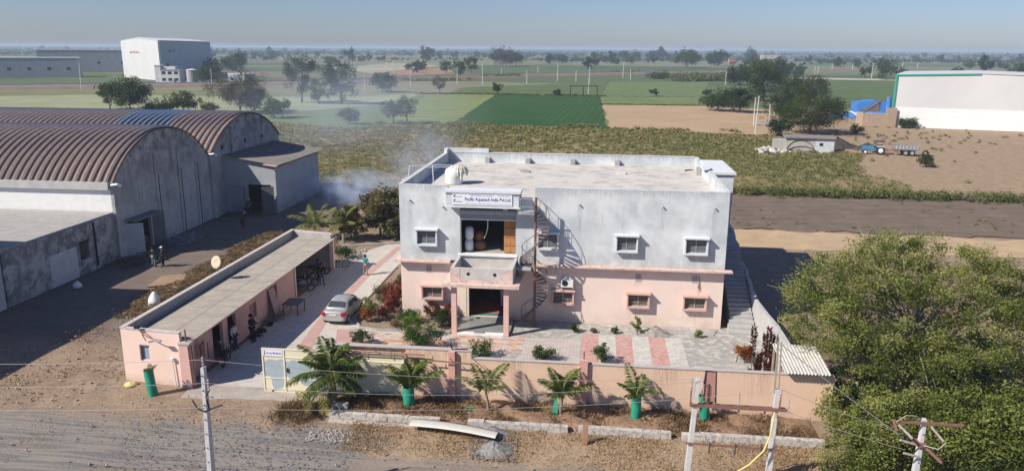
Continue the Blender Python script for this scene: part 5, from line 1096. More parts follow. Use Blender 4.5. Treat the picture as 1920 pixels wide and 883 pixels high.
# open steel frame in the green fields, transformer poles
OF = thing('field_frame', 'dark steel frame on posts at the corner of the furrowed field', 'frame', (8, 250, 0))
b = MB()
for x in (2.6, 7.5, 12.8): b.box(x-.22, x+.22, 249.8, 250.2, 0, 4.0)
b.box(2.3, 13.1, 249.7, 250.3, 4.0, 4.4); P_('frame_beam', b, mat('frame_dark', (.07, .075, .07), (.05, .05, .05), 2), OF)
PM = mat('pole_concrete', (.62, .61, .58), (.52, .51, .48), 1.5)
POSTS = [ (-199.9, 251.3, 11.2),(-159.4, 283.4, 8.7),(-273.8, 539.7, 9.0),(-75.7, 313.6, 8.9),(-59.2, 346.3, 8.9),(-46.3, 349.5, 10.8),(-137.2, 415.4, 9.3),(-115.2, 430.9, 9.8),(-49.1, 449.7, 5.7),(8.4, 369.7, 8.9),(-24.4, 361.4, 6.9),(-10.0, 392.8, 9.7),(0.5, 395.5, 6.2),(28.7, 452.7, 10.0),(32.5, 427.5, 6.3),(-30.2, 508.9, 5.6),(50.9, 142.9, 6.9),(47.0, 121.0, 8.5),(55.2, 146.3, 5.1),(79.4, 368.4, 7.4),(196.1, 499.3, 10.2),(108.7, 287.7, 4.6),(178.1, 572.0, 6.0),(180.7, 572.7, 6.0),(294.8, 715.6, 8.2),(368.0, 870.6, 5.8),(251.4, 719.3, 6.9),(237.0, 733.6, 5.5),(-87.0, 277.1, 6.8),(9.3, 258.8, 7.2),(-477.4, 719.9, 6.5) ]
for i, (x, y, h) in enumerate(POSTS):
    lean = random.uniform(-.03, .03)*h; b = MB(); k = .09+.0002*y; b.tube([(x, y, -.1), (x+lean, y, h)], [k*1.25, k*.8], 5)
    p_ = b.build('utility_pole', PM); tag(p_, ('pale concrete pole standing along the railway in the fields' if y > 230 else ['thin pale pole right of the twin grove poles', 'tall pale pole in the pair left of the big grove', 'short pale pole at the foot of the big grove'][i % 3]), 'pole', 'poles scattered in the far fields')
b = MB(); b.box(47.2, 51.6, 121.5, 121.8, 2.2, 2.35); b.box(49.0, 49.9, 121.2, 122, 2.36, 3.1); tag(b.build('pole_transformer', mat('transformer_grey', (.35, .36, .36), (.28, .28, .29), 2)), 'small transformer on a crossbar between pale poles by the grove', 'transformer')
HOUSES = [ (301.6, 1303.8, 8.7, 30.4, 'cream flat roofed farmhouse on the skyline above the big grove'),
(189.4, 1015.1, 7.6, 8.5, 'small orange brick hut beyond the long hedge'),
(293.2, 1145.3, 4.6, 12.6, 'pale low house right of the cream farmhouse'),
(238.4, 1119.6, 3.8, 10.8, 'grey white low house left of the cream farmhouse'),
(-222.4, 986.5, 3.5, 6.5, 'small yellow house below the tall dark tree in the distance'),
(-236.5, 860.5, 3.1, 11.4, 'low grey roofed house among the far trees left of the yellow house'),
(-474.2, 1119.3, 2.4, 9.9, 'white hut in the pale distant field'),
(-26.2, 1316.0, 2.7, 27.8, 'long low white house in the distant fields'),
(46.7, 1290.2, 2.6, 10.8, 'small white house before the far trees'),
(1861.7, 6313.9, 8.1, 133.1, 'long white factory on the far skyline'),
(1573.2, 5538.1, 5.3, 36.6, 'small white factory block left of the long one on the skyline'),
(793.0, 6087.0, 15.9, 20.4, 'thin white tower on the far skyline'),
(-739.6, 2518.3, 5.2, 10.7, 'tiny white house at the left of the far skyline'),
(-603.7, 1262.9, 2.7, 7.5, 'tiny white house right of the tall white shed'),
(276.1, 615.1, 1.3, 4.3, 'small white roofed hut behind the white factory'),
(2247.0, 5704.2, 7.2, 59.5, 'white house on the right end of the far skyline'),
(693.7, 10484.8, 10.3, 70.6, 'pale house in the middle of the far skyline')]
for i, (x, y, h, w, l) in enumerate(HOUSES):
    wm = HB if 'brick' in l else HY if 'yellow' in l else HC if 'cream' in l else HW
    house('farmhouse' if 'factory' not in l and 'tower' not in l else ('water_tower' if 'tower' in l else 'factory_hall'), x, y, R(6+(i % 3)*4), w, max(5, w*.5), h, wm, HG if i % 2 else HW, l, 'house' if 'factory' not in l and 'tower' not in l else ('tower' if 'tower' in l else 'factory'), 3 if w > 7 else 1, 2 if h > 6 else 1)
# ------------------------------------------------------------------ trees
LM = {
 'd': leaf_mat('leaf_dark', [(0, (.012, .028, .012)), (.4, (.028, .055, .020)), (.75, (.055, .095, .032)), (1, (.10, .14, .05))]),
 'o': leaf_mat('leaf_olive', [(0, (.025, .042, .014)), (.4, (.060, .085, .025)), (.75, (.11, .135, .040)), (1, (.18, .19, .07))]),
 'g': leaf_mat('leaf_green', [(0, (.018, .045, .012)), (.4, (.045, .09, .022)), (.75, (.09, .15, .035)), (1, (.16, .21, .06))]),
 'b': leaf_mat('leaf_bare', [(0, (.05, .045, .03)), (.4, (.10, .085, .055)), (.75, (.16, .13, .085)), (1, (.22, .18, .12))], .15),
 's': leaf_mat('leaf_shrub', [(0, (.03, .045, .018)), (.4, (.06, .085, .03)), (.75, (.11, .13, .05)), (1, (.17, .17, .08))]),
}
BARK = mat('bark', (.17, .13, .10), (.11, .085, .07), 3, .95, bump=.6, bs=18); BARKP = mat('bark_pale', (.30, .25, .19), (.22, .18, .14), 3, .95, bump=.5, bs=18)
def limbs(b, base, h0, tips, r, rr):
    top = Vector((base[0], base[1], h0)); b.tube([base, (base[0]+r*.4, base[1], h0*.5), tuple(top)], [r, r*.8, r*.62], 8)
    for t in tips:
        t = Vector(t); mid = top.lerp(t, .5)+Vector((rr.uniform(-.1, .1), rr.uniform(-.1, .1), -.06))*(t-top).length; b.tube([tuple(top-Vector((0, 0, h0*.1))), tuple(mid), tuple(t)], [r*.42, r*.26, r*.07], 5)
def tree_mesh(h, w, kind, seed, nclump, per, size, trunk=.22, name='tree', base=(0, 0, 0), flat=.9, low=.16):
    """returns (trunk MB, crown arrays) in local coordinates"""
    rr = random.Random(seed); r = np.random.default_rng(seed)
    c = []; zc = h*(1+low)/2; rz_ = h*(1-low)/2
    for _ in range(nclump):
        for _try in range(30):
            q = r.uniform(-1, 1, 3)
            if .15 < (q**2).sum() < 1: break
        q = q/np.sqrt((q**2).sum())*r.uniform(.35, .92)
        wz = 1.0 if q[2] > 0 else .9; c.append((q[0]*w/2*wz*.9, q[1]*w/2*wz*.9, zc+q[2]*rz_*.9))
    c = np.array(c); rad = w*.5*r.uniform(.22, .42, nclump)*(14/nclump)**.33
    L, s, t = cloud(c, rad, per, size, flat=flat, tb=.45, tv=.30, shell=.3); L[:, 2] = np.maximum(L[:, 2], .05*h)
    b = MB(L=True); k = [tuple(x) for x in c[r.choice(nclump, min(nclump, 9), replace=False)]]
    limbs(b, (0, 0, -.1), max(.12*h, h*trunk), k, max(.05, h*.028), rr); return b, L, s, t
def tree(x, y, h, w, kind, label, nclump=22, per=90, size=None, seed=None, group=None, trunk=.22, name=None, cat=None, low=.16, flat=.9, bark=None, z=0):
    seed = seed or int(abs(x*13+y*7))+1; dist = math.hypot(x-13, y+49)
    size = size or max(.10, dist*.0021)
    nm = name or ('shrub' if kind == 's' or h < 3.2 else 'tree'); t = thing(nm, label, cat or nm, (x, y, z), 0, group)
    b, L, s, tt = tree_mesh(h, w, kind, seed, nclump, per, size, trunk, low=low, flat=flat)
    P_('trunk', b, bark or BARK, t); o = leafmesh('crown', L, s, tt, LM[kind], t); return t
TREES = [
(-115.7,151.9,9.6,13.0,'d','broad dark tree behind the rusty barrel roofs, leftmost in front of the tall white shed'),
(-129.1,163.0,8.4,6.3,'o','thin olive tree at the far left, behind the rusty barrel roofs'),
(-102.5,156.3,5.9,8.4,'o','greyish tree between the two dark trees behind the barrel roofs'),
(-107.0,151.7,3.3,7.7,'d','low dark bush behind the blue stripes of the barrel roof'),
(-94.8,155.8,2.9,5.1,'s','small round bush behind the barrel roof, left of the bare brown tree'),
(-86.5,157.4,11.7,15.7,'b','wide half bare brown tree behind the crest of the rear barrel roof'),
(-82.5,158.1,7.1,8.2,'d','dark leafy tree right behind the half bare brown tree'),
(-70.4,143.2,5.3,7.8,'g','round green tree just behind the peak of the rear barrel roof'),
(-85.0,199.5,15.6,11.7,'d','tall dark layered tree in the drifting smoke, left one of the pair'),
(-77.7,195.8,7.7,7.0,'d','dark middle tree between the two tall smoky trees'),
(-69.8,194.9,13.9,12.5,'d','tall dark tree in the drifting smoke, right one of the pair'),
(-46.1,130.0,3.9,5.4,'s','round lone bush on the near edge of the pale green field, in the smoke'),
(-36.4,134.4,6.7,5.5,'o','left half of the twin olive trees on the striped field edge'),
(-33.2,135.0,7.1,4.7,'o','right half of the twin olive trees on the striped field edge'),
(-76.3,266.8,7.8,12.0,'d','wide dark bush by the railway left of the small bare tree'),
(-50.8,260.5,7.6,6.9,'b','small sparse tree at the far corner of the striped field'),
(-78.3,461.3,10.7,10.6,'g','bright green bushy tree beyond the railway bank'),
(-97.8,512.6,9.9,10.1,'o','olive tree left of the bright green one beyond the railway'),
(-79.8,518.2,13.0,11.0,'o','loose olive tree right of the bright green one beyond the railway'),
(-80.1,725.1,19.1,26.6,'b','large brownish crown among dark trees beyond the railway'),
(-73.9,777.3,15.4,18.1,'d','dark tree touching the large brownish crown on its right'),
(-109.4,882.8,14.3,17.9,'d','dark tree touching the large brownish crown on its left'),
(-27.7,265.6,4.7,4.8,'d','small dark tree at the far edge of the deep green field'),
(-2.8,256.2,2.5,2.7,'s','tiny bush at the far edge of the deep green field'),
(35.3,260.8,3.5,3.4,'s','lone shrub inside the pale furrowed field'),
(-37.3,951.1,13.3,15.0,'o','small olive round tree in the far fields, right of the brownish crown'),
(-54.2,1024.7,12.8,14.6,'d','small dark round tree in the far fields, right of the brownish crown'),
(-31.0,993.4,10.4,11.4,'d','smallest round tree in the far field row, right of the brownish crown'),
(5.0,1206.2,12.4,13.6,'o','lone round tree in the far pale field'),
(37.7,1285.2,13.1,16.2,'o','left tree of the far trio above the railway poles'),
(50.4,1174.2,16.8,18.2,'d','middle tree of the far trio above the railway poles'),
(68.0,1131.4,14.7,14.3,'o','right tree of the far trio above the railway poles'),
(121.2,1331.6,20.7,25.9,'d','dark domed tree in the far tree line left of the round olive one'),
(102.3,1321.1,14.3,23.9,'d','low dark tree in the far tree line left of the domed one'),
(102.6,771.0,17.1,27.5,'o','large round olive tree beyond the long hedge'),
(148.2,866.3,16.6,29.3,'d','large dark tree beyond the long hedge, left of the brick hut'),
(264.0,1284.4,19.7,26.5,'d','dark flat topped tree on the skyline right of the brick hut'),
(192.9,470.7,14.2,13.6,'g','lone green tree on the pale track beside the white factory'),
(170.0,582.5,8.9,8.3,'d','small dark tree in the bare ground before the far village'),
(114.8,449.7,12.3,21.2,'o','high olive crown at the back of the big grove'),
(86.5,370.1,10.4,14.0,'d','dark crown at the back left of the big grove'),
(128.5,453.4,10.4,14.7,'d','dark crown at the back right of the big grove'),
(72.6,239.7,13.2,15.5,'o','tall wide crown in the middle of the big grove'),
(83.7,228.0,9.0,16.2,'o','spreading brownish green crown on the right of the big grove'),
(49.0,188.6,6.5,9.6,'g','low green tree on the left end of the big grove'),
(54.4,183.7,7.2,9.1,'d','dense dark tree at the left front of the big grove'),
(60.0,151.3,7.5,9.4,'d','dark understorey tree behind the big spreading tree'),
(60.3,128.6,8.1,15.3,'o','big spreading tree shading the small concrete hut'),
(52.4,121.9,3.8,5.8,'d','low dark tree left of the concrete hut under the big tree'),
(-266.3,526.9,11.6,21.4,'d','dark green tree right of the tall white shed'),
(-180.4,316.1,8.7,9.5,'g','green tree at the foot of the tall white shed'),
(-232.2,426.4,10.3,12.3,'d','dark tree touching the corner of the tall white shed'),
(-297.2,601.1,12.7,11.1,'d','dark far tree above the half bare brown tree'),
(-718.4,1632.0,17.4,19.1,'d','small tree in the pale distant field left of the smoky pair'),
(-217.8,988.8,19.6,23.0,'d','tall dark tree above the small yellow house'),
(-268.0,812.6,18.8,15.7,'d','dark far tree above the right smoky tree'),
(-245.0,684.6,10.1,13.4,'o','pale olive tree behind the gap of the smoky pair'),
(57.6,276.6,2.2,3.9,'s','small shrub on the right edge of the pale furrowed field'),
(87.3,145.2,2.3,4.6,'s','thin grey green bush in front of the white factory wall'),
(65.8,79.5,1.9,2.9,'s','grey green bush behind the trailer wheel at the right edge'),
(79.6,151.9,2.4,4.0,'s','dark green bush left of the small brick ruin'),
(70.2,128.1,2.0,3.1,'s','grey scrub bush on the dry ground right of the big tree'),
(-101.5,376.1,2.6,4.8,'s','small bush on the railway bank'),
(52.0,450.1,2.6,16.8,'s','low hedge clump right of the railway poles'),]
for (x, y, h, w, k, l) in TREES:
    dist = math.hypot(x-13, y+49); big = w/dist*763          # width in render pixels
    nc = int(min(80, max(14, big*1.3))); per = int(min(220, max(40, big*4.2)))
    lo = .02 if k == 's' or h < 4.5 else (.04 if w > h*.8 else .10)
    if 'twin' in l: lo = .12
    sz = max(.12, dist*.0019)*(1.0 if k != 'b' else .7)
    if k == 'b': per = int(per*1.3)
    gk = 1.12 if 'grove' in l or 'spreading' in l else 1.0
    tree(x, y, h*1.07*gk**.5, w*1.30*gk, k, l, nc, per, sz, low=lo, bark=BARKP if k == 'b' else BARK)
# the distant tree belts: copies of a few kinds
index_kids()
protos = []
for i, (h, w, k) in enumerate(((9, 10, 'd'), (8, 12, 'o'), (11, 9, 'd'), (7, 9, 'g'), (10, 13, 'o'), (6, 9, 'd'))):
    t = thing('tree', 'dark tree in the hazy tree belts towards the horizon', 'tree', (0, 0, 0), 0, 'trees in the far belts')
    b, L, s, tt = tree_mesh(h, w, k, 50+i, 11, 34, 1.5, .15, low=.08); P_('trunk', b, BARK, t); leafmesh('crown', L, s, tt*.8, LM[k], t); protos.append(t)
index_kids()
cnt = 0; used = set(); rt = random.Random(5)
bands = [(560, -330, 330, 14), (700, -420, 480, 24), (950, -620, 700, 42), (1300, -950, 1000, 66), (1750, -1300, 1350, 74), (2300, -1700, 1750, 72)]
for (d, xa, xb, n) in bands:
    for _ in range(n):
        cx_ = rt.uniform(xa, xb) if rt.random() < .35 or cnt < 2 else lastx+rt.uniform(-.045, .045)*d
        lastx = cx_; y = d*rt.uniform(.88, 1.14)
        if 15 < cx_*1000/y < 190 and d < 900 : y *= 1.25
        x = cx_; i = rt.randrange(len(protos)); p = protos[i]
        if d < 800 and -250 < x < -150: continue
        c = p if i not in used else copy_tree(p); used.add(i)
        c.location = (x, y, 0); s_ = rt.uniform(.75, 1.35)*(1+d/5000); c.scale = (s_*rt.uniform(.9, 1.25), s_, s_*rt.uniform(.75, 1.1)); c.rotation_euler = (0, 0, rt.uniform(0, 6.28)); cnt += 1
# far woodland reads as one mass
def woodland(name, d0, d1, n, size, hgt, seed, th=-.2, per=12):
    r = np.random.default_rng(seed); y = r.uniform(d0, d1, n); x = r.uniform(-.95, .95, n)*y; P = np.column_stack([x, y]); f = fbm(P*np.array([.35, 1.6]), 9.0/d0, seed); P = P[f > th]
    L, s, t = cloud(np.column_stack([P, np.full(len(P), hgt*.45)]), np.full(len(P), hgt*.8)*r.uniform(.6, 1.3, len(P)), per, size, flat=.6, tb=.3, tv=.2, shell=.2); L[:, 2] = np.clip(L[:, 2], .3, 26)
    return tag(leafmesh(name, L, s, t, LM['d']), 'dark hazy woodland towards the horizon', None, None, 'stuff')
woodland('woodland', 1000, 1900, 6500, 2.8, 5.5, 24, .22, 18); woodland('woodland', 1900, 3400, 6500, 4.2, 8, 21, -.05, 16); woodland('woodland', 3400, 6500, 5200, 7.5, 12, 22, -.5); woodland('woodland', 6500, 8800, 2600, 12, 13, 23, -.8)
# the big tree at the right
def big_tree():
    t = thing('tree', 'large airy yellow green tree filling the right foreground beside the wall', 'tree', (30.0, -9.0, 0)); r = np.random.default_rng(77)
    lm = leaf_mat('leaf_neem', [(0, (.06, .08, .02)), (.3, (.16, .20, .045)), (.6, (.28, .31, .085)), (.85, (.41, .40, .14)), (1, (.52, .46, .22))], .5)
    c = []
    while len(c) < 540:
        q = r.uniform(-1, 1, 3); n2 = (q**2).sum()
        if n2 > 1 or n2 < .10: continue
        z = 4.6+q[2]*4.1; x = q[0]*6.8; y = q[1]*6.6
        if z < 2.6 and r.random() < .4: continue
        c.append((x, y, z))
    c = np.array(c); L, s, tt = cloud(c, r.uniform(.45, 1.05, len(c)), 230, .15, flat=.65, tb=.42, tv=.36, shell=.1)
    # leaves hang along twigs in sprays
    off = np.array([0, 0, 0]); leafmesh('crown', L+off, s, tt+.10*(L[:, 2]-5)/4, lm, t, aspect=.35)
    b = MB(L=True); b.tube([(0, 0, -.1), (.1, .1, 1.6), (-.1, .2, 3.0), (.3, .1, 4.6)], [.24, .2, .17, .11], 10)
    for i in range(60):
        q = Vector(c[r.integers(len(c))]); st = Vector((0, .1, r.uniform(1.4, 4.2))); mid = st.lerp(q, .5)+Vector((0, 0, r.uniform(-.2, .9))); b.tube([tuple(st), tuple(mid), tuple(q), tuple(q+(q-mid)*.4)], [.075, .05, .025, .008], 5)
    P_('trunk', b, BARKP, t); return t
big_tree()
def bush(x, y, h, w, kind, label, name='shrub', cat='shrub', n=14, per=90, size=.09, m=None, z=0, low=.05, seed=None):
    w *= 1.28; h *= 1.06; n = int(n*1.3)
    t = thing(name, label, cat, (x, y, z)); b, L, s, tt = tree_mesh(h, w, kind, seed or int(abs(x*31+y*17))+3, n, per, size, .1, low=low)
    P_('stem', b, BARK, t); leafmesh('foliage', L, s, tt, m or LM[kind], t); return t
NE = MATS['leaf_neem']
n = 500; P = np.column_stack([rng.uniform(32, 90, n), rng.uniform(-26, 18, n)]); P = P[rng.random(n) < np.clip(.3+.6*fbm(P, .12, 15), 0, 1)]; low_bushes('dry_scrub', P, .7, 60, .2, .40)
bush(27.2, -16.0, 3.6, 4.6, 'o', 'olive foliage hanging low under the left side of the big tree', m=NE, n=60, per=190, size=.13); bush(25.4, -17.0, 2.0, 3.6, 'o', 'olive weeds between the kerb end and the right pole', m=NE, n=40, per=150, size=.12); bush(30.6, -17.0, 4.2, 5.5, 'o', 'tall olive thicket right behind the right pole', m=NE, n=70, per=190, size=.14)
bush(25.8, -14.6, 2.6, 4.2, 'o', 'leafy undergrowth right of the low kerb end below the big tree', m=NE, n=40, per=170, size=.12); bush(27.8, -17.2, 2.9, 4.8, 'o', 'tall undergrowth behind the right pole with the brown crossbar', m=NE, n=46, per=170, size=.12)
bush(24.2, -18.0, 1.2, 3.4, 'o', 'low undergrowth at the bottom edge left of the right pole', m=NE, n=26, per=120, size=.10); bush(31.5, -13.5, 3.6, 5.0, 'd', 'dark thicket beneath the big tree at the right edge', n=46, per=170, size=.13); bush(26.6, -11.2, 2.5, 3.4, 'd', 'dark shrub between the wall corner and the trunk of the big tree', n=30, per=150, size=.11)
bush(26.6, -20.2, 1.5, 3.0, 'o', 'undergrowth at the foot of the right pole', m=NE, n=24, per=130, size=.10); bush(23.4, -20.6, 1.0, 2.6, 'o', 'low weeds at the bottom edge between the paired poles and the right pole', n=22, per=110, size=.10); bush(29.4, -20.0, 2.4, 4.5, 'o', 'dense bush at the bottom right corner', n=34, per=150, size=.12); bush(33, -18.5, 3.2, 5, 'o', 'thick bushes beyond the right pole', n=36, per=150, size=.13)
bush(28.6, -13.2, 1.8, 2.6, 'g', 'small yellow green bush at the foot of the big tree trunk', n=20, per=110, size=.10)
# garden shrubs
CR = leaf_mat('croton_red', [(0, (.05, .02, .015)), (.4, (.20, .035, .03)), (.75, (.34, .07, .045)), (1, (.42, .14, .06))]); CRD = leaf_mat('croton_dark', [(0, (.03, .012, .012)), (.5, (.11, .022, .024)), (1, (.24, .06, .05))])
CRO = leaf_mat('croton_orange', [(0, (.08, .04, .015)), (.5, (.34, .12, .035)), (1, (.50, .24, .09))]); YG = leaf_mat('leaf_yellowgreen', [(0, (.06, .09, .02)), (.5, (.20, .26, .06)), (1, (.42, .42, .16))]); BRN = leaf_mat('leaf_dry', [(0, (.09, .06, .035)), (.5, (.24, .16, .09)), (1, (.38, .28, .16))])
bush(-.55, 6.8, 2.3, 1.6, 'o', 'brown orange croton shrub at the back of the side bed', m=CRO, size=.10, per=130); bush(-1.1, 4.8, 1.9, 1.7, 'g', 'green shrub behind the big red croton in the side bed', size=.10, per=130); bush(-1.7, 1.6, 1.9, 1.7, 'o', 'olive shrub on the driveway edge of the side bed', size=.10, per=120)
bush(-.45, 2.6, 2.1, 1.2, 'o', 'tall deep red croton against the corner of the building', m=CR, size=.10, per=150); bush(-.75, .6, 2.2, 1.9, 'o', 'large red croton shrub in the side bed', m=CR, size=.11, per=170); bush(-.9, -.9, 1.2, 1.6, 'o', 'dark bronze croton in front of the large red one', m=CRD, size=.10, per=130); bush(-2.15, -.5, 1.5, 1.2, 'g', 'yellow green variegated shrub at the tip of the side bed', m=YG, size=.08, per=110); bush(-2.1, -1.7, 1.2, 1.1, 'o', 'small rusty brown shrub at the rounded corner of the bed', m=CRO, size=.08, per=100)
bush(.75, -1.6, 1.1, 1.5, 'g', 'round dark green shrub near the left end of the front bed', size=.09, per=130); bush(2.2, -.55, 1.3, 1.1, 'o', 'brown red croton under the left lower window', m=CRD, size=.08, per=110); bush(3.1, -.8, 1.5, 1.3, 'o', 'bright red croton under the left lower window', m=CR, size=.09, per=140); bush(3.2, -2.0, 1.3, 1.4, 'd', 'dark green shrub beside the left porch column', size=.09, per=130); bush(.1, -2.3, .6, .9, 'o', 'small dry plant on the edge of the front bed', m=BRN, size=.07, per=60); bush(3.8, -1.5, 1.0, .8, 'o', 'brown plant between the dark shrub and the porch column', m=CRO, size=.07, per=70)
bush(1.85, -4.2, 1.9, 1.3, 'g', 'bright yellow green tall bush on the path before the front bed', m=leaf_mat('leaf_lime', [(0, (.05, .10, .015)), (.5, (.14, .24, .035)), (1, (.28, .36, .07))]), size=.08, per=150); bush(2.5, -5.7, 1.5, 2.6, 'g', 'wide leafy green bush on the tiled path behind the wall', size=.10, per=170, n=22); bush(-1.05, -5.8, 1.1, 1.3, 'd', 'dark green bush beside the red path near the large palm', size=.09, per=130)
bush(6.5, -6.9, 1.2, 1.7, 'g', 'green bush behind the wall near the wall step', size=.10, per=130); bush(10.2, -6.7, 1.0, 1.5, 'g', 'green bush behind the wall right of the wall step', size=.09, per=120); bush(13.7, -6.7, 1.2, 1.3, 'g', 'leafy green plant standing on the red and white paver strips', size=.09, per=120)
bush(11.95, -1.8, .65, .8, 'g', 'small round green plant below the air conditioner', size=.07, per=90); bush(13.2, -1.7, .35, .5, 'o', 'tiny brown plant left of the paver strips', m=BRN, size=.06, per=50); bush(14.55, -1.7, .5, .5, 'o', 'small grey plant behind the white paver strip', size=.06, per=60); bush(16.0, -1.7, 1.35, .7, 'g', 'upright pale yellow green shrub left of the sand heap', m=YG, size=.07, per=100); bush(19.9, -1.7, .6, .7, 'g', 'small pale yellow shrub right of the sand heap', m=YG, size=.06, per=70)
bush(22.1, -5.6, 1.3, 1.3, 'o', 'dry orange brown shrub left of the dark red cordyline', m=CRO, size=.10, per=130)
def cordyline():
    t = thing('cordyline', 'dark red cordyline plant cluster beside the corrugated lean-to', 'plant', (22.8, -8.2, 0)); b = MB(); P = []; dr_ = []
    for (x, y, h) in ((22.3, -6.6, 2.6), (22.9, -6.9, 2.3), (23.2, -6.4, 2.5), (22.4, -7.9, 1.5), (23.0, -8.3, 1.5), (22.6, -8.9, 1.4), (23.3, -7.6, 1.6), (22.2, -8.4, 1.0), (23.5, -6.0, 1.9)):
        b.tube([(x, y, 0), (x+.05, y, h*.9)], .025, 5)
        for k in range(170):
            z = h*(.25+.75*rng.random()); a = rng.uniform(0, 6.28); d_ = np.array([math.cos(a), math.sin(a), .8+.5*rng.random()]); P.append(np.array([x-22.8, y+8.2, z])+d_*.12*(1.2-z/h*.3)); dr_.append(d_)
    P_('stem', b, BARK, t); n = len(P); leafmesh('foliage', np.array(P), np.full(n, .26), rng.random(n)*.8, CRD, t, aspect=.28, dirs=np.array(dr_))
cordyline()
# croton trees behind, along the driveway's far end
for (x, y, h, w, k, l) in ((-10.2, 20.2, 3.7, 4.2, 'o', 'left one of the brownish trees at the far end of the driveway'), (-7.9, 22.2, 5.0, 5.8, 'o', 'largest brownish tree at the far end of the driveway'), (-5.4, 24.2, 5.1, 5.8, 'o', 'brownish tree against the left edge of the building'), (-8.9, 25.5, 4.3, 4.2, 'd', 'darker tree behind the largest brownish one'), (-6.0, 21.2, 2.8, 4.0, 'o', 'low brownish bush at the building end of the driveway'), (-3.6, 27.0, 4.4, 4.4, 'o', 'brownish tree half hidden by the left edge of the building')):
    t = tree(x, y, h, w, k, l, 50, 130, .24, low=.04, trunk=.18)
    for c in kids(t):
        if c.name.startswith('crown'): c.data.materials[0] = leaf_mat('leaf_bronze', [(0, (.06, .05, .025)), (.4, (.14, .12, .055)), (.75, (.25, .22, .10)), (1, (.40, .35, .18))], .4)
bush(-10.6, 15.5, 1.3, 1.9, 'o', 'low brown shrub behind the far end of the long shed', m=BRN, size=.12, per=90); bush(-8.6, 13.6, 1.2, 1.8, 'd', 'dark low shrub at the edge of the driveway bend', size=.11, per=90)
# ------------------------------------------------------------------ palms
PALMG = leaf_mat('palm_leaf', [(0, (.03, .055, .014)), (.5, (.085, .13, .028)), (1, (.20, .25, .07))], .3); PALMY = leaf_mat('palm_leaf_dry', [(0, (.12, .11, .03)), (.5, (.27, .25, .07)), (1, (.45, .38, .16))], .3)
def frond_arrays(base, az, el, L, droop, nl, ll, seed):
    r = np.random.default_rng(seed); pts = []; p = np.array(base, float); e = el; ns = 12
    for i in range(ns+1):
        pts.append(p.copy()); d = np.array([math.cos(az)*math.cos(e), math.sin(az)*math.cos(e), math.sin(e)]); p = p+d*L/ns; e -= droop/ns*(.5+i/ns)
    pts = np.array(pts); vs = []; fs = []; tint = []
    side = np.array([-math.sin(az), math.cos(az), 0])
    for i in range(nl):
        t = .12+.88*i/nl; f = t*ns; j = min(ns-1, int(f)); q = pts[j]+(pts[j+1]-pts[j])*(f-j); d = pts[j+1]-pts[j]; d /= np.linalg.norm(d)
        ln = ll*math.sin(math.pi*min(1, .18+.80*t))**.6*(1+.12*r.normal())
        for s_ in (-1, 1):
            v = side*s_*.78+d*.62+np.array([0, 0, -.28-.25*r.random()]); v /= np.linalg.norm(v); w = np.cross(v, d); w /= np.linalg.norm(w)+1e-9; wd = d*.5+w*.1; wd = wd/np.linalg.norm(wd)*ll*.06
            tip = q+v*ln+np.array([0, 0, -ln*.22*r.random()]); m_ = q+v*ln*.5; k = len(vs); vs += [q-wd*.4, m_-wd, tip, m_+wd]; fs.append((k, k+1, k+2, k+3)); tt = .45+.25*r.normal(); tint += [tt]*4
    return pts, vs, fs, tint
def palm(x, y, trunk_h, n, L, ll, label, seed, lean=(0, 0), els=(75, -5), dry=0, group=None, tr=.12, z=0, mat_=None):
    t = thing('palm_tree', label, 'palm tree', (x, y, z), 0, group); r = random.Random(seed); b = MB(L=True)
    top = (lean[0], lean[1], trunk_h); pr = [(0, 0, -.1), (lean[0]*.3, lean[1]*.3, trunk_h*.5), top]; b.tube(pr, [tr*1.5, tr, tr*.85], 9); rb = MB(L=True); V = []; F = []; T_ = []; VD = []; FD = []; TD = []
    for i in range(n):
        el = R(els[0]+(els[1]-els[0])*(i/(max(1, n-1)))**.9); az = i*2.399+r.uniform(-.25, .25); pts, vs, fs, ti = frond_arrays(top, az, el, L*r.uniform(.68, 1.06), R(r.uniform(45, 80)), 42 if ll > .5 else 34, ll, seed*100+i)
        tgt = (VD, FD, TD) if i >= n-dry else (V, F, T_); k = len(tgt[0]); tgt[0].extend(vs); tgt[1].extend([tuple(a+k for a in f) for f in fs]); tgt[2].extend(ti); rb.tube([tuple(p) for p in pts[::2]], [.028, .024, .02, .016, .012, .008, .004], 4)
    P_('trunk', b, BARKP, t); P_('frond_rib', rb, mat('palm_rib', (.22, .24, .08), (.30, .28, .12), 3), t)
    for nm, (vv, ff, tt), m in (('fronds', (V, F, T_), mat_ or PALMG), ('dry_fronds', (VD, FD, TD), PALMY)):
        if not vv: continue
        me = bpy.data.meshes.new(nm); me.from_pydata([tuple(v) for v in vv], [], ff); at = me.attributes.new('tint', 'FLOAT', 'POINT'); at.data.foreach_set('value', np.clip(np.array(tt), 0, 1).astype(np.float32)); me.materials.append(m); o = bpy.data.objects.new(nm, me); col.objects.link(o); o.parent = t
    return t
palm(-.1, -13.85, 1.75, 24, 2.45, .62, 'large bushy coconut palm in front of the sliding gate', 11, (-.05, 0), (88, -20), 1, tr=.16)
palm(3.85, -13.8, 1.15, 10, 2.0, .55, 'young palm in a green guard just right of the gate', 12, (.1, 0), (88, 48), 1, tr=.09)
palm(8.0, -13.95, 1.25, 7, 2.2, .5, 'slim bare stemmed young palm left of the middle pilaster', 13, (-.15, 0), (84, 40), 0, tr=.07)
palm(11.6, -13.9, 1.2, 9, 2.1, .55, 'young palm with a torn green sheet, in front of the pink pilaster', 14, (.1, 0), (86, 42), 1, tr=.08)
palm(15.35, -13.7, 1.3, 8, 1.7, .45, 'young upright palm in a tall green guard, right half of the wall', 15, (.0, 0), (86, 42), 0, tr=.07)
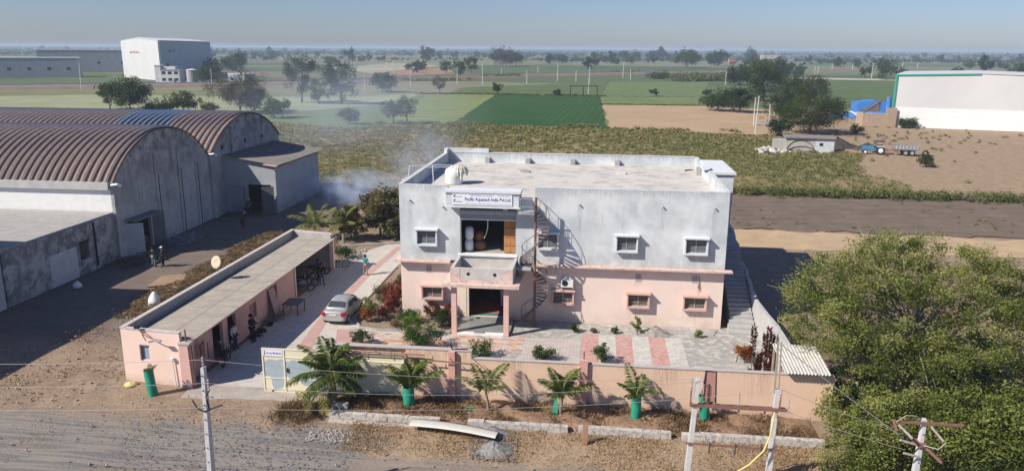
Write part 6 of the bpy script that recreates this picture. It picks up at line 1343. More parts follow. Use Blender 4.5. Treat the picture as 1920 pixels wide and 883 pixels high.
palm(18.75, -13.5, 1.0, 5, .9, .3, 'small palm in a green guard behind the brown crossbar', 16, (0, 0), (80, 20), 1, tr=.06)
palm(-10.0, -13.9, 1.3, 5, .55, .16, 'small yellowing sprout in the green guard by the long shed', 17, (0, 0), (88, 60), 3, tr=.05)
palm(-13.4, 19.5, 1.4, 13, 3.0, .7, 'pale green coconut palm behind the long shed, left one', 18, (0, 0), (80, 0), 3, tr=.16, mat_=leaf_mat('palm_pale', [(0, (.08, .10, .03)), (.5, (.20, .24, .07)), (1, (.40, .42, .18))], .35)); palm(-10.6, 19.2, 1.9, 10, 2.3, .6, 'yellowish coconut palm behind the long shed, right one', 19, (.1, 0), (75, -10), 5, tr=.13, mat_=MATS['palm_pale'])
palm(-1.1, -14.6, .3, 4, 1.5, .35, 'withered palm seedling left of the large palm', 20, (0, 0), (70, 20), 4, tr=.05)
GRD = mat('guard_green', (.02, .26, .16), (.03, .32, .20), 3, .55)
def guard(x, y, r, h, label, z=.1, lean=0.0):
    b = MB(); n = 18; vs = []; fs = []
    for j in range(7):
        for k in range(n):
            t = 2*math.pi*k/n; rr = r*(1+.06*math.sin(3*t+j)+.03*math.sin(7*t-j)); vs.append((x+rr*math.cos(t)+lean*j/6, y+rr*math.sin(t), z+h*j/6))
    for j in range(6):
        for k in range(n): fs.append((j*n+k, j*n+(k+1) % n, (j+1)*n+(k+1) % n, (j+1)*n+k))
    b.add(vs, fs); o = b.build('tree_guard', GRD, None, True); tag(o, label, 'tree guard', 'green sapling guards along the front')
guard(3.85, -13.8, .30, 1.0, 'squat green guard around the palm right of the gate', .25); guard(15.35, -13.7, .25, 1.35, 'tall green guard round the upright palm in the right half of the wall'); guard(18.75, -13.5, .24, 1.35, 'green guard beneath the brown crossbar of the paired poles', lean=-.1); guard(-10.0, -13.9, .24, 1.45, 'green guard with a tiny sprout in front of the long shed', .0, -.15)
b = MB(); b.add([(11.15, -13.95, .1), (11.5, -14.05, .12), (11.42, -13.9, 1.45), (11.38, -13.9, 1.45), (11.2, -13.8, .1), (11.45, -13.75, .1)], [(0, 1, 2, 3), (1, 5, 2), (4, 0, 3), (5, 4, 3, 2)]); tag(b.build('torn_guard', GRD), 'torn pointed green sheet beside the palm at the pink pilaster', 'torn sheet')
b = MB()
for i in range(9): b.obox((7.0+random.uniform(-.2, .25), -14.0+random.uniform(-.12, .12), .32), (.22, .14, .03), (random.random(), random.random(), random.random()*3))
tag(b.build('green_rag', GRD), 'crumpled green rag on the soil left of the slim palm', 'rag')
# dry grass tufts
def tufts(name, P, per, h, m, w=.02, spread=.12, z=0.0, tb=.5):
    k = len(P); idx = np.repeat(np.arange(k), per); n = len(idx); base = np.column_stack([P[idx]+rng.normal(size=(n, 2))*spread, np.full(n, z)]); d = np.column_stack([rng.normal(size=(n, 2))*.55, np.ones(n)]); d /= np.linalg.norm(d, axis=1)[:, None]; ln = h*(.5+rng.random(n)); ctr = base+d*ln[:, None]/2
    o = leafmesh(name, ctr, ln, tb+.22*rng.normal(size=n), m, aspect=w/h*2.2, dirs=d); return tag(o, kind='stuff')
DRYG = leaf_mat('dry_grass', [(0, (.16, .09, .045)), (.4, (.32, .20, .10)), (.75, (.48, .33, .17)), (1, (.60, .46, .27))], .2); DRYB = leaf_mat('dry_weed', [(0, (.07, .04, .025)), (.4, (.16, .10, .055)), (.75, (.27, .18, .09)), (1, (.38, .28, .15))], .2)
n = 2600; P = np.column_stack([rng.uniform(.3, 24, n), rng.uniform(-15.0, -12.9, n)]); P = P[fbm(P, 1.3, 2) > -.25]; tufts('dry_grass', P, 9, .22, DRYB, .014, .18, .15)
n = 5200; P = np.column_stack([rng.uniform(1.5, 24, n), -15.5-2.9*rng.random(n)**1.3]); P = P[rng.random(len(P)) < .5+.4*fbm(P, 1.0, 4)]; tufts('dry_grass', P, 6, .12, DRYG, .012, .22)
n = 1800; P = np.column_stack([rng.uniform(6, 27, n), rng.uniform(-24, -20.4, n)]); P = P[rng.random(len(P)) < .5+.4*fbm(P, 1.0, 4)]; tufts('dry_grass', P, 6, .12, DRYG, .012, .22)
n = 2400; P = np.column_stack([rng.uniform(-18, 8, n), rng.uniform(-25, -13.5, n)]); P = P[rng.random(len(P)) < .1+.3*fbm(P, .8, 9)]; tufts('dry_grass', P, 6, .12, DRYG, .012, .25)
n = 900; P = np.column_stack([rng.uniform(-20.5, -12.8, n), rng.uniform(-15, 8, n)]); P = P[fbm(P, .8, 12) > .2]; tufts('dry_grass', P, 8, .16, DRYB, .014, .25)
P = np.column_stack([rng.uniform(-2.6, -.5, 260), -15.0+rng.normal(size=260)*.6]); tufts('dry_grass', P, 9, .30, DRYB, .014, .2)
# heap of cut dry brush beside the long shed
def brush():
    n = 9000; x = rng.uniform(-20.0, -13.2, n); y = rng.uniform(-3, 21, n); keep = np.abs(x+17.2-.02*y) < 2.7+.8*np.sin(y*.9); x, y = x[keep], y[keep]; n = len(x); hh = 1.1*np.exp(-((x+17.0)/2.2)**2)*(.7+.3*np.sin(y*.8)); z = hh*rng.random(n)+.05; d = rng.normal(size=(n, 3)); d[:, 2] *= .35; d /= np.linalg.norm(d, axis=1)[:, None]
    tag(leafmesh('brush_heap', np.column_stack([x, y, z]), .45+.4*rng.random(n), .45+.3*rng.normal(size=n), BRN, aspect=.10, dirs=d), 'long heap of cut dry brush between the factory yard and the long shed', 'brush heap')
brush()
# ------------------------------------------------------------------ car
def loft(b, secs):
    n = len(secs[0][1]); vs = []; fs = []
    for (y, ring) in secs:
        for (x, z) in ring: vs.append((x, y, z))
    for i in range(len(secs)-1):
        for k in range(n): fs.append((i*n+k, i*n+(k+1) % n, (i+1)*n+(k+1) % n, (i+1)*n+k))
    fs.append(tuple(range(n-1, -1, -1))); fs.append(tuple((len(secs)-1)*n+k for k in range(n))); b.add(vs, fs)
def subd(o, lv=2):
    m = o.modifiers.new('sub', 'SUBSURF'); m.levels = lv; m.render_levels = lv
    for p in o.data.polygons: p.use_smooth = True
def car():
    t = thing('parked_car', 'silver grey sedan parked on the driveway seen from behind', 'car', (-4.05, -2.62, 0.012), R(-3))
    silver, nt, out = newmat('car_silver'); bsdf(nt, out, (.46, .455, .43), .32, .35, spec=.5)
    def ring(hw, zb, zt, crown=.02): return [(-hw*.86, zb), (hw*.86, zb), (hw*.98, zb+.10), (hw, (zb+zt)/2), (hw*.97, zt-.10), (hw*.88, zt-.02), (hw*.45, zt+crown), (-hw*.45, zt+crown), (-hw*.88, zt-.02), (-hw*.97, zt-.10), (-hw, (zb+zt)/2), (-hw*.98, zb+.10)]
    b = MB(L=True); loft(b, [(0.0, ring(.70, .36, .88)), (.03, ring(.78, .28, .95)), (.25, ring(.83, .22, 1.0)), (.8, ring(.84, .20, 1.0)), (1.9, ring(.84, .20, .95)), (2.9, ring(.84, .20, .92)), (3.4, ring(.82, .20, .86)), (3.75, ring(.77, .22, .74)), (3.93, ring(.66, .28, .62)), (3.96, ring(.55, .34, .56))])
    o = P_('body', b, silver, t); subd(o, 2)
    def cab(hw, zt, hb=None): hb = hb or .80; return [(-hb, .9), (hb, .9), (hb*.99, 1.0), (hw, zt-.07), (hw*.85, zt), (hw*.4, zt+.02), (-hw*.4, zt+.02), (-hw*.85, zt), (-hw, zt-.07), (-hb*.99, 1.0)]
    b = MB(L=True); loft(b, [(.50, cab(.70, 1.0, .74)), (.62, cab(.70, 1.06)), (1.05, cab(.62, 1.42)), (1.5, cab(.61, 1.49)), (2.1, cab(.61, 1.48)), (2.45, cab(.62, 1.40)), (3.05, cab(.70, 1.0)), (3.15, cab(.70, .96, .74))])
    o = P_('cabin', b, silver, t); subd(o, 1)
    gl, nt, out = newmat('car_glass'); bsdf(nt, out, (.05, .06, .065), .06, 0, spec=.7)
    b = MB(L=True); b.add([(-.60, .63, 1.10), (.60, .63, 1.10), (.50, .96, 1.40), (-.50, .96, 1.40), (-.60, .615, 1.10), (.60, .615, 1.10), (.50, .945, 1.41), (-.50, .945, 1.41)], [(0,1,2,3),(7,6,5,4),(0,4,5,1),(1,5,6,2),(2,6,7,3),(3,7,4,0)]); P_('rear_window', b, gl, t)
    b = MB(L=True); b.add([(-.62, 2.99, 1.06), (.62, 2.99, 1.06), (.52, 2.47, 1.39), (-.52, 2.47, 1.39), (-.62, 3.02, 1.07), (.62, 3.02, 1.07), (.52, 2.50, 1.41), (-.52, 2.50, 1.41)], [(0,1,2,3),(7,6,5,4),(0,4,5,1),(1,5,6,2),(2,6,7,3),(3,7,4,0)]); P_('windscreen', b, gl, t)
    for s in (-1, 1):
        b = MB(L=True); pts = [(.93, 1.03, .795), (1.62, 1.03, .805), (1.62, 1.37, .685), (1.22, 1.35, .690)]; q = [(s*x, y, z) for y, z, x in pts]+[(s*(x+.012), y, z) for y, z, x in pts]; b.add(q, [(0,1,2,3),(7,6,5,4),(0,4,5,1),(1,5,6,2),(2,6,7,3),(3,7,4,0)]); P_('side_window', b, gl, t)
        b = MB(L=True); pts = [(1.70, 1.03, .805), (2.62, 1.03, .80), (2.28, 1.34, .695), (1.70, 1.37, .685)]; q = [(s*x, y, z) for y, z, x in pts]+[(s*(x+.012), y, z) for y, z, x in pts]; b.add(q, [(0,1,2,3),(7,6,5,4),(0,4,5,1),(1,5,6,2),(2,6,7,3),(3,7,4,0)]); P_('side_window', b, gl, t)
        b = MB(L=True); b.obox((s*.68, .02, .80), (.24, .10, .24), (0, 0, s*.35)); b.obox((s*.77, .10, .84), (.10, .16, .18), (0, 0, s*.2)); P_('tail_light', b, mat('light_red', (.55, .02, .04), (.42, .015, .03), 9, .2), t)
        b = MB(L=True); b.obox((s*.60, 3.80, .62), (.26, .16, .14), (0, 0, -s*.5)); P_('headlight', b, WHITE, t)
        b = MB(L=True); b.obox((s*.93, 2.45, 1.03), (.16, .08, .12), (0, 0, 0)); P_('wing_mirror', b, silver, t)
        b = MB(L=True); b.bar((s*.852, .9, .92), (s*.852, 2.6, .88), .012); b.bar((s*.856, 1.66, .35), (s*.846, 1.66, .93), .012); P_('door_seam', b, DARK, t)
        for y in (.68, 3.16):
            b = MB(L=True); b.tube([(s*.66, y, .30), (s*.855, y, .30)], .30, 20); w = P_('wheel', b, MATS['tyre'], t); b = MB(L=True); b.tube([(s*.80, y, .30), (s*.865, y, .30)], .19, 14); P_('rim', b, MATS['rim_grey'], w)
    b = MB(L=True); b.box(-.26, .26, -.03, .0, .70, .82); P_('number_plate', b, mat('plate_yellowwhite', (.66, .65, .60), (.6, .6, .56), 5), t)
    b = MB(L=True); b.box(-.55, .55, -.02, .01, .84, .87); b.box(-.5, .5, -.02, .0, .36, .42); P_('boot_trim', b, mat('chrome', (.5, .5, .5), (.4, .4, .4), 4, .25), t)
    b = MB(L=True); b.tube([(0, 1.15, 1.46), (0, 1.02, 1.60)], .012, 5); P_('aerial', b, DARK, t)
car()
# ------------------------------------------------------------------ motorcycles
def motorbike(x, y, rz, label, colr, z=.01, group=None):
    t = thing('motorcycle', label, 'motorcycle', (x, y, z), rz, group); paint = mat('bike_'+colr, {'red': (.35, .03, .03), 'black': (.03, .03, .035), 'blue': (.04, .07, .22), 'silver': (.35, .36, .38)}[colr], None, 4, .3)
    for yy in (-.62, .64):
        b = MB(L=True); b.tube([(.25*0, yy+.26*math.cos(i/18*6.283), .30+.26*math.sin(i/18*6.283)) for i in range(19)], .045, 6); w = P_('wheel', b, MATS['tyre'], t); b = MB(L=True)
        for k in range(5): a = k*math.pi/5; b.bar((0, yy-.24*math.cos(a), .30-.24*math.sin(a)), (0, yy+.24*math.cos(a), .30+.24*math.sin(a)), .02)
        P_('rim', b, MATS['rim_grey'], w)
    b = MB(L=True); loft(b, [(-.28, [(-.08, .62), (.08, .62), (.10, .72), (0, .78), (-.10, .72)]), (.05, [(-.12, .60), (.12, .60), (.15, .76), (0, .88), (-.15, .76)]), (.33, [(-.07, .66), (.07, .66), (.09, .76), (0, .84), (-.09, .76)])]); P_('tank', b, paint, t)
    b = MB(L=True); b.obox((0, -.50, .76), (.24, .66, .09), (.10, 0, 0)); P_('seat', b, DARK, t)
    b = MB(L=True); b.box(-.13, .13, -.18, .22, .28, .58); b.bar((0, .3, .72), (0, -.3, .3), .05); b.bar((.08, -.1, .25), (.10, -.85, .30), .07); b.bar((-.07, .64, .3), (-.06, .42, .92), .04); b.bar((.07, .64, .3), (.06, .42, .92), .04); b.bar((0, -.62, .3), (0, -.72, .72), .06); P_('engine', b, mat('engine_grey', (.16, .16, .165), (.1, .1, .1), 6, .4), t)
    b = MB(L=True); b.tube([(-.36, .28, 1.02), (-.12, .42, .98), (.12, .42, .98), (.36, .28, 1.02)], .016, 5); P_('handlebar', b, DARK, t)
    b = MB(L=True); b.lathe((0, 0, 0), [(.04, 0), (.09, .04), (.10, .09)], 10); b.v = [(a, .50+c, .86+d) for a, d, c in b.v]; P_('headlight', b, WHITE, t)
    for s in (-1, 1):
        b = MB(L=True); b.tube([(s*.28, .30, 1.02), (s*.34, .26, 1.20)], .01, 4); b.obox((s*.35, .26, 1.23), (.12, .03, .08)); P_('mirror', b, mat('mirror_pale', (.45, .55, .65), (.4, .5, .6), 5, .1), t)
    b = MB(L=True); b.obox((0, -.98, .68), (.2, .06, .10)); P_('tail_light', b, mat('light_red', (.55, .02, .04)), t); b = MB(L=True); b.obox((0, -1.0, .50), (.22, .02, .14)); P_('number_plate', b, WHITE, t)
    return t
motorbike(-8.15, -9.4, R(12), 'dark motorcycle with a white plate parked at the front of the long shed wall', 'black')
motorbike(-8.85, 4.2, R(-70), 'motorcycle with a pale headlight at the near edge of the open shed bay', 'silver'); motorbike(-9.0, 5.5, R(-75), 'dark motorcycle in the middle of the open shed bay', 'black'); motorbike(-9.2, 8.6, R(-70), 'red motorcycle at the far end of the open shed bay', 'red')
motorbike(-25.0, 32.2 if False else 29.6, R(10), 'dark motorcycle standing before the annex door', 'black')
# ------------------------------------------------------------------ people
SKIN = mat('skin', (.26, .14, .09), (.23, .12, .08), 6, .6); HAIR = mat('hair', (.012, .010, .009), None, 5, .7)
def person(x, y, rz, label, top, bottom, pose='stand', z=0.0, shoes=None, cap=None, sc_=1.0, group=None, hood=False, longs=True):
    t = thing('person', label, 'person', (x, y, z), rz, group); t.scale = (sc_,)*3
    J = {'pel': (0, 0, .95), 'wai': (0, .0, 1.08), 'che': (0, .01, 1.30), 'nek': (0, .02, 1.47), 'hed': (0, -.0, 1.56), 'top': (0, -.01, 1.68)}
    rad = {'pel': .14, 'wai': .125, 'che': .15, 'nek': .055, 'hed': .085, 'top': .075}
    E_ = [('pel', 'wai'), ('wai', 'che'), ('che', 'nek'), ('nek', 'hed'), ('hed', 'top')]
    P = {'stand': dict(eL=(.27, .02, 1.16), wL=(.28, -.08, .92), eR=(-.27, .02, 1.16), wR=(-.28, -.08, .92), kL=(.11, -.02, .52), aL=(.13, .02, .09), kR=(-.11, -.02, .52), aR=(-.13, .02, .09)),
         'phone': dict(eL=(.25, -.04, 1.14), wL=(.10, -.30, 1.16), eR=(-.25, -.02, 1.14), wR=(-.08, -.30, 1.18), kL=(.10, -.03, .52), aL=(.11, .02, .09), kR=(-.10, -.03, .52), aR=(-.11, .0, .09)),
         'film': dict(eL=(.27, -.08, 1.18), wL=(.12, -.24, 1.40), eR=(-.27, .02, 1.16), wR=(-.20, -.14, 1.02), kL=(.12, .02, .52), aL=(.20, .02, .09), kR=(-.11, -.04, .52), aR=(-.14, .06, .09)),
         'walk': dict(eL=(.25, .14, 1.18), wL=(.25, .12, .94), eR=(-.25, -.08, 1.16), wR=(-.24, -.24, .98), kL=(.10, -.16, .54), aL=(.10, -.20, .10), kR=(-.10, .06, .50), aR=(-.10, .34, .14)),
         'hips': dict(eL=(.36, .08, 1.18), wL=(.20, -.02, 1.02), eR=(-.36, .08, 1.18), wR=(-.20, -.02, 1.02), kL=(.12, -.02, .52), aL=(.15, .02, .09), kR=(-.12, -.02, .52), aR=(-.15, .02, .09))}[pose]
    for s, n in ((1, 'L'), (-1, 'R')):
        J['s'+n] = (s*.17, .01, 1.40); rad['s'+n] = .062; J['e'+n] = P['e'+n]; rad['e'+n] = .042; J['w'+n] = P['w'+n]; rad['w'+n] = .028
        J['h'+n] = (s*.095, 0, .90); rad['h'+n] = .092; J['k'+n] = P['k'+n]; rad['k'+n] = .056; a = P['a'+n]; J['a'+n] = a; rad['a'+n] = .038
        J['f'+n] = (a[0]+s*.02, a[1]-.10, .035); rad['f'+n] = .036; J['t'+n] = (a[0]+s*.03, a[1]-.19, .028); rad['t'+n] = .028
        E_ += [('che', 's'+n), ('s'+n, 'e'+n), ('e'+n, 'w'+n), ('pel', 'h'+n), ('h'+n, 'k'+n), ('k'+n, 'a'+n), ('a'+n, 'f'+n), ('f'+n, 't'+n)]
        w = Vector(J['w'+n]); d = (w-Vector(J['e'+n])).normalized(); J['p'+n] = tuple(w+d*.07); rad['p'+n] = .03; E_.append(('w'+n, 'p'+n))
        side = d.cross(Vector((0, 1, .2))).normalized()
        for k in range(4):
            o_ = side*(k-1.5)*.019; ln = (.07, .08, .075, .055)[k]; J[f'q{k}'+n] = tuple(w+d*.10+o_); J[f'r{k}'+n] = tuple(w+d*(.10+ln)+o_+Vector((0, -.02, 0))); rad[f'q{k}'+n] = .009; rad[f'r{k}'+n] = .007; E_ += [('p'+n, f'q{k}'+n), (f'q{k}'+n, f'r{k}'+n)]
        J['u'+n] = tuple(w+d*.05+side*.04*(-1)); J['v'+n] = tuple(w+d*.09+side*.055*(-1)+Vector((0, -.01, 0))); rad['u'+n] = .011; rad['v'+n] = .008; E_ += [('w'+n, 'u'+n), ('u'+n, 'v'+n)]
    def skin(name, keys, edges, m, grow=0.0, root='pel', mult=1.0):
        keys = list(keys); idx = {k: i for i, k in enumerate(keys)}; me = bpy.data.meshes.new(name); me.from_pydata([J[k] for k in keys], [(idx[a], idx[c]) for a, c in edges if a in idx and c in idx], []); o = bpy.data.objects.new(name, me); col.objects.link(o); o.parent = t
        md = o.modifiers.new('Skin', 'SKIN'); md.use_smooth_shade = True; sv = me.skin_vertices[0].data
        for k, i in idx.items(): r_ = rad[k]*mult+grow; sv[i].radius = (r_, r_*.82 if k in ('wai', 'che', 'pel') else r_); sv[i].use_root = (k == root)
        s_ = o.modifiers.new('Sub', 'SUBSURF'); s_.levels = 1; s_.render_levels = 1; me.materials.append(m); return o
    skin('body', J.keys(), E_, SKIN)
    arms = ['sL', 'eL', 'sR', 'eR']+(['wL', 'wR'] if longs else [])
    skin('shirt', ['pel', 'wai', 'che']+arms, E_, top, .018)
    skin('trousers', ['pel', 'hL', 'kL', 'aL', 'hR', 'kR', 'aR'] if bottom[1] else ['pel', 'hL', 'kL', 'hR', 'kR'], E_, bottom[0], .016)
    for n in 'LR': skin('shoe', ['a'+n, 'f'+n, 't'+n], E_, shoes or DARK, .012, root='f'+n)
    b = MB(L=True); b.lathe((0, .012, 1.60), [(.100, -.03), (.108, .02), (.10, .09), (.065, .13), (.015, .145)], 12); b.v = [(vx, vy+(.02 if vy > 0 else .012), vz) for vx, vy, vz in b.v]; P_('hood' if hood else 'hair', b, top if hood else HAIR, t, smooth=True)
    if cap is not None: b = MB(L=True); b.lathe((0, .0, 1.655), [(.115, 0), (.112, .06), (.07, .105), (.01, .12)], 12); b.box(-.07, .07, -.2, -.08, 1.66, 1.672); P_('cap', b, cap, t, smooth=False)
    b = MB(L=True); b.obox((0, -.098, 1.58), (.022, .03, .04), (.3, 0, 0)); P_('nose', b, SKIN, t)
    b = MB(L=True); b.obox((.032, -.088, 1.61), (.02, .012, .008)); b.obox((-.032, -.088, 1.61), (.02, .012, .008)); P_('eyes', b, DARK, t)
    b = MB(L=True); b.obox((0, -.09, 1.535), (.04, .01, .008)); P_('mouth', b, REDL, t)
    b = MB(L=True); b.obox((.092, .01, 1.595), (.015, .03, .05)); b.obox((-.092, .01, 1.595), (.015, .03, .05)); P_('ears', b, SKIN, t)
    return t
def fab(n, c): return mat('fabric_'+n, c, tuple(v*.8 for v in c), 7, .95)
BLK = fab('black', (.015, .015, .018)); JNS = fab('jeans', (.10, .14, .26)); TEA = fab('teal', (.02, .26, .26)); BEI = fab('beige', (.33, .24, .22)); WSH = fab('white', (.62, .60, .58)); NVB = fab('navy', (.03, .05, .12)); GRT = fab('greytrouser', (.22, .23, .24)); RED = fab('red', (.30, .04, .045)); DRK = fab('darkgrey', (.05, .05, .055))
person(-5.33, 8.98, R(165), 'person in a teal shirt and light trousers standing on the driveway, arm raised', TEA, (BEI, True), 'film', .02, longs=False)
person(-8.1, -6.0, R(80), 'person in a black hoodie looking down at a phone beside the long shed', BLK, (BLK, True), 'phone', .012, hood=True, sc_=1.06)
person(-8.62, -7.3, R(80), 'person in a white shirt and blue trousers leaning in the shed doorway', WSH, (NVB, True), 'stand', .012, sc_=1.0)
person(-7.9, 5.9, R(175), 'person in a black jacket and blue jeans standing with back turned outside the shed bay', BLK, (JNS, True), 'hips', .012, sc_=1.05)
person(-8.7, 7.3, R(-60), 'person in dark checked clothes inside the far end of the open shed bay', DRK, (BLK, True), 'stand', .012)
person(-26.9, 13.4, R(70), 'person in a red shirt standing in the warehouse doorway', RED, (DRK, True), 'stand', longs=False)
person(-23.67, 9.1, R(160), 'person in black jacket and grey trousers in the factory yard, left of the capped one', BLK, (GRT, True), 'hips')
person(-22.9, 9.2, R(-80), 'person in dark clothes and a white cap in the factory yard', DRK, (BLK, True), 'stand', cap=WHITE)
person(-22.66, 23.5, R(20), 'person in dark clothes walking across the shaded factory yard', DRK, (BLK, True), 'walk')
person(-25.0, 30.6-.3, R(15), 'person with a white cap by the motorcycle at the annex door', DRK, (DRK, True), 'stand', cap=WHITE, sc_=.95)
# ------------------------------------------------------------------ yard clutter
b = MB(); b.box(-8.2, -7.0, -1.2, .3, .78, .82); tb = thing('work_table', 'dark topped steel table beside the long shed wall', 'table', (-7.6, -.45, 0)); P_('table_top', b, mat('table_grey', (.18, .17, .17), (.13, .12, .12), 3), tb)
for x, y in ((-8.1, -1.1), (-7.1, -1.1), (-8.1, .2), (-7.1, .2)): b = MB(); b.box(x-.025, x+.025, y-.025, y+.025, 0, .78); P_('leg', b, DARK, tb)
b = MB(); b.obox((-8.45, -1.6, 1.05), (.06, .9, 2.15), (0, -.22, 0)); tag(b.build('leaning_door', mat('door_pinkgrey', (.42, .30, .27), (.34, .25, .22), 3)), 'old dusty door panel leaning against the long shed', 'door panel')
b = MB(); 
for i in range(14): b.bar((-8.7+random.random()*.7, -3.6+random.random()*1.6, .05+random.random()*.5), (-8.4+random.random()*.7, -2.6+random.random()*1.2, .1+random.random()*.7), .05)
tag(b.build('scrap_tangle', mat('scrap_wood', (.20, .15, .12), (.13, .1, .08), 4)), 'tangle of scrap frames between the shutter window and the leaning door', 'scrap')
b = MB()
for i in range(26): b.obox((-8.25+random.uniform(-.35, .25), -4.2+random.uniform(-1.6, 1.6), .06), (.35*random.random()+.1, .3, .05), (random.random()*.3, random.random()*.3, random.random()*3))
tag(b.build('scrap_heap', DARK), 'dark flat scrap pieces on the ground along the long shed', 'scrap')
b = MB(); b.bar((-8.6, -11.2, 1.0), (-8.62, -10.9, 2.0), .06); b.bar((-8.55, -10.6, .8), (-8.6, -10.5, 1.7), .05); b.box(-8.66, -8.56, -11.3, -10.9, 1.05, 1.9); tag(b.build('wall_tools', mat('tool_brown', (.25, .15, .11), (.2, .12, .09), 4)), 'tools and a board hung on the shed wall above the motorcycle', 'tools')
def sackheap(x, y, r, h, m, label, name='sack'): b = MB(); b.lathe((x, y, 0), [(r*.8, 0), (r, h*.2), (r*.9, h*.6), (r*.35, h*.9), (r*.2, h)], 10); b.v = [(vx+random.uniform(-.05, .05), vy+random.uniform(-.05, .05), vz) for vx, vy, vz in b.v]; return tag(b.build(name, m, None, True), label, 'sack')
sackheap(-17.8, -.6, .42, 1.15, WHITE, 'tall slumped white sack at the near end of the brush heap'); sackheap(-17.0, -3.6, .3, .45, WHITE, 'small white sack on the ground below the brush heap'); sackheap(-11.9, -12.9, .35, .2, mat('sack_yellow', (.72, .62, .22), (.6, .5, .2), 5), 'flat yellow sack at the foot of the long shed front'); sackheap(-26.2, 2.9, .35, .5, WHITE, 'white bucket like sack in the dark corner of the factory yard')
b = MB()
for i in range(90): b.obox((-25.4+random.gauss(0, .8), 17.4+random.gauss(0, .9), .15+abs(random.gauss(0, .35))), (random.uniform(.3, 1.0), .06, .04), (random.uniform(-.6, .6), random.uniform(-.6, .6), random.random()*3.1))
tag(b.build('scrap_pile', mat('scrap_metal', (.30, .32, .36), (.18, .19, .22), 6, .5)), 'heap of grey scrap strips right of the open warehouse door', 'scrap pile')
b = MB()
for i in range(70): b.obox((-26.0+random.gauss(0, .9), 10.2+random.gauss(0, 1.0), .1+abs(random.gauss(0, .12))), (random.uniform(.4, 1.2), .08, .06), (random.uniform(-.2, .2), random.uniform(-.2, .2), random.random()*3.1))
tag(b.build('timber_scraps', mat('timber_dark', (.13, .11, .09), (.09, .08, .07), 5)), 'scattered dark timber scraps left of the two standing people', 'timber')
b = MB()
for i in range(26): b.obox((-14.4+random.gauss(0, .7), -6.2+random.gauss(0, .6), .1+abs(random.gauss(0, .14))), (random.uniform(.6, 1.5), .16, .10), (random.uniform(-.2, .2), random.uniform(-.2, .2), .5+random.gauss(0, .5)))
tag(b.build('log_pile', mat('log_brown', (.20, .13, .09), (.13, .09, .065), 5)), 'pile of short logs left of the front corner of the long shed', 'log pile')
b = MB(); b.tube([(-16.0, 4.0, 0), (-16.0, 4.0, 1.9)], .03, 5); tag(b.build('marker_post', RUST), 'thin rusty post standing in the brush heap', 'post')
b = MB(); b.prism([(-21.0, 3.6), (-18.0, 5.0), (-18.3, 8.0), (-21.4, 6.4)], .02, .10); tag(b.build('flat_sheet', mat('sheet_tan', (.36, .24, .15), (.3, .2, .13), 1.5)), 'flat tan sheet lying at the near end of the brush heap', 'sheet')
b = MB(); b.prism([(-12.0, 16.6), (-4.9, 19.4), (-4.9, 19.7), (-12.0, 16.9)], 0, .18); tag(b.build('driveway_kerb', CONC), 'low concrete kerb along the bend at the far end of the driveway', 'kerb')
b = MB(); b.prism([(-3.45, 11.5), (-3.35, 11.5), (-3.35, 3), (-3.0, -1.2), (-2.1, -2.75), (-.9, -3.05), (3.9, -2.95), (3.9, -3.07), (-.95, -3.17), (-2.2, -2.87), (-3.12, -1.25), (-3.45, 3)], 0, .14); tag(b.build('bed_kerb', CONC), 'thin concrete kerb edging the planting bed at the left corner of the building', 'kerb')
sheet('soil_bed', [(-3.4, 11.5), (-.01, 11.5), (-.01, -.01), (4.0, -.01), (4.0, -2.98), (-.9, -3.06), (-2.1, -2.8), (-3.05, -1.2), (-3.38, 3)], .045, mat('bed_earth', (.26, .19, .14), (.34, .26, .19), 1.5, .97, c3=(.15, .1, .07), s3=6, f3=.4, bump=.8, bs=12))
for (x, y, l) in ((-6.4, 24.2, 'white concrete post in the smoke, left one behind the trees'), (-5.0, 26.5, 'taller white concrete post rising out of the smoke behind the trees')):
    b = MB(); b.box(x-.1, x+.1, y-.1, y+.1, 0, 3.6 if x < -6 else 5.0); tag(b.build('concrete_post', WHITE), l, 'post')
# hose on the yard concrete
b = MB(); b.tube([(21.3, -.3, .03), (20.9, -1.4, .03), (21.3, -2.6, .03), (22.0, -4.2, .03), (21.6, -5.6, .03), (21.9, -7.4, .03), (22.3, -9.2, .03)], .025, 6); tag(b.build('garden_hose', mat('hose_grey', (.28, .26, .23), (.22, .2, .18), 5)), 'grey hose snaking over the yard concrete at the foot of the outside stair', 'hose')
for (x, y) in ((21.7, -6.5), (21.9, -7.3)):
    b = MB(); b.obox((x, y, .15), (.9, .16, .3), (0, 0, -.5)); tag(b.build('kerb_piece', CONC), 'broken concrete kerb pieces beside the orange brown shrub', 'kerb', 'broken kerb pieces by the cordyline')
# ------------------------------------------------------------------ near power poles and wires
POLEM = mat('near_pole', (.60, .60, .59), (.50, .50, .49), 2.5, .9, c3=(.36, .35, .34), s3=9)
def sqpole(name, x, y, h, label, lean=(0, 0), w=.13):
    t = thing(name, label, 'power pole', (x, y, 0)); b = MB(); vs = []
    for z, k in ((-.2, w*1.35), (h, w*.8)):
        f = z/h
        for a, c in ((-1, -1), (1, -1), (1, 1), (-1, 1)): vs.append((x+lean[0]*f+a*k*.6, y+lean[1]*f+c*k, z))
    b.add(vs, [(0,3,2,1),(4,5,6,7),(0,1,5,4),(1,2,6,5),(2,3,7,6),(3,0,4,7)]); P_('pole_shaft', b, POLEM, t)
    b = MB()
    for i in range(int(h/.6)): z = .5+i*.6; f = z/h; b.tube([(x+lean[0]*f, y+lean[1]*f-w*1.35, z), (x+lean[0]*f, y+lean[1]*f-w*.5, z)], .022, 6)
    P_('bolt_holes', b, DARK, t); return t
INS = mat('insulator', (.45, .40, .38), (.30, .22, .20), 8, .3)
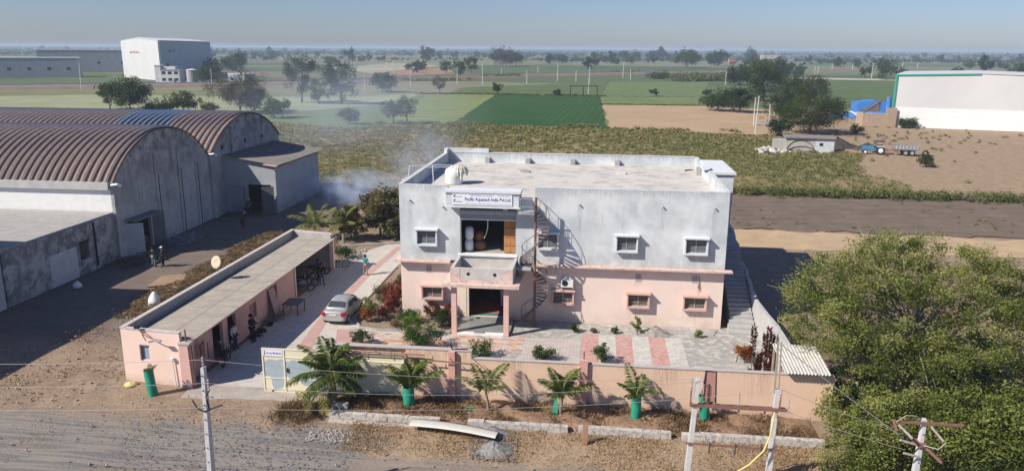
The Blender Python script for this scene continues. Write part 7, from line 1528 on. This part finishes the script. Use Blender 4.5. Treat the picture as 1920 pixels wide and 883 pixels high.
def insul(parent, x, y, z, h=.42, name='insulator'):
    b = MB(); prof = [(.02, 0)]
    for i in range(4): prof += [(.02, h*(i*.25+.02)), (.055, h*(i*.25+.06)), (.05, h*(i*.25+.10)), (.02, h*(i*.25+.16))]
    prof += [(.015, h)]; b.lathe((x, y, z), prof, 8); P_(name, b, INS, parent)
p1 = sqpole('power_pole', -1.7, -23.5, 6.2, 'white concrete power pole standing alone at the lower left', (.12, 0)); insul(p1, -1.52, -23.6, 6.2, .5); insul(p1, -1.38, -23.6, 5.3, .5)
b = MB(); b.tube([(-1.55, -23.6, 5.0), (-1.38, -23.6, 5.3)], .025, 6); b.tube([(-1.5, -23.62, 4.95), (-1.42, -23.62, 4.5)], .03, 6); b.tube([(-2.2, -23.4, 4.75), (-1.95, -23.55, 4.5), (-1.6, -23.66, 4.45), (-1.2, -23.55, 4.6), (-.95, -23.5, 4.68)], .035, 6); P_('bracket', b, DARK, p1)
hp = thing('pole_structure', 'pair of concrete poles joined by brown steel crossbars at the lower right', 'power poles', (18.7, -20.5, 0))
for (x, h, lx) in ((17.0, 5.45, .25), (20.25, 5.15, .05)):
    b = MB(); vs = []
    for z, k in ((-.2, .15), (h, .10)):
        for a, c in ((-1, -1), (1, -1), (1, 1), (-1, 1)): vs.append((x+lx*z/h+a*k*.75, -20.5+c*k, z))
    b.add(vs, [(0,3,2,1),(4,5,6,7),(0,1,5,4),(1,2,6,5),(2,3,7,6),(3,0,4,7)]); P_('pole_shaft', b, POLEM, hp)
CB2 = mat('crossbar_brown', (.25, .13, .10), (.19, .10, .08), 5, .7)
b = MB(); b.box(17.0, 20.7, -20.66, -20.62, 4.28, 4.42); b.box(17.0, 20.7, -20.38, -20.34, 4.20, 4.34); P_('crossbar', b, CB2, hp)
b = MB(); b.bar((16.9, -20.68, 2.72), (20.55, -20.68, 2.66), .06); P_('lower_crossbar', b, CB2, hp)
for x in (17.85, 18.85, 19.85): b = MB(); b.box(x-.03, x+.03, -20.72, -20.66, 2.35, 2.82); P_('clamp', b, mat('clamp_blue', (.06, .09, .11), (.05, .07, .08), 4), hp); insul(hp, x+.05, -20.5, 4.05, .34)
for x, z in ((17.0, 5.0), (17.42, 5.0), (18.85, 4.5), (20.42, 4.75), (20.75, 4.3)): insul(hp, x, -20.62, z, .5)
b = MB(); b.bar((17.0, -20.62, 4.35), (17.0, -20.62, 5.1), .05); b.bar((17.42, -20.62, 4.35), (17.42, -20.62, 5.0), .05); b.bar((20.42, -20.62, 4.35), (20.42, -20.62, 5.0), .05); P_('bracket', b, CB2, hp)
b = MB(); b.bar((20.2, -20.5, 5.0), (20.18, -20.45, 7.1), .07); b.bar((20.36, -20.5, 5.0), (20.30, -20.45, 7.1), .05); P_('top_post', b, mat('post_olive', (.36, .32, .24), (.3, .26, .2), 4), hp)
b = MB(); b.tube([(17.5, -20.45, 5.2), (17.55, -20.42, 5.75), (17.95, -20.4, 5.72), (18.0, -20.45, 4.4)], .03, 6); P_('cable_loop', b, DARK, hp)
b = MB(); b.box(17.52, 17.95, -20.42, -20.36, 4.45, 5.7); P_('back_plate', b, mat('plate_brown', (.46, .25, .20), (.38, .2, .16), 3), hp)
yc = thing('yellow_cable', 'yellow cable drooping from the right pole of the pair', 'cable', (19.9, -20.8, 3)); b = MB(); b.tube([(20.22, -20.72, 4.3), (20.18, -20.8, 3.9), (20.12, -20.8, 3.3), (19.9, -20.9, 2.7), (19.4, -21.0, 2.15), (18.9, -21.0, 1.75), (18.6, -21.0, 1.55), (18.5, -21.0, 1.2), (18.5, -21, 0.0)], .035, 7); P_('cable', b, mat('cable_yellow', (.72, .58, .20), (.66, .52, .18), 5, .5), yc)
p3 = sqpole('power_pole', 25.9, -20.2, 4.1, 'white concrete pole with a brown crossbar at the lower right edge', (.12, 0))
b = MB(); b.bar((24.85, -20.35, 4.0), (27.4, -20.35, 3.98), .09); b.bar((24.85, -20.2, 4.0), (24.85, -20.7, 3.75), .07); b.bar((26.0, -20.3, 3.1), (26.7, -20.6, 2.5), .1); b.box(25.8, 26.15, -20.45, -19.98, 3.02, 3.15); P_('crossbar', b, CB2, p3)
for (a, c) in (((25.0, -20.4, 3.9), (25.45, -20.7, 3.5)), ((26.2, -20.4, 3.9), (26.6, -20.7, 3.45)), ((25.1, -20.5, 3.3), (25.7, -20.45, 3.12)), ((25.3, -20.5, 2.75), (25.9, -20.45, 2.6))):
    b = MB(); b.tube([a, c], .05, 8); P_('insulator', b, INS, p3)
b = MB(); b.tube([(24.9, -20.4, 4.0), (25.2, -20.5, 4.35), (25.6, -20.4, 4.3), (25.9, -20.3, 4.1)], .015, 5); P_('jumper_wire', b, mat('wire_pale', (.50, .48, .42), (.42, .4, .35), 5), p3); b = MB(); b.tube([(25.9, -20.4, 3.1), (26.5, -20.6, 3.05), (26.7, -20.7, 3.4)], .02, 5); P_('jumper_wire', b, mat('wire_pale', (.50, .48, .42), (.42, .4, .35), 5), p3)
def wire(a, c, sag, label, r=.008, name='overhead_wire'):
    a = Vector(a); c = Vector(c); n = 18; b = MB(); b.tube([tuple(a.lerp(c, i/n)-Vector((0, 0, sag*4*(i/n)*(1-i/n)))) for i in range(n+1)], r, 4, cap=False); o = b.build(name, mat('wire_alu', (.36, .35, .33), (.30, .29, .28), 3, .5)); return tag(o, label, 'wire')
wire((-1.5, -23.6, 6.55), (17.0, -20.6, 5.45), .35, 'topmost overhead wire from the lone pole to the paired poles'); wire((-1.4, -23.6, 5.6), (17.42, -20.6, 5.4), .55, 'middle overhead wire from the lone pole to the paired poles'); wire((-1.5, -23.62, 4.6), (18.85, -20.6, 4.9), .35, 'lowest overhead wire from the lone pole to the paired poles')
wire((-1.5, -23.6, 6.55), (-24, -26, 6.9), .4, 'topmost overhead wire running left from the lone pole'); wire((-1.4, -23.6, 5.6), (-24, -26, 6.0), .4, 'middle overhead wire running left from the lone pole'); wire((-1.5, -23.62, 4.6), (-24, -26, 5.1), .4, 'lowest overhead wire running left from the lone pole')
wire((20.42, -20.6, 5.2), (25.0, -20.45, 3.6), .05, 'upper wire between the paired poles and the right edge pole', .010); wire((20.3, -20.5, 4.4), (25.3, -20.5, 2.9), .08, 'lower wire between the paired poles and the right edge pole', .010); wire((20.3, -20.45, 7.0), (25.2, -20.5, 3.4), .05, 'steep stay wire from the top of the paired poles to the right edge pole', .016, 'stay_wire')
index_kids()
for o in bpy.data.objects:
    if o.parent is None and o.type in ('MESH', 'EMPTY') and 'kind' not in o and 'label' not in o: o['kind'] = 'structure'
